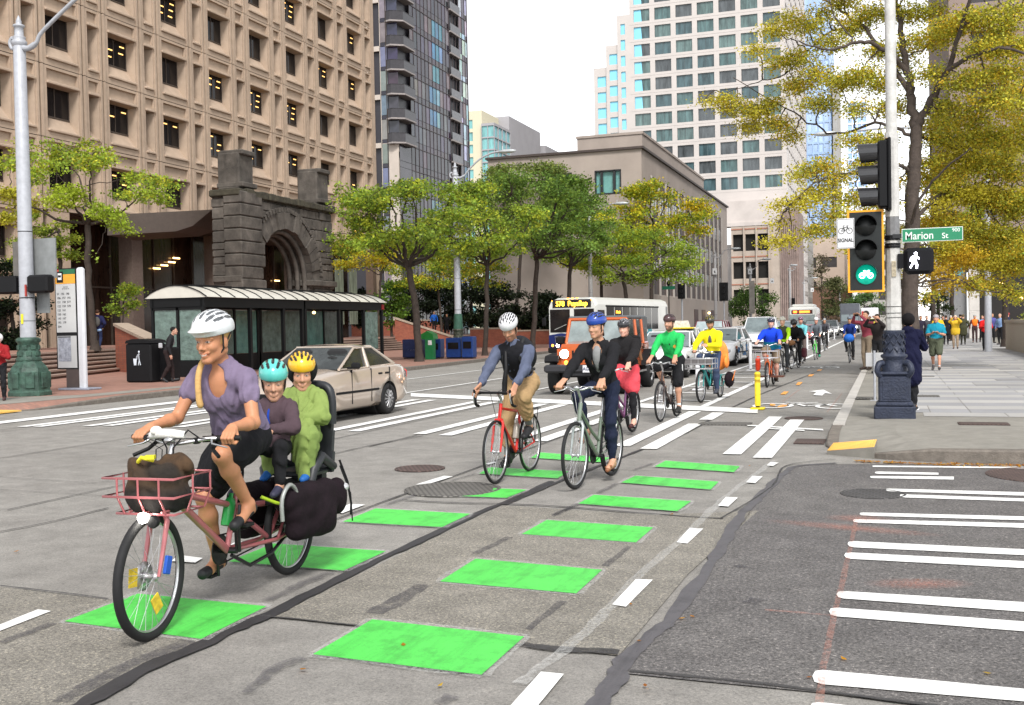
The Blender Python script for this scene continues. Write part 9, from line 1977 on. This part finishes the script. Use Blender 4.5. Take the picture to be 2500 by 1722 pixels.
# manholes, grates
def manhole(label,x,y,r,m,z=.0112,kind='round',w=1,h=1):
    t=thing('manhole_cover' if kind=='round' else 'drain_grate',label,'manhole cover' if kind=='round' else 'grate',(x,y,z),0,'iron covers in the road'); b=MB()
    if kind=='round':
        b.lathe([(r,-.01),(r,.0),(r*.93,.002),(r*.92,-.002),(.0,-.002)],seg=40,smooth=False); o=b.build('cover',m,t)
    else:
        b.b2(-w/2-.02,w/2+.02,-h/2-.02,h/2+.02,-.01,.0); b.build('frame',m,t); b=MB(); b.b2(-w/2,w/2,-h/2,h/2,.0,.004); b.build('grille',m,t)
    return t
def iron(name,c):
    m=brick_mat(name,c,tuple(q*.8 for q in c),tuple(q*.35 for q in c),1,.06,.05,.75,.9,ms=.012,var=.35); return m
IRR=iron('rusty_iron',(.13,.085,.075)); IRG=iron('grey_iron',(.18,.17,.155))
p=G(1025,1145); manhole('small reddish round cover in the crossing behind the longtail',p.x,p.y,.30,IRR); p=G(1105,1196); manhole('large grey round cover cutting into a green box',p.x,p.y,.50,IRG)
p=G(*z6(2270,285)); manhole('large dark red oval looking cover at the right edge',p.x+.35,p.y,.62,IRR); p=G(*z6(1660,370)); manhole('faint round cover in the dark asphalt',p.x,p.y,.30,iron('asphalt_iron',(.10,.095,.095))); p=G(*z4(240,665)); manhole('round dark cover at the kerb by the crosswalk',p.x,p.y,.32,IRR)
p=G(*z3(1680,262)); manhole('rectangular drain grate between the crosswalk bars',p.x,p.y,0,IRG,kind='g',w=.80,h=.42); p=G(*z4(300,885)); manhole('small gutter grate beside the corner kerb',p.x,p.y,0,IRR,kind='g',w=.36,h=.55)
for (zx,zy,w,h,lb) in ((1935,715,.62,.34,'brown rectangular hatch in the corner pavement'),(1400,455,.42,.42,'grey hatch behind the navy base'),(830,470,.34,.42,'dark square hatch at the foot of the small sign post'),(1400,268,.34,.3,'small dark hatch beside the walking woman')):
    p=G(*z4(zx,zy),.165); t=manhole(lb,p.x,p.y,0,IRR if w>.6 else IRG,z=.172,kind='g',w=w,h=h)
# ---------------------------------------------------------------- people on foot (local: facing +x)
def stand(s=1.0,stride=.0,arms='down',lean=.03,hf=(1,0,0),**k):
    P=V((0,0,.92*s)); N=P+V((lean*.5,0,.50*s)); H=N+V((.03+lean*.2,0,.165*s)); 
    an=[V((stride*.5,.09,.085*s)),V((-stride*.5,-.09,.085*s+(.06 if stride>.25 else 0)))]; ft=[(1,.15,-.02 if stride<.2 else .25),(1,-.15,-.02 if stride<.2 else -.5)]
    sw=.18*s; e=[(-.6,.6,-.3),(-.6,-.6,-.3)]
    if arms=='down': wr=[V((.05-stride*.35,.27*s,.86*s)),V((.05+stride*.35,-.27*s,.86*s))]; hd=[(.1,0,-1)]*2; hn=[(0,1,0),(0,-1,0)]
    elif arms=='phone': wr=[V((.33*s,.10,1.14*s)),V((.33*s,-.10,1.14*s))]; hd=[(1,-.5,.3),(1,.5,.3)]; hn=[(.2,.4,-1),(.2,-.4,-1)]; e=[(-.4,.6,-.7),(-.4,-.6,-.7)]
    elif arms=='photo': wr=[V((.40*s,.12,1.56*s)),V((.40*s,-.12,1.56*s))]; hd=[(.4,-.6,.6),(.4,.6,.6)]; hn=[(-1,.3,.2),(-1,-.3,.2)]; e=[(.1,.8,-.7),(.1,-.8,-.7)]
    elif arms=='chest': wr=[V((.26*s,.05,1.20*s)),V((.26*s,-.05,1.24*s))]; hd=[(.3,-1,.2),(.3,1,.2)]; hn=[(1,0,.3),(1,0,.3)]; e=[(-.2,.8,-.6),(-.2,-.8,-.6)]
    elif arms=='pockets': wr=[V((.08,.20*s,.95*s)),V((.08,-.20*s,.95*s))]; hd=[(.2,-.2,-1),(.2,.2,-1)]; hn=[(0,1,0),(0,-1,0)]
    J=dict(s=s,pelvis=P,neck=N,head=H,wrist=wr,bar=[None,None],elpole=e,knpole=[(1,.1,0),(1,-.1,0)],ankle=an,foot=ft,hf=hf,hdir=hd,hnrm=hn,hand=('open','open'),thumb=-1); J.update(k); return J
def ped(label,x,y,face,sty,vox=.016,z=.16,**k):
    """face: world heading the person faces, degrees from +x"""
    o,I=person(stand(**k),sty,vox); put(o,(x,y,z),R(face)); lab(o,label,k.get('grp','people on foot')); return o,I
BK=(.012,.012,.014)
# close right: woman in navy coat seen from behind, hood of dark hair
o,I=ped('person in long navy coat seen from behind beside the navy pole base',.30,18.75,84,dict(skin='tan',top=(.005,.006,.028),coat=.42,tg=.025,fat=1.15,pants=BK,hair=(.006,.005,.006),hairstyle='puffy',shoes=BK,hood=True,topname='coat'),.010,arms='chest',s=.93,lean=.10,stride=.08)
for s_ in(1,):
    b=MB(); b.box((.12,-.10,.012),(.22,.09,.024),bev=.008); b.build('white_sole',mat('white_sole',(.7,.7,.72)),o)
o,I=ped('woman in turquoise t shirt and olive shorts walking toward the camera',1.30,33.3,-95,dict(skin=(.52,.26,.17),top=(.01,.22,.32),sleeve='short',slen=.75,fat=1.3,fem=True,pants=(.075,.085,.055),plen=.5,pg=.03,hair=(.30,.28,.27),hairstyle='short',hat=(.30,.28,.30),shoes=(.12,.11,.11),sock=(.5,.5,.5),tg=.022,topname='t_shirt'),.013,arms='phone',s=.95,stride=.42)
b=MB(); b.box((.42,0,1.10),(.08,.12,.015)); b.build('phone',BLKP,o)
o,I=ped('man in maroon checked shirt holding a phone up to take a picture',-.62,34.2,-128,dict(skin=(.55,.29,.19),top=(.22,.04,.06),inner=(.3,.05,.06),pants=(.20,.155,.11),hair=(.03,.02,.015),shoes=(.03,.02,.015),fat=1.1,topname='shirt'),.014,arms='photo',s=1.05)
b=MB(); b.box((.47,0,1.66),(.015,.14,.07)); b.build('phone',BLKP,o)
o,I=ped('man in dark jacket looking at his phone next to the maroon shirt man',-.28,31.9,-110,dict(skin=(.52,.27,.18),top=(.018,.014,.014),pants=BK,hair=(.02,.015,.01),shoes=BK,fat=1.12,topname='jacket'),.014,arms='photo',s=.98,lean=.06)
b=MB(); b.box((.44,0,1.50),(.015,.14,.07)); b.build('phone',BLKP,o)
crowd=[('person in bright yellow jacket and red trousers seen from behind',2290,853,90,dict(top=(.72,.42,.02),pants=(.50,.015,.02),hair=(.08,.03,.02),fat=1.2,tg=.03),'down',1.0),
('photographer in yellow jacket, pale cap and khaki trousers',2333,852,-95,dict(top=(.62,.40,.03),coat=.12,pants=(.32,.24,.17),hat=(.6,.45,.35),hair=(.1,.08,.06),fat=1.1,tg=.03),'photo',.97),
('person in black between the two yellow jackets',2310,842,90,dict(top=BK,pants=BK,hair=(.05,.03,.02),coat=.3),'down',1.0),
('person in brown green coat right of the yellow photographer',2352,842,95,dict(top=(.05,.05,.025),pants=(.03,.03,.02),coat=.35,hair=(.12,.09,.05)),'pockets',1.02),
('worker in orange high visibility vest facing the camera',2380,837,-90,dict(top=(.10,.02,.02),vest=(.95,.20,.02),pants=(.05,.03,.03),hair=(.05,.04,.04),hat=(.3,.3,.3)),'down',1.0),
('person in red jacket and black trousers looking at a phone',2407,857,-92,dict(top=(.58,.015,.015),pants=BK,hair=(.05,.02,.015),hairstyle='long',fat=1.15,tg=.03),'phone',.97),
('man in light blue shirt and black trousers beside the planter',2443,842,-130,dict(top=(.20,.30,.50),pants=BK,hair=(.35,.25,.2),hairstyle='bald',fat=1.1),'down',1.02),
('person in purple blue jacket behind the red jacket',2422,838,-70,dict(top=(.08,.08,.25),pants=BK,hair=(.05,.03,.02),fat=1.1),'down',1.05),
('man in dark navy jacket leaning right of the light blue shirt',2463,838,180,dict(top=(.02,.025,.06),pants=BK,hair=(.3,.05,.05)),'chest',1.05),
('person in grey top at the left of the crowd',2262,842,-60,dict(top=(.06,.06,.065),pants=BK,hair=(.05,.03,.02)),'down',1.0),
('person in dark purple left of the crowd',2248,846,-80,dict(top=(.035,.03,.05),pants=(.03,.03,.04),hair=(.05,.03,.02)),'down',1.0),
('person in mustard top behind the yellow jackets',2302,834,-90,dict(top=(.35,.26,.03),pants=BK,hair=(.06,.04,.03)),'down',1.0),
('person in violet jacket behind the photographer',2322,833,-100,dict(top=(.10,.09,.24),pants=BK,hair=(.5,.4,.35),hat=(.5,.48,.45)),'down',1.0),
('person in dark suit with dark hair behind the crowd',2345,832,90,dict(top=BK,pants=BK,hair=(.02,.015,.01)),'down',1.05),
('person in sky blue top behind the red jacket',2398,836,-70,dict(top=(.15,.32,.55),pants=BK,hair=(.3,.2,.12)),'phone',.97)]
for i,(lb,x,y,fc,st,ar,s) in enumerate(crowd):
    p=G(x,y,.16); st.setdefault('skin',['light','tan','red','brown'][i%3]); st.setdefault('shoes',(.03,.025,.03)); ped(lb,p.x,p.y,fc,st,.028,arms=ar,s=s,stride=.1*(i%3))
# left side
o,I=ped('white haired woman in red sweater at the left edge with folded hands',-20.05,19.95,-60,dict(skin='pale',top=(.24,.012,.015),pants=BK,hair=(.72,.70,.68),hairstyle='puffy',fem=True,fat=1.05,shoes=(.05,.02,.02),topname='sweater',tg=.018),.013,z=.15,arms='chest',s=.93,hf=(.95,.1,-.2))
o,I=ped('man in black jacket with grey hood stepping forward beside the litter bin',-21.35,27.95,28,dict(skin=(.50,.28,.2),top=(.016,.016,.018),pants=(.022,.014,.014),hair=(.01,.01,.01),inner=(.2,.2,.2),shoes=BK,topname='jacket'),.014,z=.15,arms='down',s=1.02,stride=.3,lean=.28)
b=MB(); b.box((-.16,-.22,1.16),(.12,.04,.16),bev=.02); b.build('grey_bag',mat('grey_bag',(.35,.36,.38)),o)
pp=DD(240,850,46.5); o,I=ped('person in navy hoodie with grey backpack walking away beside the tree trunk',pp.x,pp.y,118,dict(skin='tan',top=(.012,.014,.055),pants=(.02,.03,.08),hair=(.06,.03,.02),pack=(.085,.08,.075),shoes=(.05,.05,.05),hood=True,fat=1.15,tg=.03,topname='hoodie'),.018,z=1.05,arms='pockets',s=1.02,stride=.3)
b=MB(); b.box((0,0,.86),(.26,.34,.16),bev=.05); b.build('shirt_tail',mat('pale_blue_cloth',(.25,.38,.60),.9),o)
o,I=ped('person with lime sleeve and brown bag waiting behind the shelter glass',-25.5,33.6,60,dict(skin='tan',top=(.35,.75,.03),pants=(.06,.03,.02),hair=(.05,.03,.02),pack=(.12,.035,.015),shoes=BK),.02,z=.15,arms='down',s=1.0)
for x,y,c,lb in ((1060,800,(.02,.13,.55),'person in blue top sitting high on the shaded plaza wall'),(1091,806,BK,'person in black standing on the shaded plaza behind the brick stair wall')):
    p=DD(x,y,84); ped(lb,p.x,p.y,-60,dict(skin='tan',top=c,pants=BK,hair=(.1,.07,.05)),.03,z=max(.9,p.z-.4),arms='down',s=.98)
